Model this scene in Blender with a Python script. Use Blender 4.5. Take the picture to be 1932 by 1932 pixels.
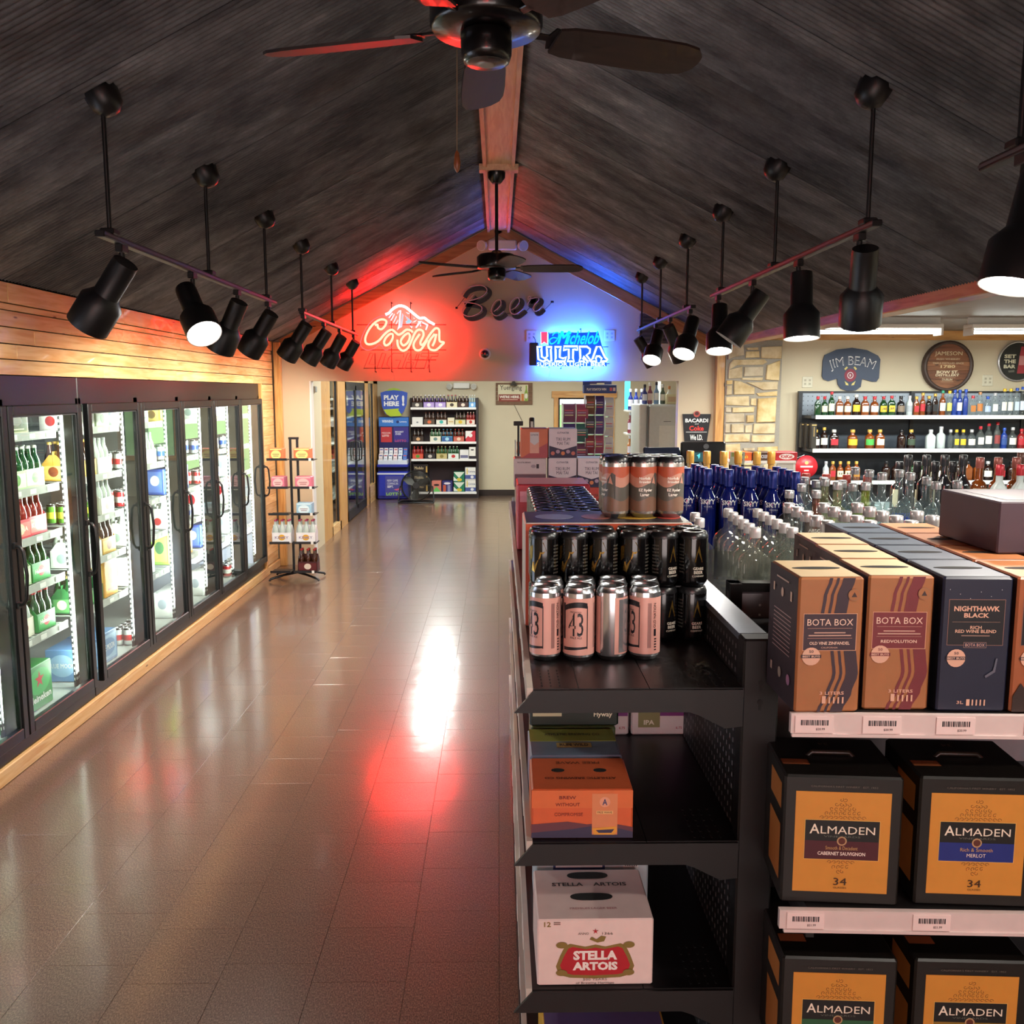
import bpy, math, random
from mathutils import Vector, Matrix
PI = math.pi
for o in list(bpy.data.objects): bpy.data.objects.remove(o)
SC = bpy.context.scene
COL = SC.collection
# ------------------------------------------------------------------ camera
F, H = 1720.0, 1.9
TH = math.atan(226 / F); PS = math.atan(26 * math.cos(TH) / F)
cam = bpy.data.cameras.new('camera'); cam.sensor_width = 36; cam.lens = 36 * F / 1932
cam.clip_start = 0.05
camo = bpy.data.objects.new('camera', cam); COL.objects.link(camo)
camo.location = (0, 0, H); camo.rotation_euler = (PI / 2 - TH, 0, -PS)
SC.camera = camo
# ------------------------------------------------------------------ world, exposure
SC.view_settings.view_transform = 'Standard'; SC.view_settings.look = 'None'
SC.view_settings.gamma = 1; SC.view_settings.use_curve_mapping = False
SC.view_settings.exposure = 0.45
wd = bpy.data.worlds.new('world'); SC.world = wd; wd.use_nodes = True
wd.node_tree.nodes['Background'].inputs[0].default_value = (0.55, 0.62, 0.75, 1)
wd.node_tree.nodes["Background"].inputs[1].default_value = 3.0
SC.cycles.max_bounces = 7; SC.cycles.diffuse_bounces = 3; SC.cycles.glossy_bounces = 3
SC.cycles.use_adaptive_sampling = True; SC.cycles.adaptive_threshold = .04; SC.cycles.adaptive_min_samples = 12
SC.cycles.transmission_bounces = 6; SC.cycles.transparent_max_bounces = 12
SC.cycles.sample_clamp_indirect = 4; SC.cycles.use_denoising = True
SC.cycles.caustics_reflective = False; SC.cycles.caustics_refractive = False
# ------------------------------------------------------------------ main lamps of the place and an added front fill
def area(name, loc, size, watts, col=(1, 1, 1), rot=(0, 0, 0), spread=PI):
    l = bpy.data.lights.new(name, 'AREA'); l.shape = 'RECTANGLE'; l.size, l.size_y = size
    l.energy = watts; l.color = col; l.spread = spread
    o = bpy.data.objects.new(name, l); COL.objects.link(o); o.location = loc; o.rotation_euler = rot
    return o
COOL, WARM = (0.93, 1.0, 0.95), (1.0, 0.86, 0.7)
TUBES = [(3.31, 8.2), (4.8, 8.2), (4.8, 5.4), (4.8, 2.4), (3.4, 1.6)]          # right-hand room, fluorescent tubes across
BACKT = [(-0.95, 11.6), (-0.95, 13.1), (-0.95, 14.7), (1.6, 12.2), (1.6, 14.6)]   # back room fixtures
for i, (x, y) in enumerate(TUBES):
    area('fluorescent_lamp', (x, y, 2.385), (1.2, 0.14), 58, COOL)
for i, (x, y) in enumerate(BACKT):
    area('back_room_lamp', (x, y, 2.60), (0.4, 1.25), 33, COOL)
area('front_fill', (0.1, -3.12, 1.55), (3.6, 1.7), 78, (1.0, 0.86, 0.82), (PI / 2, 0, 0))  # added pinkish fill behind the camera, brightens everything facing it
# ------------------------------------------------------------------ helpers
def lin(h):
    if isinstance(h, str):
        h = h.lstrip('#'); c = [int(h[i:i + 2], 16) / 255 for i in (0, 2, 4)]
        return tuple(((x + .055) / 1.055) ** 2.4 if x > .04045 else x / 12.92 for x in c) + (1,)
    return tuple(h) + (1,)
MATS = {}
def newmat(name):
    m = bpy.data.materials.new(name); m.use_nodes = True
    return m, m.node_tree.nodes, m.node_tree.links, m.node_tree.nodes['Principled BSDF']
def M(c, r=.5, m=0., n=.08, s=30., e=0., coat=0., name=None):
    k = (c, r, m, n, s, e, coat)
    if k in MATS: return MATS[k]
    mt, N, L, b = newmat(name or 'paint_' + str(c).lstrip('#'))
    col = lin(c)
    b.inputs['Roughness'].default_value = r; b.inputs['Metallic'].default_value = m
    b.inputs['Coat Weight'].default_value = coat; b.inputs['Coat Roughness'].default_value = .08
    if e:
        b.inputs['Emission Color'].default_value = col; b.inputs['Emission Strength'].default_value = e
        b.inputs['Base Color'].default_value = col
    else:
        tc = N.new('ShaderNodeTexCoord'); no = N.new('ShaderNodeTexNoise'); no.inputs['Scale'].default_value = s
        no.inputs['Detail'].default_value = 2
        L.new(tc.outputs['Object'], no.inputs['Vector'])
        mx = N.new('ShaderNodeMix'); mx.data_type = 'RGBA'
        mx.inputs['A'].default_value = tuple(max(0, x * (1 - n)) for x in col[:3]) + (1,)
        mx.inputs['B'].default_value = tuple(min(1, x * (1 + n)) for x in col[:3]) + (1,)
        L.new(no.outputs['Fac'], mx.inputs['Factor']); L.new(mx.outputs['Result'], b.inputs['Base Color'])
    MATS[k] = mt
    return mt
def ramp(N, stops):
    r = N.new('ShaderNodeValToRGB'); el = r.color_ramp.elements
    while len(el) < len(stops): el.new(.5)
    for e_, (p, c) in zip(el, stops): e_.position = p; e_.color = lin(c)
    return r
def mth(N, L, op, a, b=None):
    n = N.new('ShaderNodeMath'); n.operation = op
    for i, v in enumerate((a, b)):
        if v is None: continue
        if isinstance(v, (int, float)): n.inputs[i].default_value = v
        else: L.new(v, n.inputs[i])
    return n.outputs[0]
def wood(name, c1, c2, knot, scale, r=.45, coat=.25):
    """varnished pine: grain stretched along the board, dark knots, a tint of its own for each board"""
    mt, N, L, b = newmat(name)
    tc = N.new('ShaderNodeTexCoord'); oi = N.new('ShaderNodeObjectInfo')
    ad = N.new('ShaderNodeVectorMath'); ad.operation = 'ADD'
    ml = N.new('ShaderNodeVectorMath'); ml.operation = 'SCALE'; ml.inputs['Scale'].default_value = 37
    cb = N.new('ShaderNodeCombineXYZ')
    for i in range(3): L.new(oi.outputs['Random'], cb.inputs[i])
    L.new(cb.outputs[0], ml.inputs[0]); L.new(tc.outputs['Object'], ad.inputs[0]); L.new(ml.outputs[0], ad.inputs[1])
    mp = N.new('ShaderNodeMapping'); mp.inputs['Scale'].default_value = scale; L.new(ad.outputs[0], mp.inputs[0])
    no = N.new('ShaderNodeTexNoise'); no.inputs['Scale'].default_value = 3; no.inputs['Detail'].default_value = 5
    no.inputs['Distortion'].default_value = .6; L.new(mp.outputs[0], no.inputs['Vector'])
    rp = ramp(N, [(.32, c2), (.62, c1)]); L.new(no.outputs['Fac'], rp.inputs[0])
    sc = [max(1.0, v ** .55) for v in scale]
    mp2 = N.new('ShaderNodeMapping'); mp2.inputs['Scale'].default_value = sc; L.new(ad.outputs[0], mp2.inputs[0])
    vo = N.new('ShaderNodeTexVoronoi'); vo.inputs['Scale'].default_value = 2.6; L.new(mp2.outputs[0], vo.inputs['Vector'])
    kr = ramp(N, [(.045, '#ffffff'), (.085, '#000000')]); L.new(vo.outputs['Distance'], kr.inputs[0])
    mx = N.new('ShaderNodeMix'); mx.data_type = 'RGBA'; L.new(kr.outputs[0], mx.inputs['Factor'])
    L.new(rp.outputs[0], mx.inputs['A']); mx.inputs['B'].default_value = lin(knot)
    hs = N.new('ShaderNodeHueSaturation'); L.new(mx.outputs['Result'], hs.inputs['Color'])
    L.new(mth(N, L, 'ADD', mth(N, L, 'MULTIPLY', oi.outputs['Random'], .3), .85), hs.inputs['Value'])
    L.new(hs.outputs[0], b.inputs['Base Color'])
    b.inputs['Roughness'].default_value = r; b.inputs['Coat Weight'].default_value = coat
    return mt
def glass(name, tint=(1, 1, 1), rough=.01, ior=1.45, dens=0.0, solid=None):
    """thin glass: clear straight through, mirrors by the Fresnel law; dens mixes in a coloured body"""
    mt, N, L, b = newmat(name); N.remove(b)
    out = [n for n in N if n.type == 'OUTPUT_MATERIAL'][0]
    tr = N.new('ShaderNodeBsdfTransparent'); tr.inputs[0].default_value = tuple(tint) + (1,)
    gl = N.new('ShaderNodeBsdfGlossy'); gl.inputs['Roughness'].default_value = rough
    lw = N.new('ShaderNodeLayerWeight'); lw.inputs['Blend'].default_value = .5; f0 = ((ior - 1) / (ior + 1)) ** 2
    fr = mth(N, L, 'ADD', mth(N, L, 'MULTIPLY', mth(N, L, 'POWER', lw.outputs['Facing'], 5.0), 1 - f0), f0)
    no = N.new('ShaderNodeTexNoise'); no.inputs['Scale'].default_value = 1.5
    bp = N.new('ShaderNodeBump'); bp.inputs['Strength'].default_value = .01; L.new(no.outputs['Fac'], bp.inputs['Height'])
    L.new(bp.outputs[0], gl.inputs['Normal'])
    base = tr
    if dens:
        df = N.new('ShaderNodeBsdfDiffuse'); df.inputs[0].default_value = lin(solid)
        m0 = N.new('ShaderNodeMixShader'); m0.inputs[0].default_value = dens
        L.new(tr.outputs[0], m0.inputs[1]); L.new(df.outputs[0], m0.inputs[2]); base = m0
    mx = N.new('ShaderNodeMixShader'); L.new(fr, mx.inputs[0])
    L.new(base.outputs[0], mx.inputs[1]); L.new(gl.outputs[0], mx.inputs[2]); L.new(mx.outputs[0], out.inputs[0])
    return mt
TXT = {}
def textmesh(s, bold=0.0):
    if 'M' in s: bold = min(bold, 0.0)
    k = (s, bold)
    if k not in TXT:
        cu = bpy.data.curves.new('t', 'FONT'); cu.body = s; cu.size = 1; cu.resolution_u = 2; cu.offset = bold
        ob = bpy.data.objects.new('t', cu); me = bpy.data.meshes.new_from_object(ob)
        vs = [(v.co.x, v.co.y) for v in me.vertices]; fs = [tuple(p.vertices) for p in me.polygons]
        bpy.data.objects.remove(ob); bpy.data.curves.remove(cu); bpy.data.meshes.remove(me)
        if not vs: vs = [(0, 0)]
        xs = [v[0] for v in vs]; ys = [v[1] for v in vs]
        TXT[k] = (vs, fs, min(xs), max(xs), min(ys), max(ys))
    return TXT[k]
class MB:
    """collects shapes, links them as one mesh object"""
    def __init__(s): s.v = []; s.f = []; s.mi = []; s.sm = []; s.mats = []; s.T = Matrix.Identity(4)
    def at(s, x=0, y=0, z=0, rx=0, ry=0, rz=0, sc=1):
        s.T = Matrix.Translation((x, y, z)) @ Matrix.Rotation(rz, 4, 'Z') @ Matrix.Rotation(ry, 4, 'Y') @ Matrix.Rotation(rx, 4, 'X') @ Matrix.Scale(sc, 4)
        return s
    def mx(s, m): s.T = m; return s
    def _m(s, mat):
        if mat not in s.mats: s.mats.append(mat)
        return s.mats.index(mat)
    def raw(s, vs, fs, mat, smooth=False):
        o = len(s.v); T = s.T
        s.v += [tuple(T @ Vector(p)) for p in vs]; k = s._m(mat)
        for f in fs: s.f.append(tuple(i + o for i in f)); s.mi.append(k); s.sm.append(smooth)
        return s
    def box(s, x0, x1, y0, y1, z0, z1, mat, b=0.0):
        if b <= 0:
            vs = [(x, y, z) for z in (z0, z1) for y in (y0, y1) for x in (x0, x1)]
            return s.raw(vs, [(0, 2, 3, 1), (4, 5, 7, 6), (0, 1, 5, 4), (2, 6, 7, 3), (0, 4, 6, 2), (1, 3, 7, 5)], mat)
        lv = [(z0, b), (z0 + b, 0), (z1 - b, 0), (z1, b)]; vs = []; n = 8
        for z, i in lv:
            a, c, d, e = x0 + i, x1 - i, y0 + i, y1 - i; k = b if i == 0 else b * .6
            vs += [(a + k, d, z), (c - k, d, z), (c, d + k, z), (c, e - k, z), (c - k, e, z), (a + k, e, z), (a, e - k, z), (a, d + k, z)]
        fs = [tuple(range(7, -1, -1)), tuple(range(24, 32))]
        for r in range(3):
            for q in range(8): fs.append((r * 8 + q, r * 8 + (q + 1) % 8, r * 8 + 8 + (q + 1) % 8, r * 8 + 8 + q))
        return s.raw(vs, fs, mat)
    def lathe(s, prof, mat, n=16, smooth=True, capb=True, capt=True):
        vs = [(r * math.cos(2 * PI * i / n), r * math.sin(2 * PI * i / n), z) for r, z in prof for i in range(n)]
        fs = [(r * n + i, r * n + (i + 1) % n, (r + 1) * n + (i + 1) % n, (r + 1) * n + i) for r in range(len(prof) - 1) for i in range(n)]
        s.raw(vs, fs, mat, smooth)
        if capb: s.raw(vs[:n], [tuple(range(n - 1, -1, -1))], mat)
        if capt: s.raw(vs[-n:], [tuple(range(n))], mat)
        return s
    def tube(s, pts, r, mat, n=8, closed=False, caps=True):
        P = [Vector(p) for p in pts]; k = len(P); vs = []; prev = None
        for i, p in enumerate(P):
            a = P[(i - 1) % k] if (closed or i) else p; c = P[(i + 1) % k] if (closed or i < k - 1) else p
            t = (c - a)
            t = t.normalized() if t.length > 1e-9 else Vector((0, 0, 1))
            u = prev - t * prev.dot(t) if prev is not None else t.orthogonal()
            if u.length < 1e-6: u = t.orthogonal()
            u.normalize(); prev = u; w = t.cross(u); rr = r[i] if isinstance(r, (list, tuple)) else r
            vs += [tuple(p + (u * math.cos(2 * PI * j / n) + w * math.sin(2 * PI * j / n)) * rr) for j in range(n)]
        fs = []
        for i in range(k if closed else k - 1):
            for j in range(n):
                a = i * n; c = ((i + 1) % k) * n; fs.append((a + j, a + (j + 1) % n, c + (j + 1) % n, c + j))
        s.raw(vs, fs, mat, True)
        if caps and not closed: s.raw(vs[:n], [tuple(range(n - 1, -1, -1))], mat); s.raw(vs[-n:], [tuple(range(n))], mat)
        return s
    def prism(s, poly, a, b, mat, plane='XZ', smooth=False):
        """polygon drawn in a plane, pushed from a to b along the third axis"""
        f = {'XZ': lambda p, d: (p[0], d, p[1]), 'YZ': lambda p, d: (d, p[0], p[1]), 'XY': lambda p, d: (p[0], p[1], d)}[plane]
        n = len(poly); vs = [f(p, a) for p in poly] + [f(p, b) for p in poly]
        fs = [tuple(range(n - 1, -1, -1)), tuple(range(n, 2 * n))]
        s.raw(vs, fs, mat); s.raw(vs, [(i, (i + 1) % n, n + (i + 1) % n, n + i) for i in range(n)], mat, smooth)
        return s
    def quad(s, pts, mat): return s.raw(pts, [tuple(range(len(pts)))], mat)
    def text(s, t, mat, x=0, z=0, w=None, h=None, y=0.0, bold=0.0, shear=0.0, cyl=None, arc=None, vert=False, thick=0.0):
        """flat lettering centred at (x,z) in the XZ plane, read from -Y; cyl=radius wraps it round a can; arc=(radius) bends it"""
        vs, fs, x0, x1, y0, y1 = textmesh(t, bold)
        tw, th = max(1e-6, x1 - x0), max(1e-6, y1 - y0)
        if w and h: sx, sy = w / tw, h / th
        elif w: sx = sy = w / tw
        else: sx = sy = h / th
        out = []
        for a, c in vs:
            u = (a - (x0 + x1) / 2) * sx; q = (c - (y0 + y1) / 2) * sy; u += q * shear
            if arc:
                an = u / arc; R = arc + q; u, q = R * math.sin(an), R * math.cos(an) - arc
            if vert: u, q = -q, u
            u += x; q += z
            if cyl: out.append((cyl * math.sin(u / cyl), -cyl * math.cos(u / cyl), q))
            else: out.append((u, y, q))
        s.raw(out, fs, mat)
        if thick:
            n = len(out); bk = [(p[0], p[1] + thick, p[2]) for p in out]
            from collections import Counter
            ec = Counter()
            for f in fs:
                for i in range(len(f)): ec[(f[i], f[(i + 1) % len(f)])] += 1
            s.raw(out + bk, [(b_, a_, a_ + n, b_ + n) for (a_, b_) in ec if (b_, a_) not in ec], mat)
        return s
    def mesh(s, name):
        me = bpy.data.meshes.new(name); me.from_pydata(s.v, [], s.f)
        for m in s.mats: me.materials.append(m)
        me.polygons.foreach_set('material_index', s.mi); me.polygons.foreach_set('use_smooth', s.sm); me.update()
        return me
    def build(s, name, parent=None, loc=(0, 0, 0), rz=0.0): return obj(name, s.mesh(name), parent, loc, rz)
def obj(name, me, parent=None, loc=(0, 0, 0), rz=0.0, rot=None):
    o = bpy.data.objects.new(name, me); COL.objects.link(o); o.location = loc
    o.rotation_euler = rot if rot else (0, 0, rz)
    if parent is not None: o.parent = parent
    return o
def tag(o, label=None, cat=None, group=None, kind=None):
    if label: o['label'] = label
    if cat: o['category'] = cat
    if group: o['group'] = group
    if kind: o['kind'] = kind
    return o
def thing(name, label, cat, loc=(0, 0, 0), rz=0.0, group=None):
    return tag(obj(name, None, None, loc, rz), label, cat, group)
def struct(o, label=None): return tag(o, label, None, None, 'structure')
def kids(o): return KIDS.setdefault(o.name, [c for c in o.children])
KIDS = {}
def dup(root, loc, rz=0.0, label=None, group=None):
    r = root.copy(); COL.objects.link(r); r.location = loc; r.rotation_euler = (0, 0, rz)
    if label: r['label'] = label
    if group: r['group'] = group
    for ch in kids(root):
        c = ch.copy(); COL.objects.link(c); c.parent = r
        for g in kids(ch):
            d = g.copy(); COL.objects.link(d); d.parent = c
    return r
cp_, sp_, ct_, st_ = math.cos(PS), math.sin(PS), math.cos(TH), math.sin(TH)
def ray(x, y):
    a, b = (x - 966) / F, (966 - y) / F
    return Vector((sp_ * ct_ + a * cp_ + b * sp_ * st_, cp_ * ct_ - a * sp_ + b * cp_ * st_, -st_ + b * ct_))
def atY(x, y, d): r = ray(x, y); return r * (d / r.y) + Vector((0, 0, H))
def atX(x, y, d): r = ray(x, y); return r * (d / r.x) + Vector((0, 0, H))
def atZ(x, y, z): r = ray(x, y); return r * ((z - H) / r.z) + Vector((0, 0, H))
ORD = ['first', 'second', 'third', 'fourth', 'fifth', 'sixth', 'seventh', 'eighth', 'ninth', 'tenth', 'eleventh', 'twelfth', 'thirteenth', 'fourteenth', 'fifteenth', 'sixteenth', 'seventeenth', 'eighteenth', 'nineteenth', 'twentieth']
BLACK = M('#17171a', .42, 0, .1); BLACKM = M('#1b1b1e', .35, .4, .1); GREYD = M('#3a3a3d', .5)
WHITE = M('#e8e6e0', .5, 0, .03); CHROME = M('#c8c8cc', .18, 1, .03); ALU = M('#b9bbbe', .28, 1, .05); RUBBER = M('#0d0d0e', .7)
PANE = glass('cooler_glass', (.93, .97, .95), .012, 1.5)
# ================================================================== the room
random.seed(4)
XL, SL, ZR, YF, YB = -2.42, .5165, 3.686, 10.0, 16.8
PINE_Y = wood('pine_boards', '#efc48a', '#dba05e', '#5a3014', (14, 1.1, 14))
PINE_Z = wood('pine_posts', '#dca865', '#c08344', '#4a2812', (14, 14, 1.1))
PINE_X = wood('pine_rails', '#dca865', '#c08344', '#4a2812', (1.1, 14, 14))
RIDGE = wood('pine_ridge', '#e8c8a6', '#d4aa88', '#7a5034', (14, 1.1, 14), .5, .1)
def paintwall(name, c):
    mt, N, L, b = newmat(name)
    tc = N.new('ShaderNodeTexCoord'); no = N.new('ShaderNodeTexNoise'); no.inputs['Scale'].default_value = 2; no.inputs['Detail'].default_value = 6
    L.new(tc.outputs['Object'], no.inputs['Vector'])
    k = lin(c); mx = N.new('ShaderNodeMix'); mx.data_type = 'RGBA'
    mx.inputs['A'].default_value = tuple(v * .93 for v in k[:3]) + (1,); mx.inputs['B'].default_value = tuple(v * 1.05 for v in k[:3]) + (1,)
    L.new(no.outputs['Fac'], mx.inputs['Factor']); L.new(mx.outputs['Result'], b.inputs['Base Color'])
    n2 = N.new('ShaderNodeTexNoise'); n2.inputs['Scale'].default_value = 130; L.new(tc.outputs['Object'], n2.inputs['Vector'])
    bp = N.new('ShaderNodeBump'); bp.inputs['Strength'].default_value = .08; L.new(n2.outputs['Fac'], bp.inputs['Height']); L.new(bp.outputs[0], b.inputs['Normal'])
    b.inputs['Roughness'].default_value = .6
    return mt
BEIGE = paintwall('beige_wall_paint', '#cfbd9f'); CREAM = paintwall('cream_wall_paint', '#d2c5a9')
def tilemat():
    mt, N, L, b = newmat('speckled_vinyl_tile')
    ge = N.new('ShaderNodeNewGeometry'); oi = N.new('ShaderNodeObjectInfo')
    no = N.new('ShaderNodeTexNoise'); no.inputs['Scale'].default_value = 260; no.inputs['Detail'].default_value = 3
    mp = N.new('ShaderNodeMapping'); mp.inputs['Scale'].default_value = (1, .45, 1)
    L.new(ge.outputs['Position'], mp.inputs[0]); L.new(mp.outputs[0], no.inputs['Vector'])
    rp = ramp(N, [(.36, '#4c3326'), (.5, '#6b4d3b'), (.66, '#8c705e')]); L.new(no.outputs['Fac'], rp.inputs[0])
    hs = N.new('ShaderNodeHueSaturation'); L.new(rp.outputs[0], hs.inputs['Color'])
    L.new(mth(N, L, 'ADD', mth(N, L, 'MULTIPLY', oi.outputs['Random'], .12), .94), hs.inputs['Value'])
    L.new(hs.outputs[0], b.inputs['Base Color'])
    n2 = N.new('ShaderNodeTexNoise'); n2.inputs['Scale'].default_value = 5; n2.inputs['Detail'].default_value = 3; L.new(ge.outputs['Position'], n2.inputs['Vector'])
    bp = N.new('ShaderNodeBump'); bp.inputs['Strength'].default_value = .035; bp.inputs['Distance'].default_value = .05
    L.new(n2.outputs['Fac'], bp.inputs['Height']); L.new(bp.outputs[0], b.inputs['Coat Normal'])
    b.inputs['Roughness'].default_value = .38; b.inputs['Coat Weight'].default_value = 1.0; b.inputs['Coat Roughness'].default_value = .15
    b.inputs['Coat IOR'].default_value = 1.5
    return mt
TILE = tilemat(); GROUT = M('#6a5648', .5)
m = MB().box(-3.4, 6.6, -3.2, YB + .2, -.06, -.006, GROUT)
floor = struct(m.build('floor'), 'brown speckled vinyl tile floor')
TS = .305
tm = MB().box(-TS / 2 + .0004, TS / 2 - .0004, -TS / 2 + .0004, TS / 2 - .0004, -.005, 0, TILE, .0006).mesh('tile')
cells = []
for i in range(-11, 22):
    for j in range(-10, 56):
        x, y = (i + .5) * TS, (j + .5) * TS + (.1 if i % 2 else 0)
        if x < 6.5 and y < YB: cells.append((x, y))
def seen(c):
    x, y = c
    if y < 1.9 or y > 16.6 or x < -2.5 or x > 0.1: return 1e9
    return y + (0 if x > -.58 * y - .1 else 50)
cells.sort(key=seen)
for x, y in cells[:300]: obj('tile', tm, floor, (x, y, 0))
b = MB()
for x, y in cells[300:]: b.at(x, y).box(-TS / 2 + .0004, TS / 2 - .0004, -TS / 2 + .0004, TS / 2 - .0004, -.005, 0, TILE)
tag(b.build('tile_field', floor), kind='stuff')
# ---- corrugated ceiling: one sheet of metal after another, ridge to eave
def sheetmat():
    mt, N, L, b = newmat('weathered_corrugated_steel')
    tc = N.new('ShaderNodeTexCoord'); oi = N.new('ShaderNodeObjectInfo')
    cb = N.new('ShaderNodeCombineXYZ'); L.new(oi.outputs['Random'], cb.inputs[0]); L.new(oi.outputs['Random'], cb.inputs[1])
    sc = N.new('ShaderNodeVectorMath'); sc.operation = 'SCALE'; sc.inputs['Scale'].default_value = 53; L.new(cb.outputs[0], sc.inputs[0])
    ad = N.new('ShaderNodeVectorMath'); L.new(tc.outputs['Object'], ad.inputs[0]); L.new(sc.outputs[0], ad.inputs[1])
    mp = N.new('ShaderNodeMapping'); mp.inputs['Scale'].default_value = (1.2, 2.2, 1.2); L.new(ad.outputs[0], mp.inputs[0])
    n1 = N.new('ShaderNodeTexNoise'); n1.inputs['Scale'].default_value = 1.5; n1.inputs['Detail'].default_value = 12; n1.inputs['Roughness'].default_value = .72
    L.new(mp.outputs[0], n1.inputs['Vector'])
    rp = ramp(N, [(.3, '#3f4246'), (.45, '#5f6266'), (.6, '#808386'), (.78, '#b4b6b8')]); L.new(n1.outputs['Fac'], rp.inputs[0])
    n2 = N.new('ShaderNodeTexNoise'); n2.inputs['Scale'].default_value = 2.2; n2.inputs['Detail'].default_value = 7; L.new(ad.outputs[0], n2.inputs['Vector'])
    r2 = ramp(N, [(.55, '#000000'), (.72, '#b0b0b0')]); L.new(n2.outputs['Fac'], r2.inputs[0])
    mx = N.new('ShaderNodeMix'); mx.data_type = 'RGBA'; L.new(r2.outputs[0], mx.inputs['Factor']); L.new(rp.outputs[0], mx.inputs['A'])
    mx.inputs['B'].default_value = lin('#5a5048')
    hs = N.new('ShaderNodeHueSaturation'); L.new(mx.outputs['Result'], hs.inputs['Color'])
    L.new(mth(N, L, 'ADD', mth(N, L, 'MULTIPLY', oi.outputs['Random'], .5), .75), hs.inputs['Value'])
    L.new(hs.outputs[0], b.inputs['Base Color'])
    b.inputs['Metallic'].default_value = .62
    L.new(mth(N, L, 'ADD', mth(N, L, 'MULTIPLY', n1.outputs['Fac'], .3), .27), b.inputs['Roughness'])
    return mt
SHEET = sheetmat(); DARK = M('#0c0b0b', .9)
def slope(name, sgn, xe):
    ov = .2 if sgn < 0 else 0
    m = MB().prism([(0, ZR + .03), (sgn * (xe + ov), ZR - SL * (xe + ov) + .03), (sgn * (xe + ov), ZR - SL * (xe + ov) + .12), (0, ZR + .12)], -3.2, YF, DARK)
    root = struct(m.build(name), 'corrugated metal ceiling slope')
    W, pitch, amp, seg = 21 * .0316, .0316, .0078, 8
    nw = int(round(W / pitch)); L_ = math.hypot(xe, SL * xe); vs = []; fs = []
    tx, tz = sgn * xe / L_, -SL * xe / L_; nx, nz = (-sgn * SL / math.hypot(1, SL)) * -1 * -1, -1 / math.hypot(1, SL)
    nx = -sgn * SL / math.hypot(1, SL)
    for k in range(nw * seg + 1):
        y = k * pitch / seg; h = amp * math.cos(2 * PI * k / seg)
        for t in (0.0, L_): vs.append((tx * t + nx * h, y, tz * t + nz * h))
    for k in range(nw * seg): fs.append((2 * k, 2 * k + 1, 2 * k + 3, 2 * k + 2))
    me = MB().raw(vs, fs, SHEET, True).mesh('metal_sheet'); y = -3.0; i = 0
    while y < YF:
        dz = (-.0008, 0)[i % 2]
        o = obj('metal_sheet', me, root, (nx * .0 + nx * -dz * 1.0, min(y, YF - .6636), ZR + .012 + dz)); y += 20 * .0316; i += 1
    return root
slope('ceiling', -1, 2.42); slope('ceiling', 1, 2.52)
# ---- ridge box with its two edge strips and the block the fan hangs from
m = MB().box(-.085, .10, -3, YF - .02, 3.60, 3.64, RIDGE)
rb = struct(m.build('trim_1'), 'pale pine ridge board')
MB().box(-.112, -.085, -3, YF - .02, 3.577, 3.66, RIDGE).build('edge_strip', rb)
MB().box(.10, .127, -3, YF - .02, 3.577, 3.66, RIDGE).build('edge_strip', rb)
for y in (2.6, 7.18):
    MB().box(-.14, .155, y - .05, y + .05, 3.555, 3.602, RIDGE).build('mounting_block', rb)
# ---- left wall: pine boards above the cooler doors, end panel, curb
m = MB().box(-2.52, -2.445, -3.2, YF, 1.985, 2.44, DARK).box(-2.52, -2.445, 9.36, YF, 0, 1.985, DARK)
wl = struct(m.build('wall_left'), 'knotty pine board wall above the cooler doors')
rows = [(2.337, 2.436, .0), (2.303, 2.335, -.012), (2.221, 2.300, -.008), (2.139, 2.218, -.004), (2.063, 2.136, -.006), (1.985, 2.060, -.005)]
for i, (z0, z1, dx) in enumerate(rows):
    y = 2.4 + random.random()
    while y < 9.9:
        y1 = min(9.9, y + random.uniform(.8, 2.3))
        if 9.9 - y1 < .35: y1 = 9.9
        h, l = z1 - z0, y1 - y
        MB().box(-.012, .012, -l / 2 + .0012, l / 2 - .0012, -h / 2 + .001, h / 2 - .001, PINE_Y, .0015).build('plank', wl, (-2.424 + dx + random.uniform(-.001, .001), (y + y1) / 2, (z0 + z1) / 2))
        y = y1
z = .09
while z < 1.97:
    h = min(random.choice((.085, .09, .10)), 1.98 - z)
    MB().box(-.012, .012, -.265 + .001, .265 - .001, -h / 2 + .001, h / 2 - .001, PINE_Y, .0015).build('plank', wl, (-2.432, 9.645, z + h / 2)); z += h
m = MB().box(-2.46, -2.40, 9.34, 9.385, .08, 1.985, PINE_Z); m.build('frame_trim', wl)
cb = struct(MB().box(-2.47, -2.402, 2.0, 9.92, 0, .082, PINE_Y, .004).build('baseboard_left'), 'pine curb board under the cooler doors')
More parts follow.
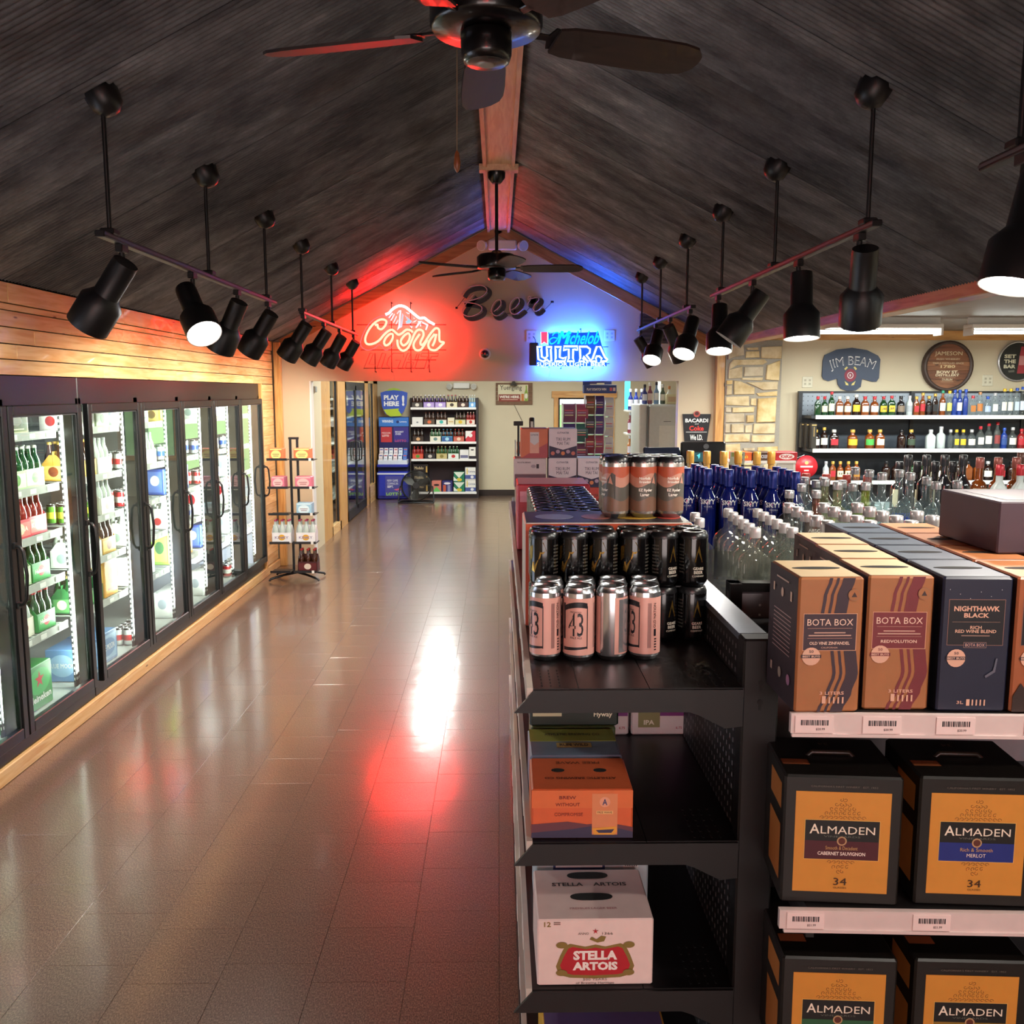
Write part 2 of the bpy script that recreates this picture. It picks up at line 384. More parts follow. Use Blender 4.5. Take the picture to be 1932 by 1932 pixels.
# ---- gable wall with the wide opening to the back room
def gable():
    m = MB(); y0, y1 = YF, YF + .13
    m.box(-2.5, -2.035, y0, y1, 0, 2.02, BEIGE).box(1.965, 2.5, y0, y1, 0, 2.02, BEIGE)
    m.prism([(-2.5, 2.02), (2.5, 2.02), (2.5, ZR - SL * 2.5 + .06), (0, ZR + .06), (-2.5, ZR - SL * 2.5 + .06)], y0, y1, BEIGE)
    return struct(m.build('wall_back'), 'beige gable wall over the wide opening')
gw = gable()
for sg, x1 in ((-1, 2.36), (1, 2.42)):
    L_ = math.hypot(x1, SL * x1); th = math.atan(SL)
    m = MB().box(0, L_, -.025, 0, -.105, 0, wood('rake_%d' % sg, '#bd8248', '#9c5f2c', '#33190c', (1.1, 14, 14)), .003)
    o = struct(m.build('trim_%d' % (2 if sg < 0 else 3), None, (0, YF - .001, ZR - .012)), 'pine rake board along the gable ' + ('under the red glow' if sg < 0 else 'under the blue glow'))
    o.rotation_euler = (0, th if sg > 0 else PI - th, 0) if sg > 0 else (0, 0, 0)
    if sg < 0:
        me = o.data; R = Matrix.Rotation(-th, 4, 'Y') @ Matrix.Translation((-L_, 0, 0)); me.transform(R)
struct(MB().box(-2.41, -2.335, YF - .07, YF - .001, 0, 2.43, PINE_Z, .004).build('trim_4'), 'pine corner post beside the cooler wall')
struct(MB().box(2.355, 2.445, YF - .1, YF - .001, 0, 2.40, PINE_Z, .004).build('trim_5'), 'pine post beside the stone pier')
struct(MB().box(2.40, 2.54, -3.2, YF, 2.385, 2.50, wood('beam_pine', '#cf9a74', '#b57d5a', '#4a2418', (14, 1.1, 14)), .006).build('trim_6'), 'stained wooden beam carrying the metal ceiling')
# white corner bead of the opening, small jamb faces
m = MB().box(-2.045, -2.03, YF - .004, YF + .134, 0, 2.02, WHITE); struct(m.build('trim_7'), 'white corner bead of the opening')
# ---- right-hand room
m = MB().box(2.52, 6.6, YF, YF + .1, 0, 2.62, CREAM); rwall = struct(m.build('wall_right'), 'cream wall behind the liquor shelving')
struct(MB().box(6.5, 6.6, -3.2, YF, 0, 2.62, CREAM).build('wall_side'), 'cream side wall')
struct(MB().box(2.54, 6.6, -3.2, YF, 2.56, 2.62, M('#8f8b84', .55, 0, .15, 8)).build('ceiling'), 'flat grey ceiling over the liquor aisle')
struct(MB().box(2.52, 6.5, YF - .03, YF, 2.46, 2.56, PINE_X, .003).build('trim_8'), 'pine crown board over the liquor shelving')
struct(MB().box(-2.6, 6.6, -3.3, -3.2, 0, 3.8, CREAM).build('wall_front'), 'cream front wall')
m = MB().box(-1.8, 2.0, -3.2, -3.15, .62, .70, WHITE).box(-1.8, 2.0, -3.2, -3.15, 2.40, 2.48, WHITE).box(-1.8, -1.72, -3.2, -3.15, .70, 2.40, WHITE).box(1.92, 2.0, -3.2, -3.15, .70, 2.40, WHITE).box(.06, .14, -3.2, -3.15, .70, 2.40, WHITE)
struct(m.build('fill_frame'), 'white framed shop window in the front wall')  # frame added round the fill lamp; the wall behind it is solid
struct(MB().box(-2.6, -2.5, -3.2, 2.0, 0, 2.5, CREAM).build('wall_left'), 'cream left wall near the entrance')
# stone pier
pier = struct(MB().box(2.45, 3.055, YF - .10, YF, 0, 2.45, M('#9c958a', .85, 0, .2, 60)).build('wall_pier'), 'stone pier with grey mortar')
def stone():
    mt, N, L, b = newmat('limestone')
    tc = N.new('ShaderNodeTexCoord'); oi = N.new('ShaderNodeObjectInfo')
    no = N.new('ShaderNodeTexNoise'); no.inputs['Scale'].default_value = 9; no.inputs['Detail'].default_value = 8; L.new(tc.outputs['Object'], no.inputs['Vector'])
    rp = ramp(N, [(.35, '#b99e72'), (.6, '#d8c49c')]); L.new(no.outputs['Fac'], rp.inputs[0])
    hs = N.new('ShaderNodeHueSaturation'); L.new(rp.outputs[0], hs.inputs['Color'])
    L.new(mth(N, L, 'ADD', mth(N, L, 'MULTIPLY', oi.outputs['Random'], .3), .82), hs.inputs['Value'])
    L.new(mth(N, L, 'ADD', mth(N, L, 'MULTIPLY', oi.outputs['Random'], .5), .7), hs.inputs['Saturation'])
    L.new(hs.outputs[0], b.inputs['Base Color']); b.inputs['Roughness'].default_value = .85
    bp = N.new('ShaderNodeBump'); bp.inputs['Strength'].default_value = .4; bp.inputs['Distance'].default_value = .02; L.new(no.outputs['Fac'], bp.inputs['Height']); L.new(bp.outputs[0], b.inputs['Normal'])
    return mt
STONE = stone()
# stones as outlined on the pier: crop pixels of the photograph's pier, 0..520 across, 0..1250 down
SX = lambda u: 2.455 + u / 520 * .60
SZ = lambda v: 2.43 - v / 1180 * 1.14
ST = [[(5, 20), (150, 10), (160, 140), (60, 165), (10, 190)], [(180, 60), (290, 55), (290, 85), (190, 85)], [(180, 100), (300, 95), (305, 165), (175, 170)], [(320, 50), (510, 40), (510, 180), (320, 175)],
      [(60, 190), (350, 185), (380, 215), (340, 245), (90, 250), (20, 300), (30, 230)], [(380, 250), (500, 195), (495, 420), (370, 410)], [(170, 270), (345, 265), (345, 370), (165, 375)],
      [(20, 300), (150, 262), (150, 390), (20, 400)], [(150, 390), (350, 385), (340, 420), (140, 410)], [(5, 420), (60, 415), (60, 460), (5, 465)], [(75, 420), (140, 430), (270, 500), (270, 570), (80, 575)],
      [(5, 475), (55, 470), (55, 575), (5, 580)], [(190, 440), (490, 430), (485, 520), (350, 525), (270, 480)], [(290, 560), (485, 535), (485, 590), (310, 592)], [(5, 600), (220, 592), (225, 700), (5, 690)],
      [(240, 620), (290, 615), (290, 700), (240, 690)], [(305, 620), (480, 605), (475, 880), (300, 885)], [(5, 715), (55, 710), (55, 770), (5, 770)], [(70, 720), (275, 712), (270, 770), (70, 775)],
      [(5, 790), (180, 785), (185, 880), (5, 885)], [(205, 805), (270, 800), (270, 880), (205, 885)], [(5, 900), (50, 900), (50, 1000), (5, 1000)], [(65, 905), (180, 900), (180, 1000), (65, 1000)],
      [(195, 920), (260, 910), (255, 1000), (195, 1000)], [(275, 900), (480, 898), (475, 1010), (270, 1010)], [(5, 1020), (240, 1015), (240, 1100), (5, 1105)], [(260, 1030), (475, 1025), (475, 1105), (258, 1105)]]
ST += [[(a, b + 1115) for a, b in p] for p in ST]
for p in ST:
    cx, cz = sum(q[0] for q in p) / len(p), sum(q[1] for q in p) / len(p)
    base = [(SX(q[0]), SZ(q[1])) for q in p]; c = (SX(cx), SZ(cz))
    inner = [(c[0] + (q[0] - c[0]) * .93, c[1] + (q[1] - c[1]) * .93) for q in base]; n = len(p); d = random.uniform(.018, .032)
    vs = [(q[0], 0, q[1]) for q in base] + [(q[0], -d * .75, q[1]) for q in base] + [(q[0], -d, q[1]) for q in inner]
    fs = [(i, (i + 1) % n, n + (i + 1) % n, n + i) for i in range(n)] + [(n + i, n + (i + 1) % n, 2 * n + (i + 1) % n, 2 * n + i) for i in range(n)] + [tuple(range(2 * n, 3 * n))]
    vs = [(v[0], v[1], v[2]) for v in vs]
    MB().raw(vs, [f[::-1] for f in fs], STONE).build('stone', pier, (0, YF - .099, 0))
# ---- back room shell
m = MB().box(-3.2, 1.02, YB, YB + .1, 0, 2.7, CREAM).box(2.12, 5.1, YB, YB + .1, 0, 2.7, CREAM).box(1.02, 2.12, YB, YB + .1, 0, .75, CREAM).box(1.02, 2.12, YB, YB + .1, 1.80, 2.7, CREAM)
struct(m.build('wall_far'), 'cream wall at the far end of the back room')
struct(MB().box(-3.2, 5.1, YF + .13, YB, 2.7, 2.76, WHITE).build('ceiling'), 'white back room ceiling')
struct(MB().box(5.0, 5.1, YF + .1, YB, 0, 2.7, CREAM).build('wall_east'), 'cream right wall of the back room')
struct(MB().box(-.45, 1.0, YB - .012, YB, 0, .11, M('#2c1f1a', .5)).build('baseboard_far'), 'dark vinyl base strip')
# ================================================================== products: builders shared by coolers, racks and shelves
AMBER = M('#3a1a08', .12, 0, .1, 20, 0, .6); GREENB = M('#0f4a20', .12, 0, .1, 20, 0, .6); CLEARB = M('#b9c4bd', .12, 0, .1, 20, 0, .5); REDB = M('#8a1c1c', .15, 0, .1, 20, 0, .5)
BROWNB = M('#241008', .12, 0, .1, 20, 0, .6)
CAPS = {}
def bottle_mesh(glassm, capm, k=1.0):
    key = ('bt', glassm.name, capm.name, k)
    if key not in CAPS:
        m = MB().lathe([(.029 * k, 0), (.030 * k, .004), (.030 * k, .125), (.026 * k, .15), (.015 * k, .178), (.0125 * k, .215)], glassm, 10)
        m.lathe([(.0142 * k, .212), (.0148 * k, .222), (.012 * k, .228)], capm, 10)
        CAPS[key] = m.mesh('bottle')
    return CAPS[key]
def face_print(m, w, h, y, spec):
    """flat print on the front face: spec = list of ('r',x,z,w,h,col) boxes, ('e',x,z,rx,rz,col) ellipses, ('t',text,x,z,w,h,col), ('p',[(x,z)..],col)"""
    q = 0
    for s in spec:
        q += 1; yy = y - .00012 * q
        if s[0] == 'r':
            _, x, z, a, b, c = s; m.quad([(x - a / 2, yy, z - b / 2), (x + a / 2, yy, z - b / 2), (x + a / 2, yy, z + b / 2), (x - a / 2, yy, z + b / 2)], M(c))
        elif s[0] == 'e':
            _, x, z, a, b, c = s; m.quad([(x + a * math.cos(2 * PI * i / 18), yy, z + b * math.sin(2 * PI * i / 18)) for i in range(18)], M(c))
        elif s[0] == 'm':
            for po in s[1]: m.quad([(x, yy, z) for x, z in po], M(s[2]))
        elif s[0] == 'p':
            m.quad([(x, yy, z) for x, z in s[1]], M(s[2]))
        elif s[0] == 't':
            _, t, x, z, a, b, c = s[:7]; m.text(t, M(c), x, z, a, b, yy, s[7] if len(s) > 7 else .02)
    return m
def star(x, z, r, k=.4): return [(x + (r if i % 2 == 0 else r * k) * math.sin(PI * i / 5), z + (r if i % 2 == 0 else r * k) * math.cos(PI * i / 5)) for i in range(10)]
def carton(name, label, cat, w, d, h, body, spec=(), side=None, sspec=(), top=None, group=None, handle=False, bevel=.004):
    m = MB().box(-w / 2, w / 2, 0, d, 0, h, M(body, .42), bevel)
    face_print(m, w, h, -.0004, spec)
    if sspec:
        T = m.T
        m.mx(Matrix.Translation((-w / 2, d / 2, 0)) @ Matrix.Rotation(-PI / 2, 4, 'Z')); face_print(m, d, h, -.0004, sspec)
        m.mx(Matrix.Translation((w / 2, d / 2, 0)) @ Matrix.Rotation(PI / 2, 4, 'Z')); face_print(m, d, h, -.0004, sspec); m.mx(T)
    if top: m.quad([(-w / 2 + .005, .005, h + .0006), (w / 2 - .005, .005, h + .0006), (w / 2 - .005, d - .005, h + .0006), (-w / 2 + .005, d - .005, h + .0006)], M(top, .42))
    o = tag(m.build(name), label, cat, group)
    if handle:
        hm = MB().prism([(.045 * math.cos(t * PI / 8), d / 2 + .011 * math.sin(t * PI / 8)) for t in range(16)], h + .0004, h + .0012, M('#120c0a', .9), 'XY'); hm.build('handle_hole', o)
    return o
def carrier(name, label, body, panel, accent, text, glassm, capc, group=None, tall=.155, txtc='#f5efe2', sixk=1.0):
    """six-pack carrier: tray with stepped ends and a raised middle wall, six bottles standing in it"""
    w, d = .195, .13
    m = MB(); bm = M(body, .45)
    ends = [(-.0, 0), (d, 0), (d, .10), (d / 2 + .02, tall), (d / 2 - .02, tall), (0, .10)]
    m.prism(ends, -w / 2, -w / 2 + .002, bm, 'YZ'); m.prism(ends, w / 2 - .002, w / 2, bm, 'YZ')
    m.box(-w / 2, w / 2, 0, .002, 0, .105, bm).box(-w / 2, w / 2, d - .002, d, 0, .105, bm).box(-w / 2, w / 2, 0, d, 0, .002, bm)
    m.box(-w / 2, w / 2, d / 2 - .0012, d / 2 + .0012, 0, tall + .02, bm)
    sp = [('r', 0, .052, w * .92, .075, panel), ('e', 0, .055, .035, .03, accent)]
    if text: sp.append(('t', text, 0, .055, w * .7, .026, txtc, .02))
    face_print(m, w, .1, -.0004, sp)
    m.mx(Matrix.Translation((-w / 2, d / 2, 0)) @ Matrix.Rotation(-PI / 2, 4, 'Z'))
    face_print(m, d, .1, -.0004, [('r', 0, .05, d * .8, .08, panel), ('e', 0, .055, .03, .03, accent)])
    m.mx(Matrix.Translation((w / 2, d / 2, 0)) @ Matrix.Rotation(PI / 2, 4, 'Z')); face_print(m, d, .1, -.0004, [('r', 0, .05, d * .8, .08, panel)])
    o = tag(m.build(name), label, 'six-pack', group)
    bt = bottle_mesh(glassm, M(capc, .35, .3), sixk)
    for i in range(3):
        for j in range(2): obj('bottle', bt, o, (-.065 + .065 * i, .034 + .062 * j, .003))
    return o
def can_mesh(side, r=.033, h=.122, lid=None, n=20, mid=None, base=None):
    lid = lid or ALU
    m = MB().lathe([(r * .74, 0), (r * .80, .002), (r * .97, .011)], base or lid, n, capt=False)
    m.lathe([(r * .97, .011), (r, .016), (r, h - .018), (r * .98, h - .014)], side, n, capb=False, capt=False)
    m.lathe([(r * .98, h - .014), (r * .82, h - .003), (r * .84, h), (r * .80, h - .0015), (r * .76, h - .006)], lid, n, capb=False)
    m.at(0, -.006, h - .0055).box(-.008, .008, -.012, .012, 0, .0016, lid)
    m.at()
    return m
def canpack(name, label, sidec, rows=3, cols=2, r=.033, h=.122, ring='#101012', group=None, bandc=None):
    key = ('can', sidec, r, h, bandc)
    if key not in CAPS:
        m = can_mesh(M(sidec, .25, .5), r, h)
        if bandc: m.lathe([(r * 1.004, h * .3), (r * 1.004, h * .62)], M(bandc, .3, .3), 20, capb=False, capt=False)
        CAPS[key] = m.mesh('can')
    o = thing(name, label, 'can pack', group=group)
    for i in range(rows):
        for j in range(cols): obj('can', CAPS[key], o, ((i - (rows - 1) / 2) * r * 2.02, r + j * r * 2.02, 0))
    m = MB()
    for i in range(rows):
        for j in range(cols): m.at((i - (rows - 1) / 2) * r * 2.02, r + j * r * 2.02, h - .012).lathe([(r * .95, 0), (r * .96, .008), (r * .8, .010)], M(ring, .35), 14, capb=False, capt=False)
    m.build('ring_holder', o)
    return o
# ================================================================== cooler doors on the left
FR = M('#0c0d0e', .34, 0, .1, 20); GASK = M('#2a2b2d', .6)
SHZ = [.565, .850, 1.112, 1.375, 1.675]
LEDM = M((1.0, 1.0, .95), 1, 0, 0, 1, 1.6); DOTM = M('#d8dcd6', .4)
doors = [(3.70, 4.49), (4.50, 5.29), (5.375, 6.165), (6.175, 6.955), (6.965, 7.745), (7.755, 8.535), (8.545, 9.325)]
NAMED = ['cut off at the picture edge', 'with the red-star cartons', 'second after the black double post', 'third', 'fourth', 'fifth', 'beside the wire rack']
DN = ['first cooler door', 'second cooler door', 'third cooler door', 'fourth cooler door', 'fifth cooler door', 'sixth cooler door', 'seventh cooler door']
handle_me = MB().tube([(0, 0, -.15), (.03, 0, -.145), (.045, 0, -.12), (.055, 0, 0), (.045, 0, .12), (.03, 0, .145), (0, 0, .15)], .0085, FR, 8).box(-.004, .012, -.014, .014, .135, .165, FR).box(-.004, .012, -.014, .014, -.165, -.135, FR).mesh('handle')
tag_me = MB().box(-.0015, .0015, -.03, .03, -.013, .013, M('#eef0ec', .5)).mesh('price_tag')
def cooler(name, label, ds, y0, y1):
    m = MB().box(-2.50, -2.425, y0, y1, 1.828, 1.985, FR, .004).box(-2.50, -2.425, y0, y1, .084, .172, FR, .004)
    edges = [y0] + [(ds[i][1] + ds[i + 1][0]) / 2 for i in range(len(ds) - 1)] + [y1]
    for e in edges:
        a, b_ = max(y0, e - .03), min(y1, e + .03); m.box(-2.50, -2.425, a, b_, .15, 1.865, FR)
    root = thing(name, label, 'cooler', (0, 0, 0))
    m.build('frame', root)
    # insulated box behind: floor, ceiling, back
    m = MB().box(-3.6, -3.55, y0, y1, .1, 2.1, M('#4c4f4e', .6)).box(-3.55, -2.5, y0, y1, .1, .14, M('#8d918e', .5)).box(-3.55, -2.5, y0, y1, 1.99, 2.04, M('#c9cdca', .5))
    m.build('interior', root)
    for e in edges:
        e = min(max(e, y0 + .024), y1 - .024)
        m = MB()
        for x in (-2.515,):
            m.box(x - .012, x, e - .02, e + .02, .16, 1.95, BLACK)
            z = .2
            while z < 1.93: m.box(x - .013, x + .001, e - .011, e - .004, z, z + .016, DOTM).box(x - .013, x + .001, e + .004, e + .011, z, z + .016, DOTM).box(x - .008, x - .004, e - .0208, e + .0208, z, z + .016, DOTM); z += .034
        m.build('shelf_upright', root)
        MB().box(-2.512, -2.502, e - .012, e + .012, .25, 1.85, LEDM).build('light_strip', root)
        for dy in (-1, 1):
            if y0 < e + dy * .1 < y1: area('cooler_lamp', (-2.50, e + dy * .028, 1.05), (.03, 1.6), 13, (.93, 1.0, .9), Vector((.98, -dy * .2, 0)).to_track_quat('Z', 'Y').to_euler())
    for (a, b_) in ds:
        d = MB(); c = (a + b_) / 2; w = (b_ - a) / 2; s = .048
        d.box(-.036, 0, -w, -w + s, -.835, .835, FR, .004).box(-.036, 0, w - s, w, -.835, .835, FR, .004)
        d.box(-.036, 0, -w + s, w - s, .835 - .052, .835, FR, .004).box(-.036, 0, -w + s, w - s, -.835, -.835 + .06, FR, .004)
        do = d.build('door', root, (-2.387, c, 1.0))
        g = MB().box(-.022, -.020, -w + s - .004, w - s + .004, -.78, .787, PANE); g.build('pane', do)
        g = MB()
        for yy in (-w + s, w - s - .008): g.box(-.016, -.010, yy, yy + .008, -.775, .783, GASK)
        g.box(-.016, -.010, -w + s, w - s, .775, .783, GASK); g.build('gasket', do)
        obj('handle', handle_me, do, (0, w - .024, .0))
        for k, z in enumerate(SHZ):
            sm = MB(); yy = a + .03
            sm.box(-3.15, -2.535, a + .02, b_ - .02, z - .006, z - .003, M('#6d7270', .5))
            while yy < b_ - .02: sm.box(-3.15, -2.53, yy, yy + .004, z - .004, z, M('#d0d4d0', .4)); yy += .05
            sm.box(-2.534, -2.528, a + .03, b_ - .03, z - .032, z + .012, M('#b4b8b4', .5))
            so = sm.build('shelf', root)
            for q in range(4): obj('price_tag', tag_me, so, (-2.526, a + .12 + q * (.18) + random.uniform(-.02, .02), z - .01))
    return root
cooler('reach_in_cooler', 'black framed glass-door cooler at the left edge, two doors in view', doors[:2], 3.66, 5.33)
cooler('reach_in_cooler', 'long black framed glass-door cooler running to the corner post', doors[2:], 5.335, 9.335)
# what stands behind the doors. kinds: c carrier, b carton, k cans
P = {
 'dk': ('c', 'dark brown', '#3a2a1e', '#6a5a3a', '#c7b27a', '', AMBER, '#c9a95a'),
 'be': ('b', 'beige and green', .25, .13, .13, '#c9c3a0', '#7f8a55', '#efe9d2', ''),
 'gw': ('c', 'pale green', '#b7d3a4', '#dcebd0', '#6da35a', '', GREENB, '#e0e4d8'),
 'pk': ('c', 'red and pink', '#d8485a', '#e98b86', '#f4d8b8', 'KONA', REDB, '#d0c0a0'),
 'hk': ('c', 'bright green red-star', '#1f8a3a', '#2fa34a', '#c8232c', 'Heineken', GREENB, '#c8232c'),
 'so': ('c', 'white and gold', '#e9e6d2', '#f4f1e2', '#b23a2a', 'SOL', CLEARB, '#d8b24a'),
 'HB': ('b', 'bright green red-star', .27, .20, .25, '#1f8a3c', '#39b258', '#c8202c', 'Heineken'),
 'gy': ('b', 'green and yellow', .2, .13, .16, '#8fb04a', '#d8cf4a', '#2a6a3a', ''),
 'wr': ('c', 'white and red', '#e6e2da', '#f2efe8', '#b02a2a', '', CLEARB, '#b02a2a'),
 'gd': ('c', 'golden yellow', '#c99a3c', '#e6c46a', '#7a3a1a', '', AMBER, '#c8a24a'),
 'gr': ('c', 'deep green', '#2a6a3a', '#5a9a5a', '#e8e0c0', '', GREENB, '#c9b26a'),
 'wh': ('c', 'plain white', '#dfe3dc', '#eef1ea', '#8aa09a', '', CLEARB, '#9aa0a0'),
 'bm': ('b', 'blue moonlit', .27, .20, .20, '#5a86b8', '#8fb4d8', '#f2f0e6', 'BLUE MOON'),
 'oy': ('b', 'orange and yellow', .2, .14, .24, '#e0a03a', '#f0c45a', '#b04a1a', ''),
 'wb': ('b', 'white and silver', .26, .14, .2, '#dde1e0', '#f2f4f2', '#a8b4c0', ''),
 'cw': ('k', 'white and red', '#e4e4e0', '#b0282c'), 'cb': ('k', 'silver and blue', '#c8ccd2', '#2a4a9a'), 'cg': ('k', 'green', '#5a9a3a', '#d8e04a'), 'cr': ('k', 'red', '#b0222a', '#e8e0d8'), 'cy': ('k', 'yellow', '#d8b83a', '#4a3a1a'),
 'bl': ('b', 'royal blue', .26, .14, .2, '#2a4aa0', '#5a7ac8', '#f0f0f0', ''),
 'bu': ('b', 'white and red lettered', .26, .14, .24, '#e6e4e0', '#f4f2ee', '#b02430', 'BUSCH'),
 'lg': ('b', 'lime green', .18, .14, .245, '#9ac83a', '#c8e85a', '#3a7a2a', ''),
 'rd': ('b', 'red', .22, .14, .18, '#b02a30', '#d85a50', '#f4e8d8', ''),
}
BAYS = [['HB', 'gr', 'wh', 'wr', 'gw', 'be'], ['HB', 'so hk', 'gw hk', 'pk', 'gw', 'be dk'], ['bm', 'gr oy', 'wh gd', 'cg wr', 'gd wh', 'wr gw'], ['cw wb', 'wb cw', 'wh wb', 'cr wb', 'cw wh', 'wb gd'],
        ['wb lg', 'lg oy', 'wr cb', 'bl wr', 'cb bl', 'gd wb'], ['wb', 'bl cw', 'bu cw', 'cr cb', 'cb wr', 'wh cb'], ['cr wb', 'wb wh', 'bu', 'wb cb', 'cb wb', 'wb wh']]
PROTO = {}
def proto(k):
    """the first pack of each sort; later ones are copies"""
    p = P[k]
    if p[0] == 'c': return carrier('bottle_carrier', 'x', p[2], p[3], p[4], p[5], p[6], p[7])
    if p[0] == 'k': return canpack('can_pack', 'x', p[2], 3, 2, bandc=p[3])
    _, nm, w, d, h, body, pan, acc, tx = p
    sp = [('r', 0, h * .5, w * .86, h * .8, pan)]
    if tx == 'Heineken': sp = [('e', 0, h * .62, w * .42, h * .3, pan), ('p', star(0, h * .66, h * .2), acc), ('t', 'Heineken', 0, h * .25, w * .86, h * .16, '#f4f4ee', .03)]
    elif tx: sp += [('e', 0, h * .5, w * .4, h * .3, body), ('t', tx, 0, h * .5, w * .7, h * .2, acc, .03)]
    else: sp += [('e', 0, h * .55, w * .22, h * .22, acc), ('r', 0, h * .2, w * .6, h * .06, acc)]
    ss = [('r', 0, h * .5, d * .8, h * .8, pan)] + ([('p', star(0, h * .66, h * .16), acc), ('t', 'eken', 0, h * .25, d * .7, h * .14, '#f4f4ee', .03)] if tx == 'Heineken' else [('e', 0, h * .55, d * .25, h * .2, acc)])
    if tx == 'BLUE MOON': ss = [('e', 0, h * .5, d * .4, h * .35, pan), ('t', 'BLUE MOON', 0, h * .5, d * .8, h * .14, acc, .03)]
    return carton('beer_carton', 'x', 'beer carton', w, d, h, body, sp, None, ss)
WID = {'c': .205, 'k': .21}
KIND = {'c': 'bottle carrier', 'b': 'beer carton', 'k': 'can pack'}
def put(k, loc, rz, label, group):
    if k not in PROTO:
        o = proto(k); PROTO[k] = o; o.location = loc; o.rotation_euler = (0, 0, rz); tag(o, label, None, group); return o
    return dup(PROTO[k], loc, rz, label, group)
random.seed(11)
for bi, (a, b_) in enumerate(doors):
    for si, row in enumerate(BAYS[bi]):
        ks = row.split()
        y = a + .05; q = 0; layers = 1
        z = .142 if si == 0 else SHZ[si - 1]
        while True:
            k = ks[min(len(ks) - 1, q * len(ks) // 3)]; w = WID.get(P[k][0], P[k][2] if P[k][0] == 'b' else .2) + .012
            if y + w > b_ - .03: break
            # pack height must fit under the shelf above
            put(k, (-2.56 - random.uniform(0, .02), y + w / 2, z + .001), PI / 2 + random.uniform(-.04, .04), f"{P[k][1]} {KIND[P[k][0]]}, {ORD[q]} along on {'the floor' if si == 0 else ORD[si - 1] + ' shelf up'} behind {DN[bi]}", 'packs in the coolers')
            y += w; q += 1
# ================================================================== on and under the metal ceiling
FANB = M('#0f0d0e', .3, .3, .1, 20, 0, .4); BLADE = wood('fan_blade_walnut', '#2a1c18', '#1a1110', '#0e0807', (2, 14, 14), .5, .1)
SH_B = M('#0e0e10', .42, .1, .1, 20)
def cm(pts, n=6, closed=False):
    """smooth curve through the points"""
    k = len(pts); out = []
    for i in range(k if closed else k - 1):
        p = [Vector(pts[(i + j) % k] if closed else pts[min(max(i + j, 0), k - 1)]) for j in (-1, 0, 1, 2)]
        for s in range(n):
            t = s / n
            out.append(.5 * ((2 * p[1]) + (p[2] - p[0]) * t + (2 * p[0] - 5 * p[1] + 4 * p[2] - p[3]) * t * t + (3 * p[1] - p[0] - 3 * p[2] + p[3]) * t ** 3))
    if not closed: out.append(Vector(pts[-1]))
    return out
def fan(label, x, y, a0, chain):
    r = thing('ceiling_fan', label, 'ceiling fan', (x, y, 2.875 if chain else 2.85))
    MB().lathe([(.035, .62), (.065, .66), (.068, .70)], FANB, 20).build('canopy', r)
    MB().lathe([(.0125, .10), (.0125, .66)], FANB, 12).build('downrod', r)
    MB().lathe([(.07, -.015), (.145, -.012), (.152, .0), (.152, .075), (.13, .095), (.05, .105), (.03, .125)], FANB, 28).build('motor_housing', r)
    MB().lathe([(.045, -.096), (.062, -.092), (.068, -.075), (.070, -.02), (.06, -.015)], FANB, 24).build('switch_housing', r)
    MB().lathe([(.02, -.099), (.052, -.097), (.055, -.094)], M('#6d6a66', .25, .8), 20).build('end_cap', r)
    for k in range(5):
        a = a0 + k * 2 * PI / 5
        m = MB(); n = 9; top = []; bot = []
        prof = [(.20, .05), (.24, .062), (.34, .068), (.48, .072), (.58, .070), (.63, .058), (.655, .03), (.66, 0)]
        poly = [(u, -w) for u, w in prof] + [(u, w) for u, w in prof[::-1][1:]]
        m.prism(poly, -.004, .004, BLADE, 'XY'); m.mx(Matrix.Identity(4))
        bo = m.build('blade', r); bo.rotation_euler = (math.radians(-14), 0, a); bo.rotation_mode = 'XYZ'
        bo.location = (0, 0, -.012)
        im = MB().box(.10, .235, -.012, .012, .004, .011, FANB, .002)
        im.prism([(.19, -.045), (.25, -.03), (.27, 0), (.25, .03), (.19, .045), (.175, 0)], .004, .008, FANB, 'XY'); im.build('blade_bracket', bo)
    if chain:
        MB().tube([(-.078, -.03, -.07), (-.08, -.03, -.33)], .0018, M('#8a7a64', .4, .6), 6).build('pull_chain', r)
        MB().lathe([(.002, -.385), (.008, -.375), (.0095, -.36), (.006, -.335), (.002, -.328)], M('#7a4424', .4), 12).build('pull_fob', r, (-.08, -.03, 0))
    return r
fan('dark ceiling fan close to the camera with a hanging pull chain', -.03, 2.6, math.radians(20), True)
fan('dark ceiling fan on a long rod over the Beer sign', -.01, 7.18, math.radians(-4), False)
BULBON = M((1.0, .97, .92), 1, 0, 0, 1, 14.0); BULBOFF = M('#b8b4ac', .3); INNER = M('#d8d4cc', .4)
def head_mesh():
    m = MB().lathe([(.046, .02), (.048, .0), (.048, -.125), (.05, -.128)], SH_B, 22, capb=True, capt=False)
    m.lathe([(.05, -.128), (.079, -.165), (.079, -.275)], SH_B, 22, capb=False, capt=False)
    m.lathe([(.079, -.275), (.0765, -.275), (.0765, -.19), (.05, -.165)], INNER, 22, capb=False, capt=True)
    return m.mesh('lamp_head')
HEADME = head_mesh()
LENSON = MB().lathe([(.01, -.272), (.03, -.268), (.062, -.245), (.07, -.225), (.052, -.17)], BULBON, 20).mesh('bulb')
LENSOFF = MB().lathe([(.01, -.262), (.03, -.258), (.06, -.240), (.066, -.225), (.052, -.17)], BULBOFF, 20).mesh('bulb')
ARM = MB().box(-.014, .014, -.03, .03, -.03, 0, SH_B, .003).tube([(0, 0, -.03), (0, 0, -.125)], .011, SH_B, 8).lathe([(.016, -.14), (.016, -.115)], SH_B, 10).mesh('lamp_arm')
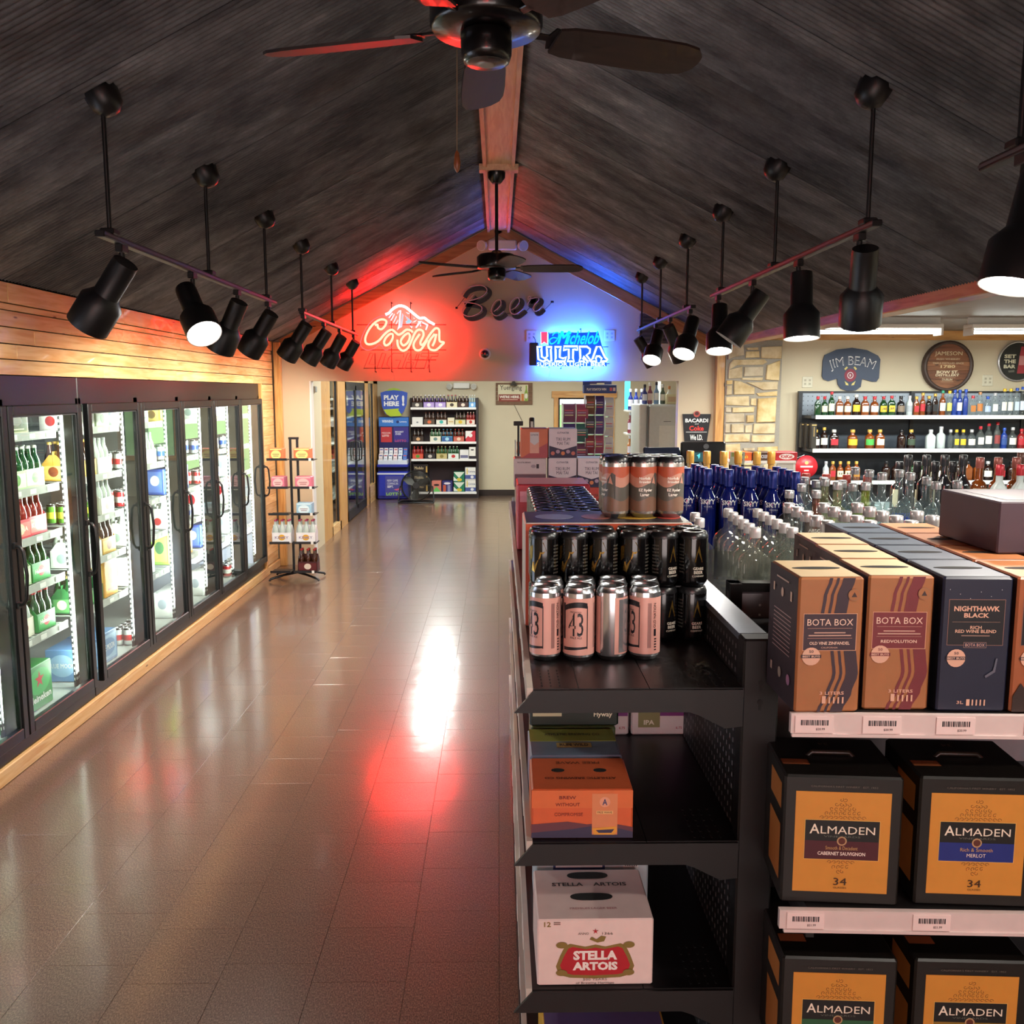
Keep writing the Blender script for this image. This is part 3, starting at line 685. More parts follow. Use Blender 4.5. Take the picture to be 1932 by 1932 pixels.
CANOPY = MB().lathe([(.012, -.075), (.03, -.07), (.055, -.045), (.062, .0), (.062, .03)], SH_B, 16).mesh('canopy')
def track(label, x, y0, y1, z, stems, heads, sgn):
    r = thing('track_light', label, 'track light', (x, y0, z))
    L_ = y1 - y0
    MB().box(-.018, .018, 0, L_, -.012, .012, SH_B, .003).box(-.020, -.018, 0, L_, -.004, .004, M('#6a6a70', .3, .6)).box(.018, .020, 0, L_, -.004, .004, M('#6a6a70', .3, .6)).build('track_rail', r)
    for s in stems:
        zc = ZR - SL * abs(x) - z
        MB().tube([(0, s - y0, .0), (0, s - y0, zc + .02)], .0085, SH_B, 8).box(-.026, .026, s - y0 - .03, s - y0 + .03, .008, .03, SH_B, .004).build('stem', r)
        obj('canopy', CANOPY, r, (0, s - y0, zc), rot=(0, math.atan(SL) * (1 if x > 0 else -1), 0))
    for hy, aim, on, w in heads:
        a = Vector(aim).normalized()
        ax = a.cross(Vector((0, 0, 1)))
        side = Vector((0, 1, 0)) if abs(a.y) < .5 else Vector((1, 0, 0))
        q = (-a).to_track_quat('Z', 'Y')
        obj('lamp_arm', ARM, r, (0, hy - y0, -.01))
        off = q @ Vector((0, 0, .045)) + Vector((-sgn * .0, -.055, -.135))
        h = obj('lamp_head', HEADME, r, Vector((0, hy - y0, 0)) + off, rot=q.to_euler())
        obj('bulb', LENSON if on else LENSOFF, h)
        if on and w:
            l = bpy.data.lights.new('track_spot', 'SPOT'); l.energy = w; l.spot_size = 2.5; l.spot_blend = .7; l.shadow_soft_size = .05; l.color = (1, .93, .82)
            lo = bpy.data.objects.new('track_spot', l); COL.objects.link(lo)
            lo.location = Vector((x, hy, z)) + off + a * .30; lo.rotation_euler = q.to_euler()
    return r
DL, DLc = (-.45, -.05, -.9), (-.5, .25, -.8)
track('black track light at upper left nearest the camera, four heads', -1.415, 3.36, 5.9, 2.46, (3.45, 4.6, 5.72),
      [(3.55, (-.6, .2, -.74), True, 66), (4.35, (.45, -.55, -.75), True, 30), (5.08, (-.45, .25, -.8), True, 58), (5.75, (-.55, .25, -.74), True, 58)], -1)
track('black track light beside the red neon sign, red light along its rail', -1.415, 6.72, 9.3, 2.47, (6.75, 7.95, 9.06),
      [(6.78, (-.55, .2, -.75), True, 56), (7.55, (-.55, .1, -.78), True, 52), (8.3, (-.5, .25, -.78), True, 46), (9.1, (-.5, .2, -.75), True, 50)], -1)
track('black track light over the liquor aisle edge, two bulbs shining down', 1.355, 3.34, 5.86, 2.50, (3.43, 4.57, 5.64),
      [(3.5, (.15, .45, -.88), True, 24), (4.2, (0, -.12, -1), True, 30), (4.95, (-.55, .1, -.8), False, 0), (5.72, (-.06, -.3, -1), True, 40)], 1)
track('black track light beside the blue neon sign, blue light along its rail', 1.355, 6.44, 8.92, 2.49, (6.67, 7.76, 8.75),
      [(6.55, (-.3, -.45, -.85), True, 30), (7.3, (.45, .3, -.85), True, 60), (7.95, (-.25, -.5, -.8), True, 30), (8.8, (.5, .1, -.75), True, 40)], 1)
track('black track light cut off at the upper right picture edge', 1.355, .2, 2.62, 2.52, (.5, 1.6, 2.45),
      [(2.42, (-.25, -.1, -.95), True, 24), (1.5, (-.3, .25, -.9), True, 24), (.6, (-.3, .4, -.85), True, 20)], 1)
# ---- wall signs on the gable
def ribbon(m, pts, w, y0, y1, mat):
    P_ = [Vector(p) for p in pts]; L_, R_ = [], []
    for i, p in enumerate(P_):
        t = (P_[min(i + 1, len(P_) - 1)] - P_[max(i - 1, 0)]); t = t.normalized() if t.length > 1e-9 else Vector((1, 0, 0))
        n = Vector((-t.z, 0, t.x)) * (w / 2); L_.append(p + n); R_.append(p - n)
    n = len(P_); vs = [(q.x, y0, q.z) for q in L_] + [(q.x, y0, q.z) for q in R_] + [(q.x, y1, q.z) for q in L_] + [(q.x, y1, q.z) for q in R_]
    fs = []
    for i in range(n - 1): fs += [(i, i + 1, n + i + 1, n + i), (2 * n + i, 3 * n + i, 3 * n + i + 1, 2 * n + i + 1), (i, 2 * n + i, 2 * n + i + 1, i + 1), (n + i, n + i + 1, 3 * n + i + 1, 3 * n + i)]
    fs += [(0, n, 3 * n, 2 * n), (n - 1, 3 * n - 1, 4 * n - 1, 2 * n - 1)]
    m.raw(vs, fs, mat)
def crop(ox, oy, s, d):
    return lambda pts: [atY(ox + x / s, oy + y / s, d) for x, y in pts]
RED = M((1.0, .0115, .0075), 1, 0, 0, 1, 62.0); RIM = M((1.0, .05, .06), 1, 0, 0, 1, 3.0); NWHITE = M((.80, .92, 1.0), 1, 0, 0, 1, 3.0); SNOW = M((.85, .92, 1.0), 1, 0, 0, 1, .75); ICE = M((.30, .75, .95), 1, 0, 0, 1, .6)
DEAD = M('#c98a86', .25, 0, .05, 20, 0, .5); WIRE = M('#2a1210', .5)
def coors():
    r = thing('neon_sign', 'red neon script beer sign with a white mountain, LIGHT tube unlit', 'neon sign', atY(766, 640, 9.93))
    off = -r.location
    c = crop(640, 560, 7.43, 9.87); cb = crop(640, 560, 7.43, 9.905)
    sh = lambda L_: [p + off for p in L_]
    strokes = [[(500, 400), (535, 390), (545, 435), (590, 455), (640, 410), (662, 350), (625, 318), (560, 325), (480, 380), (410, 470), (368, 570), (372, 640), (415, 667), (490, 652), (560, 610), (620, 540), (680, 485), (740, 462), (790, 500), (830, 530), (880, 510), (940, 462), (1000, 470), (1030, 500)],
               [(625, 640), (650, 680), (700, 660), (745, 590), (748, 525), (705, 525), (650, 580), (625, 640)], [(862, 640), (900, 682), (960, 640), (992, 560), (970, 512), (915, 540), (870, 600), (862, 640)],
               [(815, 600), (822, 680), (855, 735), (905, 755), (965, 715), (1012, 620), (1060, 510), (1110, 462), (1170, 480), (1180, 545), (1140, 630), (1150, 675), (1190, 650), (1240, 575), (1300, 490), (1355, 440), (1400, 465), (1402, 560), (1412, 625), (1468, 640), (1430, 682), (1390, 722), (1340, 750), (1275, 735), (1248, 680), (1270, 610), (1340, 520)],
               [(1130, 520), (1060, 620), (1042, 690), (1075, 745), (1140, 742), (1195, 670), (1235, 600)], [(1362, 520), (1335, 630), (1305, 690)]]
    for s in strokes: MB().tube(sh(cm(c(s), 4)), .0120, RED, 8).build('red_letter_tube', r)
    for s in ([(560, 530), (640, 480), (690, 380), (680, 290), (600, 265), (480, 320), (390, 420), (320, 560), (300, 680), (380, 745), (480, 730), (570, 670), (640, 745), (720, 720), (790, 640)],):
        MB().tube(sh(cm(c(s), 4)), .004, RIM, 6).build('border_tube', r)
    MB().tube(sh(cm(c([(650, 248), (700, 225), (740, 180), (800, 140), (860, 125), (930, 145), (1000, 200), (1060, 250), (1130, 300), (1190, 295), (1250, 340), (1335, 388)]), 4)), .0125, NWHITE, 8).build('mountain_tube', r)
    m = MB()
    for p in ([(850, 185), (868, 190), (850, 430), (810, 470), (830, 400)], [(770, 235), (780, 245), (730, 335), (715, 330)], [(800, 265), (808, 280), (762, 370), (755, 360)], [(820, 320), (825, 340), (800, 385), (788, 380)], [(740, 225), (755, 232), (700, 300), (690, 290)], [(840, 190), (845, 200), (815, 240), (805, 235)],
              [(930, 210), (990, 235), (960, 240)], [(1100, 340), (1160, 340), (1080, 440), (1065, 430), (1110, 360)], [(1160, 345), (1250, 390), (1220, 470), (1205, 460), (1225, 400), (1165, 370)], [(1040, 290), (1060, 300), (1045, 310)], [(985, 400), (1030, 420), (1010, 440)], [(1140, 370), (1150, 410), (1130, 415)], [(1020, 360), (1090, 320), (1060, 355)]):
        q = sh(c(p)); m.prism([(v.x, v.z) for v in q], q[0].y, q[0].y + .01, SNOW)
    m.build('snow_panel', r)
    m = MB()
    for p in ([(885, 230), (900, 260), (880, 420), (850, 440)], [(915, 255), (960, 290), (1020, 340), (1000, 370), (940, 380), (930, 340), (960, 330)]):
        q = sh(c(p)); m.prism([(v.x, v.z) for v in q], q[0].y, q[0].y + .01, ICE)
    m.build('ice_panel', r)
    for s in ([(430, 790), (480, 795), (415, 945), (505, 955), (490, 1005), (345, 1005), (430, 790)], [(600, 790), (655, 795), (590, 1005), (525, 1005), (600, 790)], [(900, 850), (905, 795), (760, 790), (690, 860), (668, 950), (715, 1003), (820, 1003), (860, 890), (790, 890)], [(960, 790), (1000, 800), (965, 880), (1060, 885), (1090, 800), (1125, 800), (1060, 1003), (1015, 1003), (1045, 920), (950, 920), (925, 1003), (880, 1003), (960, 790)], [(1140, 835), (1155, 790), (1395, 795), (1380, 835), (1290, 838), (1240, 1000), (1195, 1000), (1240, 838), (1140, 835)]):
        MB().tube(sh(c(s)), .0042, DEAD, 6).build('unlit_letter_tube', r)
    m = MB()
    for s in ([(245, 392), (1500, 392)], [(300, 745), (1500, 745)], [(340, 1003), (1200, 1003)], [(730, 80), (735, 1050)], [(1000, 80), (1005, 1050)], [(500, 790), (505, 1050)], [(1250, 720), (1265, 1050)], [(1060, 885), (1360, 885)]):
        m.tube(sh(cb(s)), .0042, WIRE, 6)
    for s in ((730, 80), (1000, 80), (505, 1050), (1265, 1050), (735, 1050), (1005, 1050)):
        p = sh(cb([s]))[0]; m.tube([p, p + Vector((0, .095, 0))], .006, WIRE, 6)
    m.build('wire_frame', r)
    MB().tube(sh(cb([(735, 1050), (760, 1080), (770, 1120), (765, 1180)])), .003, M('#cfc4b4', .5), 6).build('power_cord', r)
coors()
CYAN = M((.01, .50, .70), 1, 0, 0, 1, 1.1); UWHITE = M((.70, .85, 1.0), 1, 0, 0, 1, 1.5); BLUE = M((.02, .14, 1.0), 1, 0, 0, 1, 260.0); BPAN = M((.015, .13, 1.0), 1, 0, 0, 1, .30); RIBR = M((.9, .06, .16), 1, 0, 0, 1, .9)
def ultra():
    r = thing('neon_sign', 'blue and white lit beer sign with a cyan script and red ribbon', 'neon sign', atY(1078, 660, 9.92))
    off = -r.location; c = crop(980, 610, 9.66, 9.85); cb = crop(980, 610, 9.66, 9.90)
    sh = lambda L_: [p + off for p in L_]
    k = 9.66 * F / 9.92 * 1.0
    q = sh(crop(980, 610, 9.66, 9.868)([(540, 185), (1440, 160), (1500, 400), (1590, 640), (1590, 780), (310, 780), (310, 440), (530, 400)])); MB().prism([(v.x, v.z) for v in q], q[0].y, q[0].y + .008, BPAN).build('blue_back_panel', r)
    for t_, cx_, cy_, w_, h_, bo in (('M', 800, 258, .092, .135, 0), ('ichelob', 1180, 262, .335, .140, .02)):
        m = MB(); p = sh(c([(cx_, cy_)]))[0]; m.at(p.x, p.y, p.z).text(t_, CYAN, 0, 0, w_, h_, 0, bo, .3, thick=.012)
        if not bo: m.at(p.x + .012, p.y, p.z).text(t_, CYAN, 0, 0, w_, h_, 0, bo, .3, thick=.012)
        m.build('script_letters', r)
    MB().tube(sh(cm(c([(680, 270), (610, 262), (548, 310), (575, 372), (640, 350), (690, 290), (720, 215), (700, 168), (640, 180), (600, 225)]), 4)), .007, CYAN, 8).build('swash_tube', r)
    for s in ([(320, 430), (410, 430), (400, 480), (410, 610), (465, 640), (508, 600), (500, 470), (490, 430), (590, 430), (572, 480), (582, 690), (525, 690), (510, 660), (430, 698), (345, 655), (332, 470)], [(645, 430), (760, 430), (740, 480), (735, 620), (800, 640), (850, 610), (830, 692), (640, 692), (662, 640), (660, 480)],
              [(810, 420), (1060, 420), (1055, 490), (1020, 478), (980, 470), (975, 640), (1000, 692), (870, 692), (900, 640), (900, 470), (840, 480), (812, 500)], [(1090, 425), (1230, 425), (1290, 470), (1280, 540), (1220, 580), (1300, 680), (1240, 692), (1165, 600), (1160, 640), (1185, 692), (1085, 692), (1110, 640), (1105, 480)],
              [(1410, 425), (1470, 425), (1560, 620), (1602, 660), (1580, 692), (1480, 692), (1500, 640), (1455, 600), (1410, 600), (1390, 640), (1410, 692), (1290, 692), (1335, 640)]):
        MB().tube(sh(c(s)), .0105, UWHITE, 8, True).build('white_letter_tube', r)
    p = sh(c([(945, 745)]))[0]; MB().at(p.x, p.y, p.z).text('SUPERIOR LIGHT BEER', UWHITE, 0, 0, .735, .038, 0, .01, thick=.01).build('tagline_letters', r)
    q = sh(c([(390, 158), (512, 158), (510, 380), (450, 340), (395, 385)])); MB().prism([(v.x, v.z) for v in q], q[0].y, q[0].y + .012, RIBR).build('ribbon_panel', r)
    MB().tube(sh(c([(390, 158), (395, 385), (450, 340), (510, 380), (512, 158)])), .003, UWHITE, 6).build('ribbon_edge', r)
    for s in ([(545, 200), (1420, 180)], [(540, 390), (1480, 390)], [(330, 560), (1540, 560)], [(330, 765), (1570, 765)]): MB().tube(sh(crop(980, 610, 9.66, 9.892)(s)), .007, BLUE, 6).build('blue_back_tube', r)
    m = MB()
    for s in ([(520, 175), (1130, 175)], [(1120, 100), (1120, 440)], [(540, 170), (540, 820)], [(1350, 380), (1340, 820)], [(1500, 428), (1620, 428)], [(270, 750), (1640, 735)], [(760, 660), (760, 820)], [(1110, 700), (1100, 820)]): m.tube(sh(cb(s)), .004, M('#12183a', .5), 6)
    for s in ((1120, 100), (760, 820), (1340, 820)): p = sh(cb([s]))[0]; m.tube([p, p + Vector((0, .10, 0))], .006, M('#12183a', .5), 6)
    m.build('wire_frame', r)
    q = sh(cb([(265, 560)]))[0]; MB().at(q.x, q.y, q.z).box(-.05, .05, -.02, .05, -.12, .12, M('#1d2030', .5), .01).build('transformer', r)
    MB().tube(sh(cm(cb([(245, 235), (280, 280), (300, 400), (270, 470)]), 4)), .004, RUBBER, 6).build('power_cord', r)
    MB().tube(sh(cm(cb([(400, 790), (550, 850), (540, 960)]), 4)), .004, WHITE, 6).build('power_cord', r)
ultra()
def beer():
    r = thing('script_sign', 'unlit Beer script sign, dark channel letters with a pale glass tube', 'wall sign', atY(945, 570, 9.95))
    off = -r.location; c = crop(840, 520, 8.78, 9.90); cb = crop(846, 525, 8.78, 9.94)
    sh = lambda L_: [p + off for p in L_]
    CH = M('#1c1018', .45)
    S_ = {'B': [(270, 315), (330, 230), (430, 178), (560, 160), (650, 182), (692, 240), (650, 310), (560, 368), (440, 405), (285, 437), (400, 448), (520, 470), (602, 520), (592, 590), (500, 652), (390, 675), (300, 640), (280, 580), (330, 490), (400, 395), (472, 310)],
          'e': [(805, 595), (870, 545), (922, 470), (910, 402), (850, 410), (790, 480), (765, 570), (790, 640), (850, 665), (910, 640), (968, 590)], 'e2': [(1095, 570), (1170, 520), (1228, 430), (1205, 368), (1140, 380), (1085, 450), (1070, 540), (1095, 620), (1160, 640), (1230, 600), (1290, 545)],
          'r': [(1355, 480), (1400, 410), (1418, 350), (1385, 350), (1370, 390), (1430, 375), (1530, 365), (1545, 410), (1480, 480), (1460, 550), (1490, 590), (1540, 572), (1592, 520)]}
    for k, s in S_.items():
        m = MB(); q = sh(cm(cb(s), 5)); ribbon(m, q, .042, q[0].y - .015, q[0].y + .055, CH); lo = m.build('channel_letter', r)
        MB().tube(sh(cm(c(s), 5)), .0058, M('#e0b8bc', .2, 0, .05, 20, 0, .5), 6).build('glass_tube', lo)
    m = MB()
    for a, b_ in (((135, 490), (270, 320)), ((1590, 530), (1720, 390)), ((680, 560), (780, 590)), ((960, 590), (1080, 560)), ((1290, 545), (1355, 480))): m.tube(sh(cb([a, b_])), .003, CH, 6)
    p = sh(cb([(135, 490)]))[0]; m.at(p.x, p.y, p.z).lathe([(.012, -.01), (.012, .01)], CH, 10)
    p = sh(cb([(1720, 390)]))[0]; m.at(p.x, p.y, p.z).lathe([(.016, -.01), (.016, .01)], CH, 10)
    m.build('wire', r)
beer()
def outlet(label, x, y, z, wide=True):
    w = .115 if wide else .07
    r = tag(MB().box(-w / 2, w / 2, -.008, 0, -.06, .06, M('#d8d2bc', .45), .003).build('wall_outlet', None, (x, y, z)), label, 'outlet', 'wall outlets')
    m = MB()
    for dx in ((-.025, .025) if wide else (0,)):
        for dz in (-.02, .02): m.box(dx - .012, dx + .012, -.0095, -.008, dz - .012, dz + .012, M('#bdb69e', .45)).box(dx - .006, dx - .004, -.0099, -.0095, dz - .003, dz + .006, BLACK).box(dx + .003, dx + .005, -.0099, -.0095, dz - .003, dz + .006, BLACK)
    m.build('socket', r)
p = atY(1003, 634, YF); outlet('double outlet plate left of the blue neon sign, cord plugged in', p.x, YF, p.z)
p = atY(1150, 633, YF); outlet('double outlet plate right of the blue neon sign', p.x, YF, p.z)
p = atY(1523, 721, YF); outlet('ivory outlet plate between the pier and the bear-paw-shaped sign'.replace('bear-paw-shaped', 'dark blue'), p.x, YF, p.z)
p = atY(1863, 718, YF); outlet('ivory outlet plate beside the barrel head sign', p.x, YF, p.z)
def emlight(label, x, y, z, sc):
    r = tag(MB().box(-.15 * sc, .15 * sc, -.06, 0, -.05, .055, WHITE, .012).build('emergency_light', None, (x, y, z)), label, 'emergency light')
    for s in (-1, 1):
        h = MB().mx(Matrix.Rotation(s * .5, 4, 'Z') @ Matrix.Rotation(PI / 2 + .2, 4, 'X')).lathe([(.03, 0), (.045, .015), (.055, .05), (.055, .075)], WHITE, 16).lathe([(.048, .0755), (.02, .077)], M('#cfcfc8', .15), 16, capb=False).build('lamp_head', r, (s * .19 * sc, -.04, .0))
p = atY(948, 464, YF); emlight('white emergency light at the gable peak', p.x, YF, p.z, 1)
p = atY(871, 728, YB); emlight('small white emergency light above the back room shelving', p.x, YB, p.z, 1)
p = atY(915, 668, YF); d = tag(MB().mx(Matrix.Rotation(PI / 2, 4, 'X')).lathe([(.062, 0), (.062, .012), (.052, .022)], WHITE, 24).build('security_camera', None, p), 'round white dome security camera between the neon signs', 'security camera')
MB().mx(Matrix.Rotation(PI / 2, 4, 'X')).lathe([(.045, .02), (.042, .04), (.03, .055), (.012, .062)], M('#08080a', .08, 0, .1, 20, 0, 1), 20).build('dome', d)
p = atY(1240, 620, YF); v = tag(MB().box(-.19, .19, -.01, 0, -.16, .16, M('#57504c', .5), .004).build('wall_vent', None, p), 'dark square vent behind the far track light', 'vent')
for i in range(7): MB().box(-.16, .16, -.022, -.008, -.13 + i * .04, -.11 + i * .04, M('#3a3431', .5)).build('slat', v)
# red neon ring on the front wall, behind the photographer: the cans and the fan mirror it
m = MB().tube([(.42 * math.cos(i * PI / 16), 0, .22 * math.sin(i * PI / 16)) for i in range(32)], .014, RED, 8, True)
tag(m.build('neon_sign', None, (-.05, -3.1, 2.45)), 'red neon ring on the front wall', 'neon sign')
# ================================================================== wire rack beside the coolers
def rack():
    r = thing('display_rack', 'black wire display rack standing at the corner post', 'display rack', (-2.06, 9.22, 0))
    m = MB()
    for dx in (-.035, .035): m.box(dx - .011, dx + .011, -.011, .011, .06, 1.44, BLACK)
    m.box(-.05, .05, -.014, .014, 1.43, 1.452, BLACK); m.build('column', r)
    for s in (-1, 1):
        for t in (-.16, .16): MB().tube([(0, 0, .07), (s * .12, t * .6, .06), (s * .24, t, .03), (s * .25, t, .012)], .012, BLACK, 8).build('foot', r)
    for i, z in enumerate((1.235, .955, .69, .40, .105)):
        for s, xc in ((-1, -.125), (1, .125)):
            w = .105 if s < 0 else .12
            m = MB().box(xc - w, xc + w * .9, -.19, .0, z - .006, z, BLACK).box(xc - w, xc + w * .9, -.195, -.19, z - .006, z + .018, BLACK)
            so = m.build('shelf', r)
            if s > 0: MB().box(xc + .06, xc + .085, -.198, -.195, z - .008, z + .02, WHITE).build('price_tag', so)
rack()
def rk(col, acc, lab, x, z, w=.13, h=.112):
    sp = [('e', 0, h * .45, w * .38, h * .4, acc), ('r', 0, h * .92, w * .9, h * .1, acc), ('r', 0, h * .5, w * .5, h * .05, '#7a2a2a'), ('r', 0, h * .35, w * .4, h * .05, '#7a2a2a')]
    carton('snack_carton', lab, 'carton', w, .14, h, col, sp, group='cartons on the wire rack').location = (x, 9.045, z)
rk('#d8754a', '#f0dc86', 'yellow and orange carton, left one on the wire rack top shelf', -2.20, 1.236)
rk('#d8754a', '#f0dc86', 'yellow and orange carton, right one on the wire rack top shelf', -1.945, 1.236, .16)
rk('#d8748a', '#f0b8b4', 'pink carton, left one on the wire rack second shelf', -2.19, .956)
rk('#d8748a', '#f0b8b4', 'pink carton, right one on the wire rack second shelf', -1.94, .956, .16)
rk('#9cc4d8', '#d8eaf0', 'pale blue carton alone on the wire rack middle shelf', -1.94, .691, .15)
for x, lab in ((-2.17, 'white bottle carrier, left one low on the wire rack'), (-1.93, 'white bottle carrier, right one low on the wire rack')):
    o = carrier('bottle_carrier', lab, '#e6e2e4', '#ece8ea', '#d8a02a', 'KINKY', CLEARB, '#b03a5a', 'carriers on the wire rack', txtc='#8a7a9a'); o.location = (x, 9.05, .402)
o = carrier('bottle_carrier', 'dark red bottle carrier at the bottom of the wire rack', '#3a1214', '#5a1a1c', '#d8c8b8', '', AMBER, '#b02a2a', 'carriers on the wire rack'); o.location = (-1.92, 9.05, .107)
# ================================================================== back room, left side: pine front with glass cooler doors
m = MB()
for a, b_ in ((11.45, 12.05), (12.62, 13.25), (15.15, 15.6), (16.25, 16.79)): m.box(-2.26, -2.2, a, b_, 0, 2.6, PINE_Z)
m.box(-2.26, -2.2, 11.45, 16.79, 2.05, 2.6, PINE_Y).box(-2.26, -2.2, 12.0, 12.7, 0, .12, PINE_Y).box(-2.26, -2.2, 15.5, 16.3, 0, .30, PINE_Y)
bl = struct(m.build('wall_cooler'), 'pine front of the back room cooler')
for a, b_ in ((12.05, 12.62), (15.6, 16.25)):
    MB().box(-2.235, -2.230, a, b_, .1, 2.05, PANE).build('pane', bl)
    m = MB(); m.box(-2.24, -2.215, a, a + .03, .12, 2.05, BLACK).box(-2.24, -2.215, b_ - .03, b_, .12, 2.05, BLACK); m.build('pane_frame', bl)
d = MB(); a, b_ = 13.25, 15.15
d.box(-.03, 0, a, a + .06, .02, 2.05, BLACK).box(-.03, 0, b_ - .06, b_, .02, 2.05, BLACK).box(-.03, 0, a, b_, 1.93, 2.05, BLACK).box(-.03, 0, a, b_, .02, .16, BLACK).box(-.03, 0, 14.15, 14.25, .1, 2.0, BLACK)
dr = struct(d.build('door_1', None, (-2.195, 0, 0)), 'black framed glass double door in the pine front')
MB().box(-.018, -.012, a + .06, 14.15, .16, 1.93, PANE).build('pane', dr); MB().box(-.018, -.012, 14.25, b_ - .06, .16, 1.93, PANE).build('pane', dr)
for y in (14.08, 14.32): MB().tube([(0, y, .85), (.05, y, .86), (.055, y, 1.0), (.05, y, 1.14), (0, y, 1.15)], .012, BLACK, 8).build('handle', dr)
# dark shelving with packs inside that cooler
m = MB().box(-3.1, -3.05, 11.4, 16.8, 0, 2.4, M('#2a2a2c', .6))
for z in (.35, .75, 1.15, 1.5, 1.8): m.box(-2.9, -2.42, 11.5, 16.7, z - .02, z, WHITE)
tag(m.build('storage_shelving'), 'white shelves inside the back room cooler', 'shelving')
area('cooler_lamp', (-2.32, 13.9, 2.2), (.1, 4), 30, COOL)
random.seed(8)
n = 0
for z in (.35, .75, 1.15, 1.5):
    for y in (11.75, 12.15, 12.55, 13.0):
        k = random.choice(['dk', 'cr', 'wr', 'wh', 'gr']); n += 1
        put(k, (-2.55, y, z + .001), PI / 2, f"{P[k][1]} {KIND[P[k][0]]} on white shelf {ORD[[.35, .75, 1.15, 1.5].index(z)]} up in the back cooler, {ORD[[11.75, 12.15, 12.55, 13.0].index(y)]} along", 'packs in the back cooler')
# open pine door in the passage behind the white corner bead
m = MB().box(-.02, .02, 0, .86, .01, 2.0, PINE_Z, .003); dr = struct(m.build('door_2', None, (-2.16, 10.25, 0), .10), 'pine plank door standing open in the passage')
MB().box(.02, .028, .05, .08, 1.55, 1.68, M('#8a8a88', .3, .8)).build('hinge', dr); MB().box(.02, .028, .05, .08, .25, .38, M('#8a8a88', .3, .8)).build('hinge', dr)
MB().box(.021, .07, .62, .82, 1.9, 1.97, M('#a8a8a4', .4, .3), .006).build('door_closer', dr)
struct(MB().box(-2.30, -2.2, YF + .13, 11.45, 0, 2.6, BEIGE).build('wall_passage'), 'beige passage wall')
# ================================================================== lottery kiosk
KB = M('#1c2a9a', .35, 0, .08, 10, 0, .3); KD = M('#141a5a', .4)
def kiosk():
    r = thing('lottery_kiosk', 'royal blue lottery play station with leaflets', 'kiosk', (-1.885, 16.2, 0))
    MB().box(-.275, .275, .02, .5, 0, .50, KB, .02).box(-.25, .25, .005, .02, .06, .44, M('#2334b0', .35), .006).build('cabinet', r)
    MB().box(-.27, .27, .0, .03, .445, .475, M('#c8ccea', .4)).build('counter_edge', r)
    m = MB(); face_print(m, .3, .4, 0, [('r', 0, 0, .30, .36, '#4a4a9a'), ('t', 'NEW GAME', -.02, .10, .19, .04, '#f0f0f4', .03), ('t', 'COMING IN', -.02, .045, .19, .04, '#f0f0f4', .03), ('t', 'SEPT.', -.06, -.01, .11, .04, '#f0f0f4', .03), ('p', [(.0, -.06), (.14, -.03), (.15, -.05), (.05, -.08)], '#e05a7a'), ('t', 'LOTTO', .0, -.14, .27, .05, '#9ad84a', .03), ('p', star(.1, -.1, .03), '#f0f0f0')])
    m.build('poster', r, (.02, .003, .24))
    m = MB(); face_print(m, .1, .1, 0, [('e', .0, .0, .022, .022, '#f0f0f4'), ('e', .0, .0, .015, .015, '#2334b0'), ('r', -.004, .02, .01, .03, '#f0f0f4')]); m.build('wheelchair_mark', r, (.235, .003, .43))
    MB().box(-.27, .27, .10, .5, .50, .58, M('#101440', .6)).box(-.275, .275, .0, .5, .575, .625, KB, .01).build('leaflet_ledge', r)
    MB().box(-.275, .275, .34, .42, .62, 1.46, KD, .01).build('back_panel', r)
    m = MB(); face_print(m, .54, .16, 0, [('r', 0, 0, .535, .16, '#3a7ad0'), ('t', 'WINNING', -.11, .01, .2, .05, '#e8f0fa', .03), ('e', .07, 0, .025, .025, '#1c2a6a'), ('t', 'Lottery', .17, 0, .13, .035, '#e8f0fa')]); m.build('header', r, (0, .335, 1.37))
    m = MB(); face_print(m, .54, .3, 0, [('r', -.135, .0, .2, .27, '#c0343c'), ('t', 'MISSOURI', -.14, .03, .15, .03, '#f4e8e8', .03), ('t', 'LOTTO', -.15, -.02, .12, .035, '#f4e8e8', .03), ('r', .13, 0, .27, .27, '#3a2f8a'), ('t', 'BIGGEST', .1, .05, .15, .03, '#e8e8f4', .02), ('t', 'EVER', .08, .01, .1, .03, '#e8e8f4', .02), ('t', 'LOTTO', .12, -.11, .2, .04, '#d0506a', .02)]); m.build('poster', r, (0, .335, 1.14))
    cols = ['#e8d8d8', '#e0e4ee', '#e8e8ec', '#ead8dc', '#dce4f0', '#3a6ac0']
    for i, c in enumerate(cols):
        for j in range(2):
            m = MB().at(0, 0, 0, -.25).box(-.034, .034, 0, .004, 0, .13, M(c, .6)); face_print(m, .06, .1, -.0005, [('r', 0, .10, .05, .02, '#b04a5a' if i % 2 else '#4a5aa0'), ('r', 0, .05, .045, .006, '#8a8aa0'), ('r', 0, .035, .045, .006, '#8a8aa0')])
            m.build('leaflet', r, (-.215 + i * .086, .20 - j * .12, .70 + (1 - j) * .10 - .02))
    MB().box(-.26, .26, .05, .33, .625, .70, M('#d8dce6', .4)).build('leaflet_tray', r)
kiosk()
r = thing('play_here_sign', 'blue shield sign reading PLAY HERE over the lottery kiosk', 'sign', (-1.87, 16.50, 1.461))
sh = [(-.24, .43), (-.15, .46), (0, .475), (.15, .46), (.245, .43), (.225, .22), (.17, .09), (.08, .01), (-.07, .005), (-.16, .06), (-.215, .18)]
MB().prism(sh, 0, .02, M('#3558c0', .35)).prism([(-.15, .455), (-.08, .50), (0, .515), (.08, .50), (.15, .455)], .004, .018, M('#a8c43a', .4)).box(-.03, .03, .005, .02, -.005, .02, KD).build('panel', r)
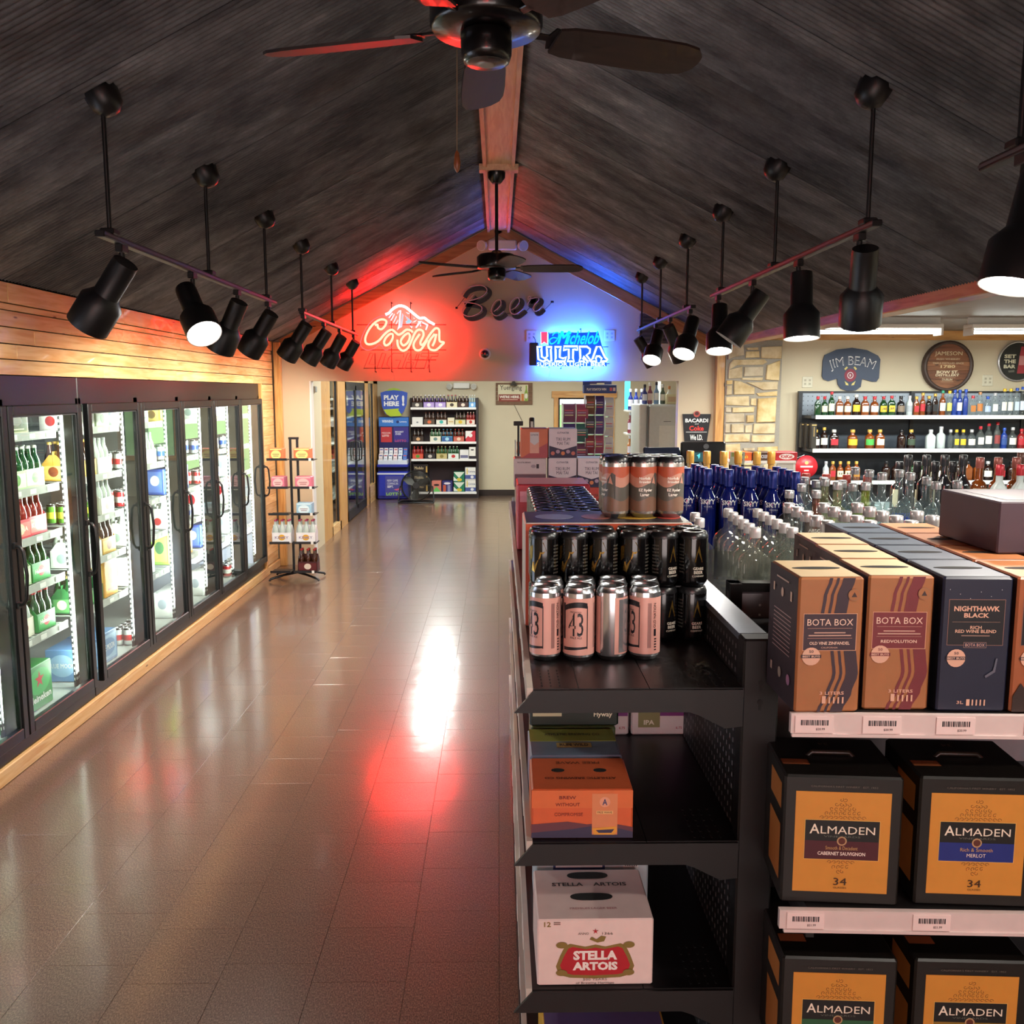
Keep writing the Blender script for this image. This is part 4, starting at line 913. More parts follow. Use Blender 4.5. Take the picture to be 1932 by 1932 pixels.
m = MB(); face_print(m, .4, .4, -.001, [('t', 'PLAY', -.045, .345, .27, .085, '#f2f4f8', .05), ('t', 'HERE', -.045, .235, .27, .085, '#f2f4f8', .05), ('t', '!', .165, .29, .045, .19, '#f2f4f8', .05), ('p', [(-.19, .13), (.09, .15), (.075, .12), (.14, .03), (.08, .012), (-.07, .007), (-.14, .05)], '#b4cc34')]); m.build('lettering', r)
# ================================================================== back room gondola with packs
GB = M('#3a2a30', .55)
def gond():
    r = thing('shelf_unit', 'dark shelf unit with white shelf edges on the back room wall', 'shelving', (-.98, 16.40, 0))
    MB().box(-.60, .60, .36, .39, 0, 1.78, GB).build('back_panel', r)
    for s in (-1, 1): MB().box(s * .6 - .02, s * .6 + .02, .02 if s > 0 else .3, .4, 0, 1.80, M('#2a2024', .5)).build('upright', r)
    MB().box(-.58, .58, .03, .38, 0, .09, M('#241c20', .5)).build('kickplate', r)
    for z in (1.62, 1.315, 1.01, .70, .105):
        so = MB().box(-.58, .58, .0, .37, z - .02, z, M('#54484e', .5)).build('shelf', r)
        MB().box(-.585, .585, -.012, .0, z - .028, z + .012, M('#f0eeea', .4)).build('price_rail', so)
gond()
def pk(kind, x, z, lab, *a, y=16.43, h=None, **k):
    if kind == 'c': o = carrier('bottle_carrier', lab, *a, group='packs on the back room shelves', **k)
    else: o = carton('beer_carton', lab, 'beer carton', *a, group='packs on the back room shelves', **k)
    o.location = (x, y, z + .001); return o
z = 1.62
pk('c', -1.45, z, 'dark brown bottle carrier, far left on top shelf of the back unit', '#2a1c16', '#4a4440', '#e8e0d4', '', AMBER, '#d8c8b0')
pk('c', -1.24, z, 'purple bottle carrier, first of two on the back unit', '#8a6ab8', '#b8a0d8', '#f0eaf4', '', BROWNB, '#f0eaf4')
pk('c', -1.035, z, 'purple bottle carrier, second of two on the back unit', '#8a6ab8', '#b8a0d8', '#f0eaf4', '', BROWNB, '#f0eaf4')
pk('c', -.83, z, 'cream bottle carrier with dark arch on top shelf of the back unit', '#d8c8a0', '#e8dcb8', '#3a2a20', '', BROWNB, '#b03a4a')
pk('c', -.63, z, 'dark bottle carrier with pale lettering on top shelf of the back unit', '#2a1a18', '#4a2a24', '#e8d8c8', '', AMBER, '#e8d8c8')
o = pk('c', -.465, z, 'sky blue bottle carrier at the end of the top shelf', '#5a9ad8', '#7ab4e8', '#e8f0f8', '', CLEARB, '#f0f4f8'); o.scale = (.62, 1, 1)
z = 1.315
pk('b', -1.45, z, 'white carton at the left of the second shelf', .19, .14, .14, '#e8e6e2', [('e', 0, .05, .02, .014, '#8a8a90')])
pk('c', -1.235, z, 'dark bottle carrier with orange diamond', '#4a3a30', '#5a4a3a', '#d8683a', '', AMBER, '#5a2a1a')
pk('c', -1.02, z, 'dark bottle carrier with teal diamond', '#4a3a30', '#e8e4d8', '#3ab0a8', '', AMBER, '#5a2a1a')
pk('b', -.848, z, 'cream carton in the middle of the second shelf', .12, .14, .13, '#e6dcc0', [('r', 0, .06, .08, .02, '#c8a86a')])
pk('c', -.68, z, 'olive bottle carrier with yellow panel on the second shelf', '#5a5a3a', '#d8d4a8', '#d8b030', '', AMBER, '#3a3a2a')
pk('c', -.495, z, 'red and white bottle carrier at the end of the second shelf', '#c85a4a', '#e8dcd0', '#c03a30', '', REDB, '#e8d8c8').scale = (.8, 1, 1)
z = 1.01
pk('c', -1.44, z, 'black and tan bottle carrier at the left of the third shelf', '#2a1c18', '#3a2a22', '#d8a87a', '', BROWNB, '#3a2a22')
pk('c', -1.13, z, 'cream bottle carrier with grey script on the third shelf', '#dcd8c0', '#e8e4d0', '#6a8a8a', '', GREENB, '#c8d0b8')
pk('c', -.92, z, 'blue bottle carrier with wave on the third shelf', '#4a9ac0', '#3a5a98', '#a8d8e8', '', AMBER, '#4a9ac0')
pk('c', -.71, z, 'rusty red bottle carrier on the third shelf', '#a83a30', '#c86a58', '#e8c8b0', '', AMBER, '#a83a30')
pk('b', -.50, z, 'red and white carton at the end of the third shelf', .18, .14, .2, '#c83040', [('p', [(-.09, .2), (-.09, .06), (.05, .2)], '#ece8e4'), ('e', 0, .12, .035, .035, '#ece4e0')])
z = .70
pk('c', -1.45, z, 'red bottle carrier with green leaf on the fourth shelf', '#c8382c', '#d85a44', '#5a9a3a', '', REDB, '#c8382c')
pk('c', -1.23, z, 'black bottle carrier with white roundel on the fourth shelf', '#20181c', '#2a2226', '#c8c0b8', '', BROWNB, '#2a2226')
pk('c', -1.02, z, 'tan bottle carrier on the fourth shelf', '#b8a468', '#c8b880', '#8a7a3a', '', GREENB, '#c8b880')
pk('c', -.81, z, 'white bottle carrier with red star and green edge on the fourth shelf', '#c8dcc8', '#e8ece4', '#c03030', '', GREENB, '#e8ece4')
pk('b', -.615, z, 'small white carton on the fourth shelf', .16, .14, .17, '#e4e2e0', [('r', 0, .05, .14, .05, '#6a6a8a')])
pk('b', -.468, z, 'large white carton with dark foot at the end of the fourth shelf', .12, .14, .22, '#e8e4dc', [('r', 0, .03, .118, .06, '#2a2430'), ('e', 0, .17, .03, .012, '#2a2430')])
z = .105
CRN = [('r', 0, .05, .19, .07, '#4a5a98'), ('t', 'Corona', .02, .15, .13, .035, '#2a3a7a', .01), ('e', .03, .05, .03, .025, '#e8e8ee'), ('p', [(-.07, .10), (-.05, .10), (-.05, .19), (-.06, .22), (-.07, .19)], '#e0c860')]
for k, lab in ((0, 'lower white and blue carton at the end of the bottom shelf'), (.225, 'upper white and blue carton at the end of the bottom shelf')): pk('b', -.505, z + k, lab, .19, .22, .22, '#e8e6e0', CRN)
GRN = [('p', [(-.1, .18), (.1, .18), (0, .07)], '#dfe8d8'), ('e', 0, .04, .05, .03, '#d8c040'), ('p', [(-.1, .02), (-.02, .02), (-.1, .1)], '#e8ece0')]
for k, lab in ((0, 'lower green and white carton on the bottom shelf'), (.185, 'upper green and white carton on the bottom shelf')): pk('b', -.71, z + k, lab, .19, .2, .18, '#1f7a5a', GRN)
pk('b', -1.12, z, 'salmon and lime carton on the bottom shelf', .17, .2, .2, '#d88070', [('p', [(-.085, 0), (.085, 0), (-.0, .1)], '#6ac060'), ('e', 0, .13, .05, .02, '#2a1a18')])
pk('b', -.925, z, 'navy carton with orange cans on the bottom shelf', .19, .2, .2, '#2a2a6a', [('r', -.05, .07, .05, .12, '#c85a3a'), ('r', .03, .07, .05, .12, '#8a8ab0'), ('e', 0, .16, .06, .02, '#e8e0e8')])
for k, lab in ((0, 'lower black carton with gold lettering behind the drum fan'), (.17, 'middle black carton with gold lettering behind the drum fan'), (.34, 'upper black carton with gold lettering behind the drum fan')): pk('b', -1.40, z + k, lab, .27, .2, .165, '#1c1614', [('t', 'Modelo', -.03, .1, .16, .05, '#e0c89a', .02), ('p', [(.09, .02), (.12, .02), (.115, .13), (.095, .13)], '#c8a050')])
# drum fan on the floor
def drum():
    r = thing('drum_fan', 'round black floor drum fan on a tube stand', 'fan', (-1.42, 15.72, 0))
    c = Matrix.Translation((0, 0, .295)) @ Matrix.Rotation(PI / 2 - .12, 4, 'X')
    MB().mx(c).lathe([(.25, -.13), (.262, -.12), (.262, .08), (.25, .09)], M('#2a2a2a', .35, .4), 32, capb=False, capt=False).build('drum', r)
    m = MB().mx(c)
    for k in range(2, 18): m.tube([(.0148 * k * math.cos(i * PI / 16), .0148 * k * math.sin(i * PI / 16), .09 + .008 * (1 - k / 18)) for i in range(32)], .0024, M('#4a4a48', .3, .7), 5, True)
    for k in range(12): m.tube([(.05 * math.cos(k * PI / 6), .05 * math.sin(k * PI / 6), .098), (.25 * math.cos(k * PI / 6), .25 * math.sin(k * PI / 6), .09)], .0022, M('#4a4a48', .3, .7), 5)
    m.lathe([(.055, .095), (.055, .108)], BLACK, 16); m.build('grille', r)
    for k in range(3):
        a = k * 2 * PI / 3 + .5; m = MB().mx(c @ Matrix.Rotation(a, 4, 'Z') @ Matrix.Rotation(.45, 4, 'X')); m.prism([(.04, -.03), (.14, -.08), (.23, -.07), (.24, .04), (.14, .06), (.04, .03)], -.003, .003, M('#5a5854', .4, .4), 'XY'); m.build('fan_blade', r)
    MB().mx(c).lathe([(.05, -.1), (.05, .03), (.03, .045)], M('#3a3a38', .4, .3), 16).build('motor', r)
    MB().tube([(-.28, 0, .29), (-.31, -.06, .03), (-.30, -.12, .014), (.30, -.12, .014), (.31, -.06, .03), (.28, 0, .29)], .012, BLACK, 8).build('stand', r)
    MB().tube([(-.29, .14, .014), (.29, .14, .014)], .012, BLACK, 8).tube([(-.30, -.1, .014), (-.29, .14, .014)], .012, BLACK, 8).tube([(.30, -.1, .014), (.29, .14, .014)], .012, BLACK, 8).build('stand_foot', r)
drum()
# wall sign with clamp lamp, window, ticket tower
p = atY(970, 743, YB)
r = thing('brewery_sign', 'weathered wooden beer sign reading WERE HERE on the far wall'.replace('WERE', "WE'RE"), 'sign', (p.x, YB, p.z))
m = MB()
for i in range(5): m.box(-.335, .335, -.02, -.001, -.2 + i * .08 + .002, -.2 + (i + 1) * .08 - .002, M('#7a5a44', .7, 0, .3, 20))
m.build('backing_boards', r)
m = MB(); face_print(m, .5, .3, -.021, [('r', -.02, .02, .55, .29, '#e0d8b8'), ('t', 'Yuengling', -.06, .10, .40, .11, '#4a4438', .01), ('r', -.085, -.075, .40, .13, '#8a3426'), ('t', "WE'RE HERE.", -.085, -.055, .37, .05, '#f4ece0', .04), ('r', -.085, -.105, .3, .012, '#d8b8a8'), ('p', [(.13, -.13), (.18, -.13), (.18, .0), (.13, .0)], '#c87a3a'), ('p', [(.19, -.13), (.25, -.13), (.25, .02), (.235, .08), (.235, .15), (.21, .15), (.21, .08), (.19, .02)], '#8aa83a'), ('e', .22, -.04, .024, .05, '#ece8d8')]); m.build('printed_panel', r)
MB().lathe([(.07, -.045), (.062, -.03), (.03, .02), (.02, .04)], M('#6a6a68', .3, .6), 16).box(-.02, .02, .0, .04, .03, .05, BLACK).build('clamp_lamp', r, (-.01, -.08, .19))
MB().tube([(.0, -.01, -.2), (.06, -.01, -.32), (.15, -.01, -.5)], .004, M('#5a5244', .6), 6).build('cord', r)
m = MB().box(1.02, 1.10, YB - .03, YB + .01, .72, 1.84, PINE_Z).box(2.04, 2.13, YB - .03, YB + .01, .72, 1.84, PINE_Z).box(.98, 2.17, YB - .035, YB + .01, 1.80, 1.92, PINE_X).box(1.0, 2.15, YB - .05, YB + .01, .66, .75, PINE_X)
w = struct(m.build('window_1'), 'pine-trimmed window in the far wall')
MB().box(1.10, 1.13, YB + .02, YB + .06, .75, 1.8, BLACK).box(2.02, 2.05, YB + .02, YB + .06, .75, 1.8, BLACK).box(1.10, 2.05, YB + .02, YB + .06, 1.77, 1.80, BLACK).build('sash', w)
MB().box(1.12, 2.03, YB + .035, YB + .04, .75, 1.8, PANE).build('pane', w)
struct(MB().box(-14, 18, 26, 26.2, -.5, 1.55, M('#b8d488', .8, 0, .4, .6)).build('hedge_backdrop'), 'sunlit green hedge outside the window')
struct(MB().box(-14, 18, 16.95, 27, -.55, -.5, M('#b9b8b0', .8, 0, .2, .6)).build('ground'), 'pale ground outside the window')
tag(MB().box(.75, 1.65, 11.35, 11.9, 0, .83, PINE_X).box(.73, 1.67, 11.33, 11.92, .83, .86, BLACK, .005).build('ticket_stand'), 'pine stand under the ticket dispenser', 'counter')
def tickets():
    r = thing('ticket_dispenser', 'tall clear scratch-ticket dispenser in front of the window', 'ticket dispenser', (1.12, 11.5, 0.001))
    MB().box(-.22, .36, -.02, .2, .86, .95, BLACK, .01).build('base', r)
    ac = M('#cdd4e4', .15, 0, .05, 20, 0, .5); tk = ['#7a4a6a', '#4a3a7a', '#5a4a8a', '#9a4a6a', '#3a6a6a', '#6a3a5a', '#7a5a4a', '#4a4a5a', '#8a3a4a']
    i = 0
    for cx, tz, n, w in ((-.235, 1.76, 3, .165), (-.075, 1.76, 3, .16), (.03, 1.86, 4, .13), (.145, 1.86, 4, .12), (.265, 1.84, 4, .12)):
        fr = MB()
        for k in range(n):
            zt = tz - k * .245; fr.box(cx - w / 2, cx - w / 2 + .008, -.08, .12, zt - .24, zt, ac).box(cx - w / 2, cx + w / 2, -.05, .1, zt - .244, zt - .236, ac)
            pr = [(-.05, -.235), (-.085, -.17), (-.095, -.11), (-.08, -.05), (-.045, -.005)]
            m = MB(); n_ = len(pr)
            vs = [(cx - w / 2 + .010, y, zt + z_) for y, z_ in pr] + [(cx + w / 2 - .004, y, zt + z_) for y, z_ in pr]; vs += [(x, y + .004, z_) for x, y, z_ in vs]
            fs = [(j, n_ + j, n_ + j + 1, j + 1) for j in range(n_ - 1)] + [(2 * n_ + j, 2 * n_ + j + 1, 3 * n_ + j + 1, 3 * n_ + j) for j in range(n_ - 1)]
            m.raw(vs, fs, M(tk[i % 9] if cx < .2 else '#d8d8e0', .3), True)
            for q in range(3): m.box(cx - w * .35, cx + w * .3, -.0975 + .0, -.096, zt - .09 - q * .03, zt - .08 - q * .03, M(['#d85a6a', '#a8a0c8', '#e0d8b0'][(i + q) % 3]))
            m.build('ticket_pocket', r); i += 1
        fr.build('acrylic_frame', r)
    m = MB().at(0, 0, 0).box(-.06, .35, -.10, .05, 1.885, 1.99, M('#24408a', .35), .006); face_print(m, .4, .1, -.101, [('t', 'PLAY SCRATCH WIN', .10, 1.935, .24, .03, '#e8ecf4', .03), ('r', .28, 1.935, .03, .04, '#d86a7a'), ('r', .32, 1.935, .03, .04, '#e0c8d0')]); m.build('header', r)
    for k, (x, z_, w_, h_) in enumerate(((-.02, 2.045, .09, .07), (.065, 2.06, .09, .09), (.155, 2.075, .10, .13), (.25, 2.055, .09, .10))):
        m = MB().box(x - w_ / 2, x + w_ / 2, -.03, -.024, z_ - .06, z_ + h_ / 2, M(['#3a4a9a', '#6a5a9a', '#3a3a8a', '#5a6ab0'][k], .4)); face_print(m, .1, .1, -.0305, [('r', x, z_, w_ * .7, .02, '#d8a8b8')]); m.build('ticket_card', r)
tickets()
# white upright fridge, small white shelves and bottles seen through the opening's right side
CLG = glass('clear_bottle_glass', (.93, .96, .95), .02, 1.45, .04, '#dfe8e4'); SILV = M('#c9c9cc', .3, .75, .05)
def spirit(name, label, h, r, glassm, capc, lab=None, shape='round', neck=.36, caph=.04, capr=None, group=None, cat='bottle', text=None, tcol='#2a2a2a', capm=None, n=16, tz=.42, lz=(.18, .5), side=None, tw=None):
    capr = capr or max(.0165, r * .46); hb = h * (1 - neck); m = MB()
    if shape == 'round': m.lathe([(r * .92, 0), (r, .006), (r, hb * .86), (r * .9, hb * .93), (r * .55, hb * 1.04), (capr * .85, hb * 1.14), (capr * .82, h - caph)], glassm, n)
    elif shape == 'dome': m.lathe([(r * .9, 0), (r, .008), (r, hb * .78), (r * .94, hb * .87), (r * .78, hb * .95), (r * .5, hb * 1.0), (capr * .9, hb * 1.05), (capr * .85, h - caph)], glassm, n)
    else:
        a = r; d = r * .62
        def sec(k, z, rr): return [(math.copysign(abs(math.cos(t)) ** rr, math.cos(t)) * a * k, math.copysign(abs(math.sin(t)) ** rr, math.sin(t)) * d * k, z) for t in [2 * PI * (i + .5) / n for i in range(n)]]
        rings = [sec(.96, 0, .35), sec(1, .006, .35), sec(1, hb * .86, .35), sec(.86, hb * .97, .5)]; c_ = capr * .85
        rings += [[(c_ * math.cos(t), c_ * math.sin(t), z) for t in [2 * PI * (i + .5) / n for i in range(n)]] for z in (hb * 1.12, h - caph)]
        vs = [v for q in rings for v in q]; fs = [(k * n + i, k * n + (i + 1) % n, (k + 1) * n + (i + 1) % n, (k + 1) * n + i) for k in range(len(rings) - 1) for i in range(n)]
        m.raw(vs, fs, glassm, True).raw(rings[0], [tuple(range(n))[::-1]], glassm).raw(rings[-1], [tuple(range(n))], glassm)
    o = tag(m.build(name), label, cat, group)
    MB().lathe([(capr, h - caph), (capr * 1.02, h - caph * .5), (capr, h - .002), (capr * .85, h)], capm or M(capc, .35, .2), 14).build('cap', o)
    if lab:
        z0, z1 = h * lz[0], h * lz[1]
        if shape == 'flask':
            m = MB().box(-r * .8, r * .8, -r * .64, -r * .63, z0, z1, M(lab, .5))
            if text: m.text(text, M(tcol), 0, (z0 + z1) / 2, tw or r * 1.2, None, -r * .641, .02)
        else:
            k = 12; R_ = r * 1.012
            vs = [(R_ * math.sin(t), -R_ * math.cos(t), z) for z in (z0, z1) for t in [-1.15 + 2.3 * i / k for i in range(k + 1)]]
            m = MB().raw(vs, [(i, i + 1, k + 2 + i, k + 1 + i) for i in range(k)], M(lab, .5), True)
            if text: m.text(text, M(tcol), 0, (z0 + z1) / 2, tw or r * 1.3, None, 0, .02, cyl=R_ + .0005)
        m.build('label', o)
    elif text:
        m = MB().text(text, M(tcol), 0, h * tz, tw or r * 1.5, None, 0, .03, cyl=r + .0008); m.build('lettering', o)
    return o
def fridge():
    a = atY(1208, 763, 11.0); b_ = atY(1290, 763, 11.0)
    r = thing('upright_fridge', 'white upright fridge with papers taped on its door', 'fridge', (a.x, 11.0, 0))
    W_ = b_.x - a.x
    MB().box(0, W_, .05, .75, .02, a.z, M('#d8dcda', .35), .01).build('body', r)
    d = MB().box(.11, W_, 0, .05, .05, a.z - .015, M('#c8ccca', .35), .008).build('door', r)
    MB().box(.085, .10, .0, .05, .05, a.z - .02, M('#6a6e70', .5)).build('door_seal', r)
    for x, z, w_, h_, c in ((.33, 1.35, .19, .30, '#dcdcd6'), (.33, 1.55, .09, .006, '#4a4a4a'), (.27, 1.10, .045, .06, '#a03040'), (.38, 1.10, .09, .008, '#8a6a60')): MB().box(x - w_ / 2, x + w_ / 2, -.002, 0, z - h_ / 2, z + h_ / 2, M(c, .6)).build('paper', d)
    return a.z
fz = fridge()
bx = [(1216, .24, '#2a3a8a', 'square blue'), (1226, .26, '#8a4a5a', 'dusty red'), (1238, .27, '#7a9ac0', 'pale blue'), (1250, .24, '#5a6a5a', 'grey green'), (1262, .22, '#d8d4c8', 'frosted white')]
for i, (px_, h, c, nm) in enumerate(bx):
    p = atY(px_, 760, 11.25); o = spirit('liquor_bottle', f'{nm} bottle standing on the white fridge', h, .0315, M(c, .15, 0, .1, 20, 0, .5), ['#1a1a2a', '#e8e4e0', '#1a1a30', '#d8d8d8', '#c08050'][i], ['#d8dce8', '#e0c8c0', '#e8ecf0', '#e8e4d8', '#c0b8a8'][i], group='bottles on the fridge'); o.location = (p.x, 11.25, fz + .001)
o = carton('small_box', 'small printed box at the end of the fridge top', 'box', .14, .1, .12, '#d8d0a8', [('r', 0, .06, .1, .06, '#c8a888')]); p = atY(1268, 760, 11.12); o.location = (p.x, 11.12, fz + .001)
p0, p1 = atY(1184, 800, 12.2), atY(1206, 800, 12.2)
r = thing('wall_shelf', 'narrow white bracket shelves left of the fridge', 'shelf', (p0.x, 12.2, 0))
for zz in (774, 818, 862): z_ = atY(1190, zz, 12.2).z; MB().box(0, .5, 0, .4, z_ - .02, z_, WHITE).build('shelf', r)
MB().box(.46, .5, .36, .4, .2, 2.3, WHITE).build('post', r)
MB().box(.0, .07, .30, .32, 1.66, 2.25, M((.05, .75, .95), 1, 0, 0, 1, 1.3)).build('lit_panel', r)
k = 0
for zz, cols in ((774, ('#1c2a7a', '#203088', '#28285a')), (818, ('#8a3a4a', '#e0d8d8', '#1a1a3a')), (862, ('#c87a3a', '#3a2a20', '#d8c8a8'))):
    z_ = atY(1190, zz, 12.2).z
    for j, c in enumerate(cols):
        o = spirit('liquor_bottle', f"{['royal blue', 'deep blue', 'navy', 'maroon', 'white', 'midnight blue', 'orange', 'dark brown', 'tan'][k]} bottle on the white shelves left of the fridge", .28, .034, M(c, .15, 0, .1, 20, 0, .5), '#d8d8e0', '#e0dce8', group='bottles left of the fridge'); o.location = (p0.x + .045 + j * .075, 12.28, z_ + .001); k += 1
# ================================================================== sales counter with its clutter
m = MB().box(.17, 2.3, 8.6, 9.45, 0, .77, PINE_X).box(.14, 2.35, 8.55, 9.5, .77, .81, M('#2a2220', .4), .006)
r = tag(m.build('sales_counter'), 'pine sales counter with dark top behind the beer display', 'counter')
r = thing('snack_rack', 'wire rack of small snack bags at the end of the counter', 'snack rack', (.20, 9.0, .811))
m = MB()
for x in (-.03, .26):
    for y in (-.1, .12): m.tube([(x, y, 0), (x, y, .62)], .006, ALU, 6)
for z_ in (.0, .16, .32, .48): m.box(-.03, .26, -.1, .12, z_, z_ + .006, ALU)
for q in range(8): m.tube([(-.034, -.1 + q * .03, .0), (-.034, -.1 + q * .03, .5)], .003, ALU, 5)
m.build('frame', r)
cols = ['#c8502a', '#d8c8b8', '#b03a2a', '#e0a03a', '#5a8a3a', '#d8d4cc', '#c03028', '#8a4a2a', '#e0d8c8', '#c85a30', '#3a6a4a', '#d8b85a']
k = 0
for z_ in (.008, .168, .328, .488):
    for j in range(3):
        m = MB().prism([(-.04, 0), (.04, 0), (.045, .02), (.04, .06), (.045, .12), (-.045, .12), (-.04, .06), (-.045, .02)], -.012, .012, M(cols[k], .3)); face_print(m, .08, .12, -.0125, [('e', 0, .06, .028, .02, cols[(k + 5) % 12])])
        tag(m.build('snack_bag', None, (.225 + j * .09 if j < 3 else 0, 8.95 + .02 * j, .811 + z_)), f"{['orange', 'pale', 'brick red', 'amber', 'leaf green', 'white', 'bright red', 'brown', 'cream', 'rust', 'dark green', 'gold'][k]} snack bag in the wire rack at the counter end", 'snack bag', 'snack bags in the counter rack'); k += 1
p = atY(963, 797, 8.68); r = thing('pole_display', 'small black customer display on a thin pole', 'display', (.19, 8.66, .811))
MB().lathe([(.05, 0), (.05, .012), (.012, .02), (.010, p.z - .811 - .03)], BLACK, 12).build('pole', r); MB().box(-.045, .045, -.015, .015, p.z - .811 - .03, p.z - .811 + .012, BLACK, .004).build('display_head', r)
p = atY(983, 800, 8.7); r = thing('barcode_scanner', 'black upright scanner beside the pole display', 'scanner', (.32, 8.72, .811)); MB().lathe([(.05, 0), (.05, .01), (.014, .02), (.014, p.z - .9)], BLACK, 10).build('stand', r); MB().at(0, 0, p.z - .811 - .1, -.2).box(-.025, .025, -.03, .03, 0, .16, BLACK, .008).box(-.012, .012, -.032, -.03, .05, .12, WHITE).build('scan_head', r)
# monitors, sign, candy
def monitor():
    p = atY(1327, 856, 6.9); r = thing('computer_monitor', 'black monitor back with round grey badge on the counter', 'monitor', (p.x, 6.9, 0))
    w_ = .085 * 6.9 / 3.44
    MB().box(-.17, .17, 0, .04, p.z - .12, p.z + .09, M('#15161a', .35), .01).build('casing', r)
    MB().mx(Matrix.Translation((.02, -.0005, p.z + .055)) @ Matrix.Rotation(PI / 2, 4, 'X')).lathe([(.021, 0), (.021, .002), (.0165, .002), (.0165, .0005)], M('#8a8e92', .3, .6), 20).build('badge', r)
    MB().text('DELL', M('#9a9ea2', .3, .5), .02, p.z + .055, .022, None, -.0035, .03).build('badge_letters', r)
    MB().box(-.03, .03, .04, .08, .8, p.z - .05, BLACK).box(-.12, .12, -.05, .15, .79, .81, BLACK).build('stand', r)
    d = thing('customer_display', 'small lit customer display in front of the monitor', 'display', (p.x - .06, 6.72, .80))
    zz = p.z - .80
    MB().box(-.06, .06, 0, .02, zz - .055, zz + .03, M('#2a3034', .3), .004).build('casing', d); m = MB().box(-.05, .05, -.002, 0, zz - .047, zz + .022, M((.03, .09, .10), 1, 0, 0, 1, .6)); face_print(m, .1, .07, -.0025, []); m.prism([(-.03, zz), (-.005, zz + .015), (-.005, zz - .01), (-.014, zz - .03), (-.02, zz - .01)], -.003, -.0022, M((.1, .55, .6), 1, 0, 0, 1, .8)); m.build('screen', d)
    MB().tube([(0, .01, 0), (0, .01, zz - .05)], .012, M('#8a8e92', .4, .4), 8).build('pole', d); MB().box(-.08, .08, -.06, .08, -.0, .012, BLACK).build('foot', d)
    p2 = atY(1388, 862, 6.8); s = thing('notice_card', 'small printed card leaning by the monitor', 'card', (p2.x, 6.75, 0))
    m = MB().at(0, 0, p2.z, .1).box(-.055, .055, 0, .004, -.06, .04, M('#d0d8c0', .5)); face_print(m, .1, .1, -.0005, [('r', -.03, .02, .03, .03, '#a8b868'), ('r', .02, .02, .04, .012, '#5a5a5a'), ('r', .0, -.02, .02, .02, '#5a6a9a'), ('r', .03, -.02, .02, .02, '#c06a6a')]); m.build('card', s); MB().box(-.05, .05, 0, .05, .8, p2.z - .055, BLACK).build('holder', s)
    p3 = atY(1250, 861, 6.9); t = thing('touch_terminal', 'tilted dark touch terminal seen from behind', 'terminal', (p3.x, 6.9, 0))
    MB().at(0, 0, p3.z - .02, .9).box(-.14, .14, -.10, .10, -.02, .02, M('#26304a', .3, .1), .008).build('screen_casing', t); MB().box(-.05, .05, .0, .08, .8, p3.z - .05, BLACK).build('stand', t)
monitor()
tag(MB().box(.9, 2.35, 6.55, 7.2, .0, .755, PINE_X).box(.87, 2.38, 6.5, 7.25, .755, .79, M('#2a2220', .4), .006).build('sales_counter'), 'second pine counter carrying the registers', 'counter')
p = atY(1314, 808, YF - .02); r = thing('poster_sign', 'black tapered sign reading BACARDI and Coke on the beige wall', 'sign', (p.x, YF - .012, p.z))
MB().prism([(-.155, .155), (.155, .155), (.115, -.17), (-.125, -.17)], -.01, .01, M('#15161c', .4)).build('panel', r)
m = MB(); face_print(m, .3, .3, -.0105, [('e', 0, .155, .036, .034, '#b04a40'), ('e', 0, .16, .022, .02, '#4a1a18'), ('t', 'BACARDI', 0, .085, .25, .042, '#f0f0ee', .03), ('t', 'and', 0, .048, .04, .012, '#e0e0de', .02), ('t', 'Coke', 0, .0, .16, .055, '#d8342c', .03), ('r', 0, -.042, .23, .006, '#d8d8d4'), ('t', 'We I.D.', 0, -.10, .14, .06, '#e8e8e4', .03)]); m.build('lettering', r)
sx0, sx1 = atY(1418, 870, 8.0), atY(1502, 870, 8.0)
r = thing('candy_shelf', 'white wire candy shelf below the stone pier', 'shelf', (sx0.x, 8.0, 0)); W_ = sx1.x - sx0.x
MB().box(-.15, W_, 0, .3, sx0.z - .02, sx0.z + .0, WHITE).build('shelf', r)
for x in (-.13, W_ - .02): MB().box(x, x + .02, .01, .03, 0, sx0.z - .02, WHITE).box(x, x + .02, .27, .29, 0, sx0.z - .02, WHITE).build('post', r)
MB().box(W_ - .16, W_ - .02, .01, .02, sx0.z - .18, sx0.z - .02, M('#c8c8c0', .4)).build('end_panel', r)
for i, (px_, c, t_, tc_, nm, w_) in enumerate(((1402, '#d8602a', "Reese's", '#e8c840', 'orange', .155), (1440, '#4a3024', 'SNICKERS', '#c8ccd8', 'brown', .19), (1484, '#b8242c', 'KitKat', '#f0ece8', 'red', .19))):
    p = atY(px_, 868, 8.03); o = carton('candy_box', f'{nm} open candy box on the white candy shelf', 'candy box', w_, .2, .075, c, [('e', 0, .037, w_ * .36, .026, '#f0ece8' if i == 2 else c), ('t', t_, 0, .037, w_ * .55, .03, tc_ if i != 2 else '#b8242c', .03)]); o.location = (p.x, 8.03, sx0.z + .001)
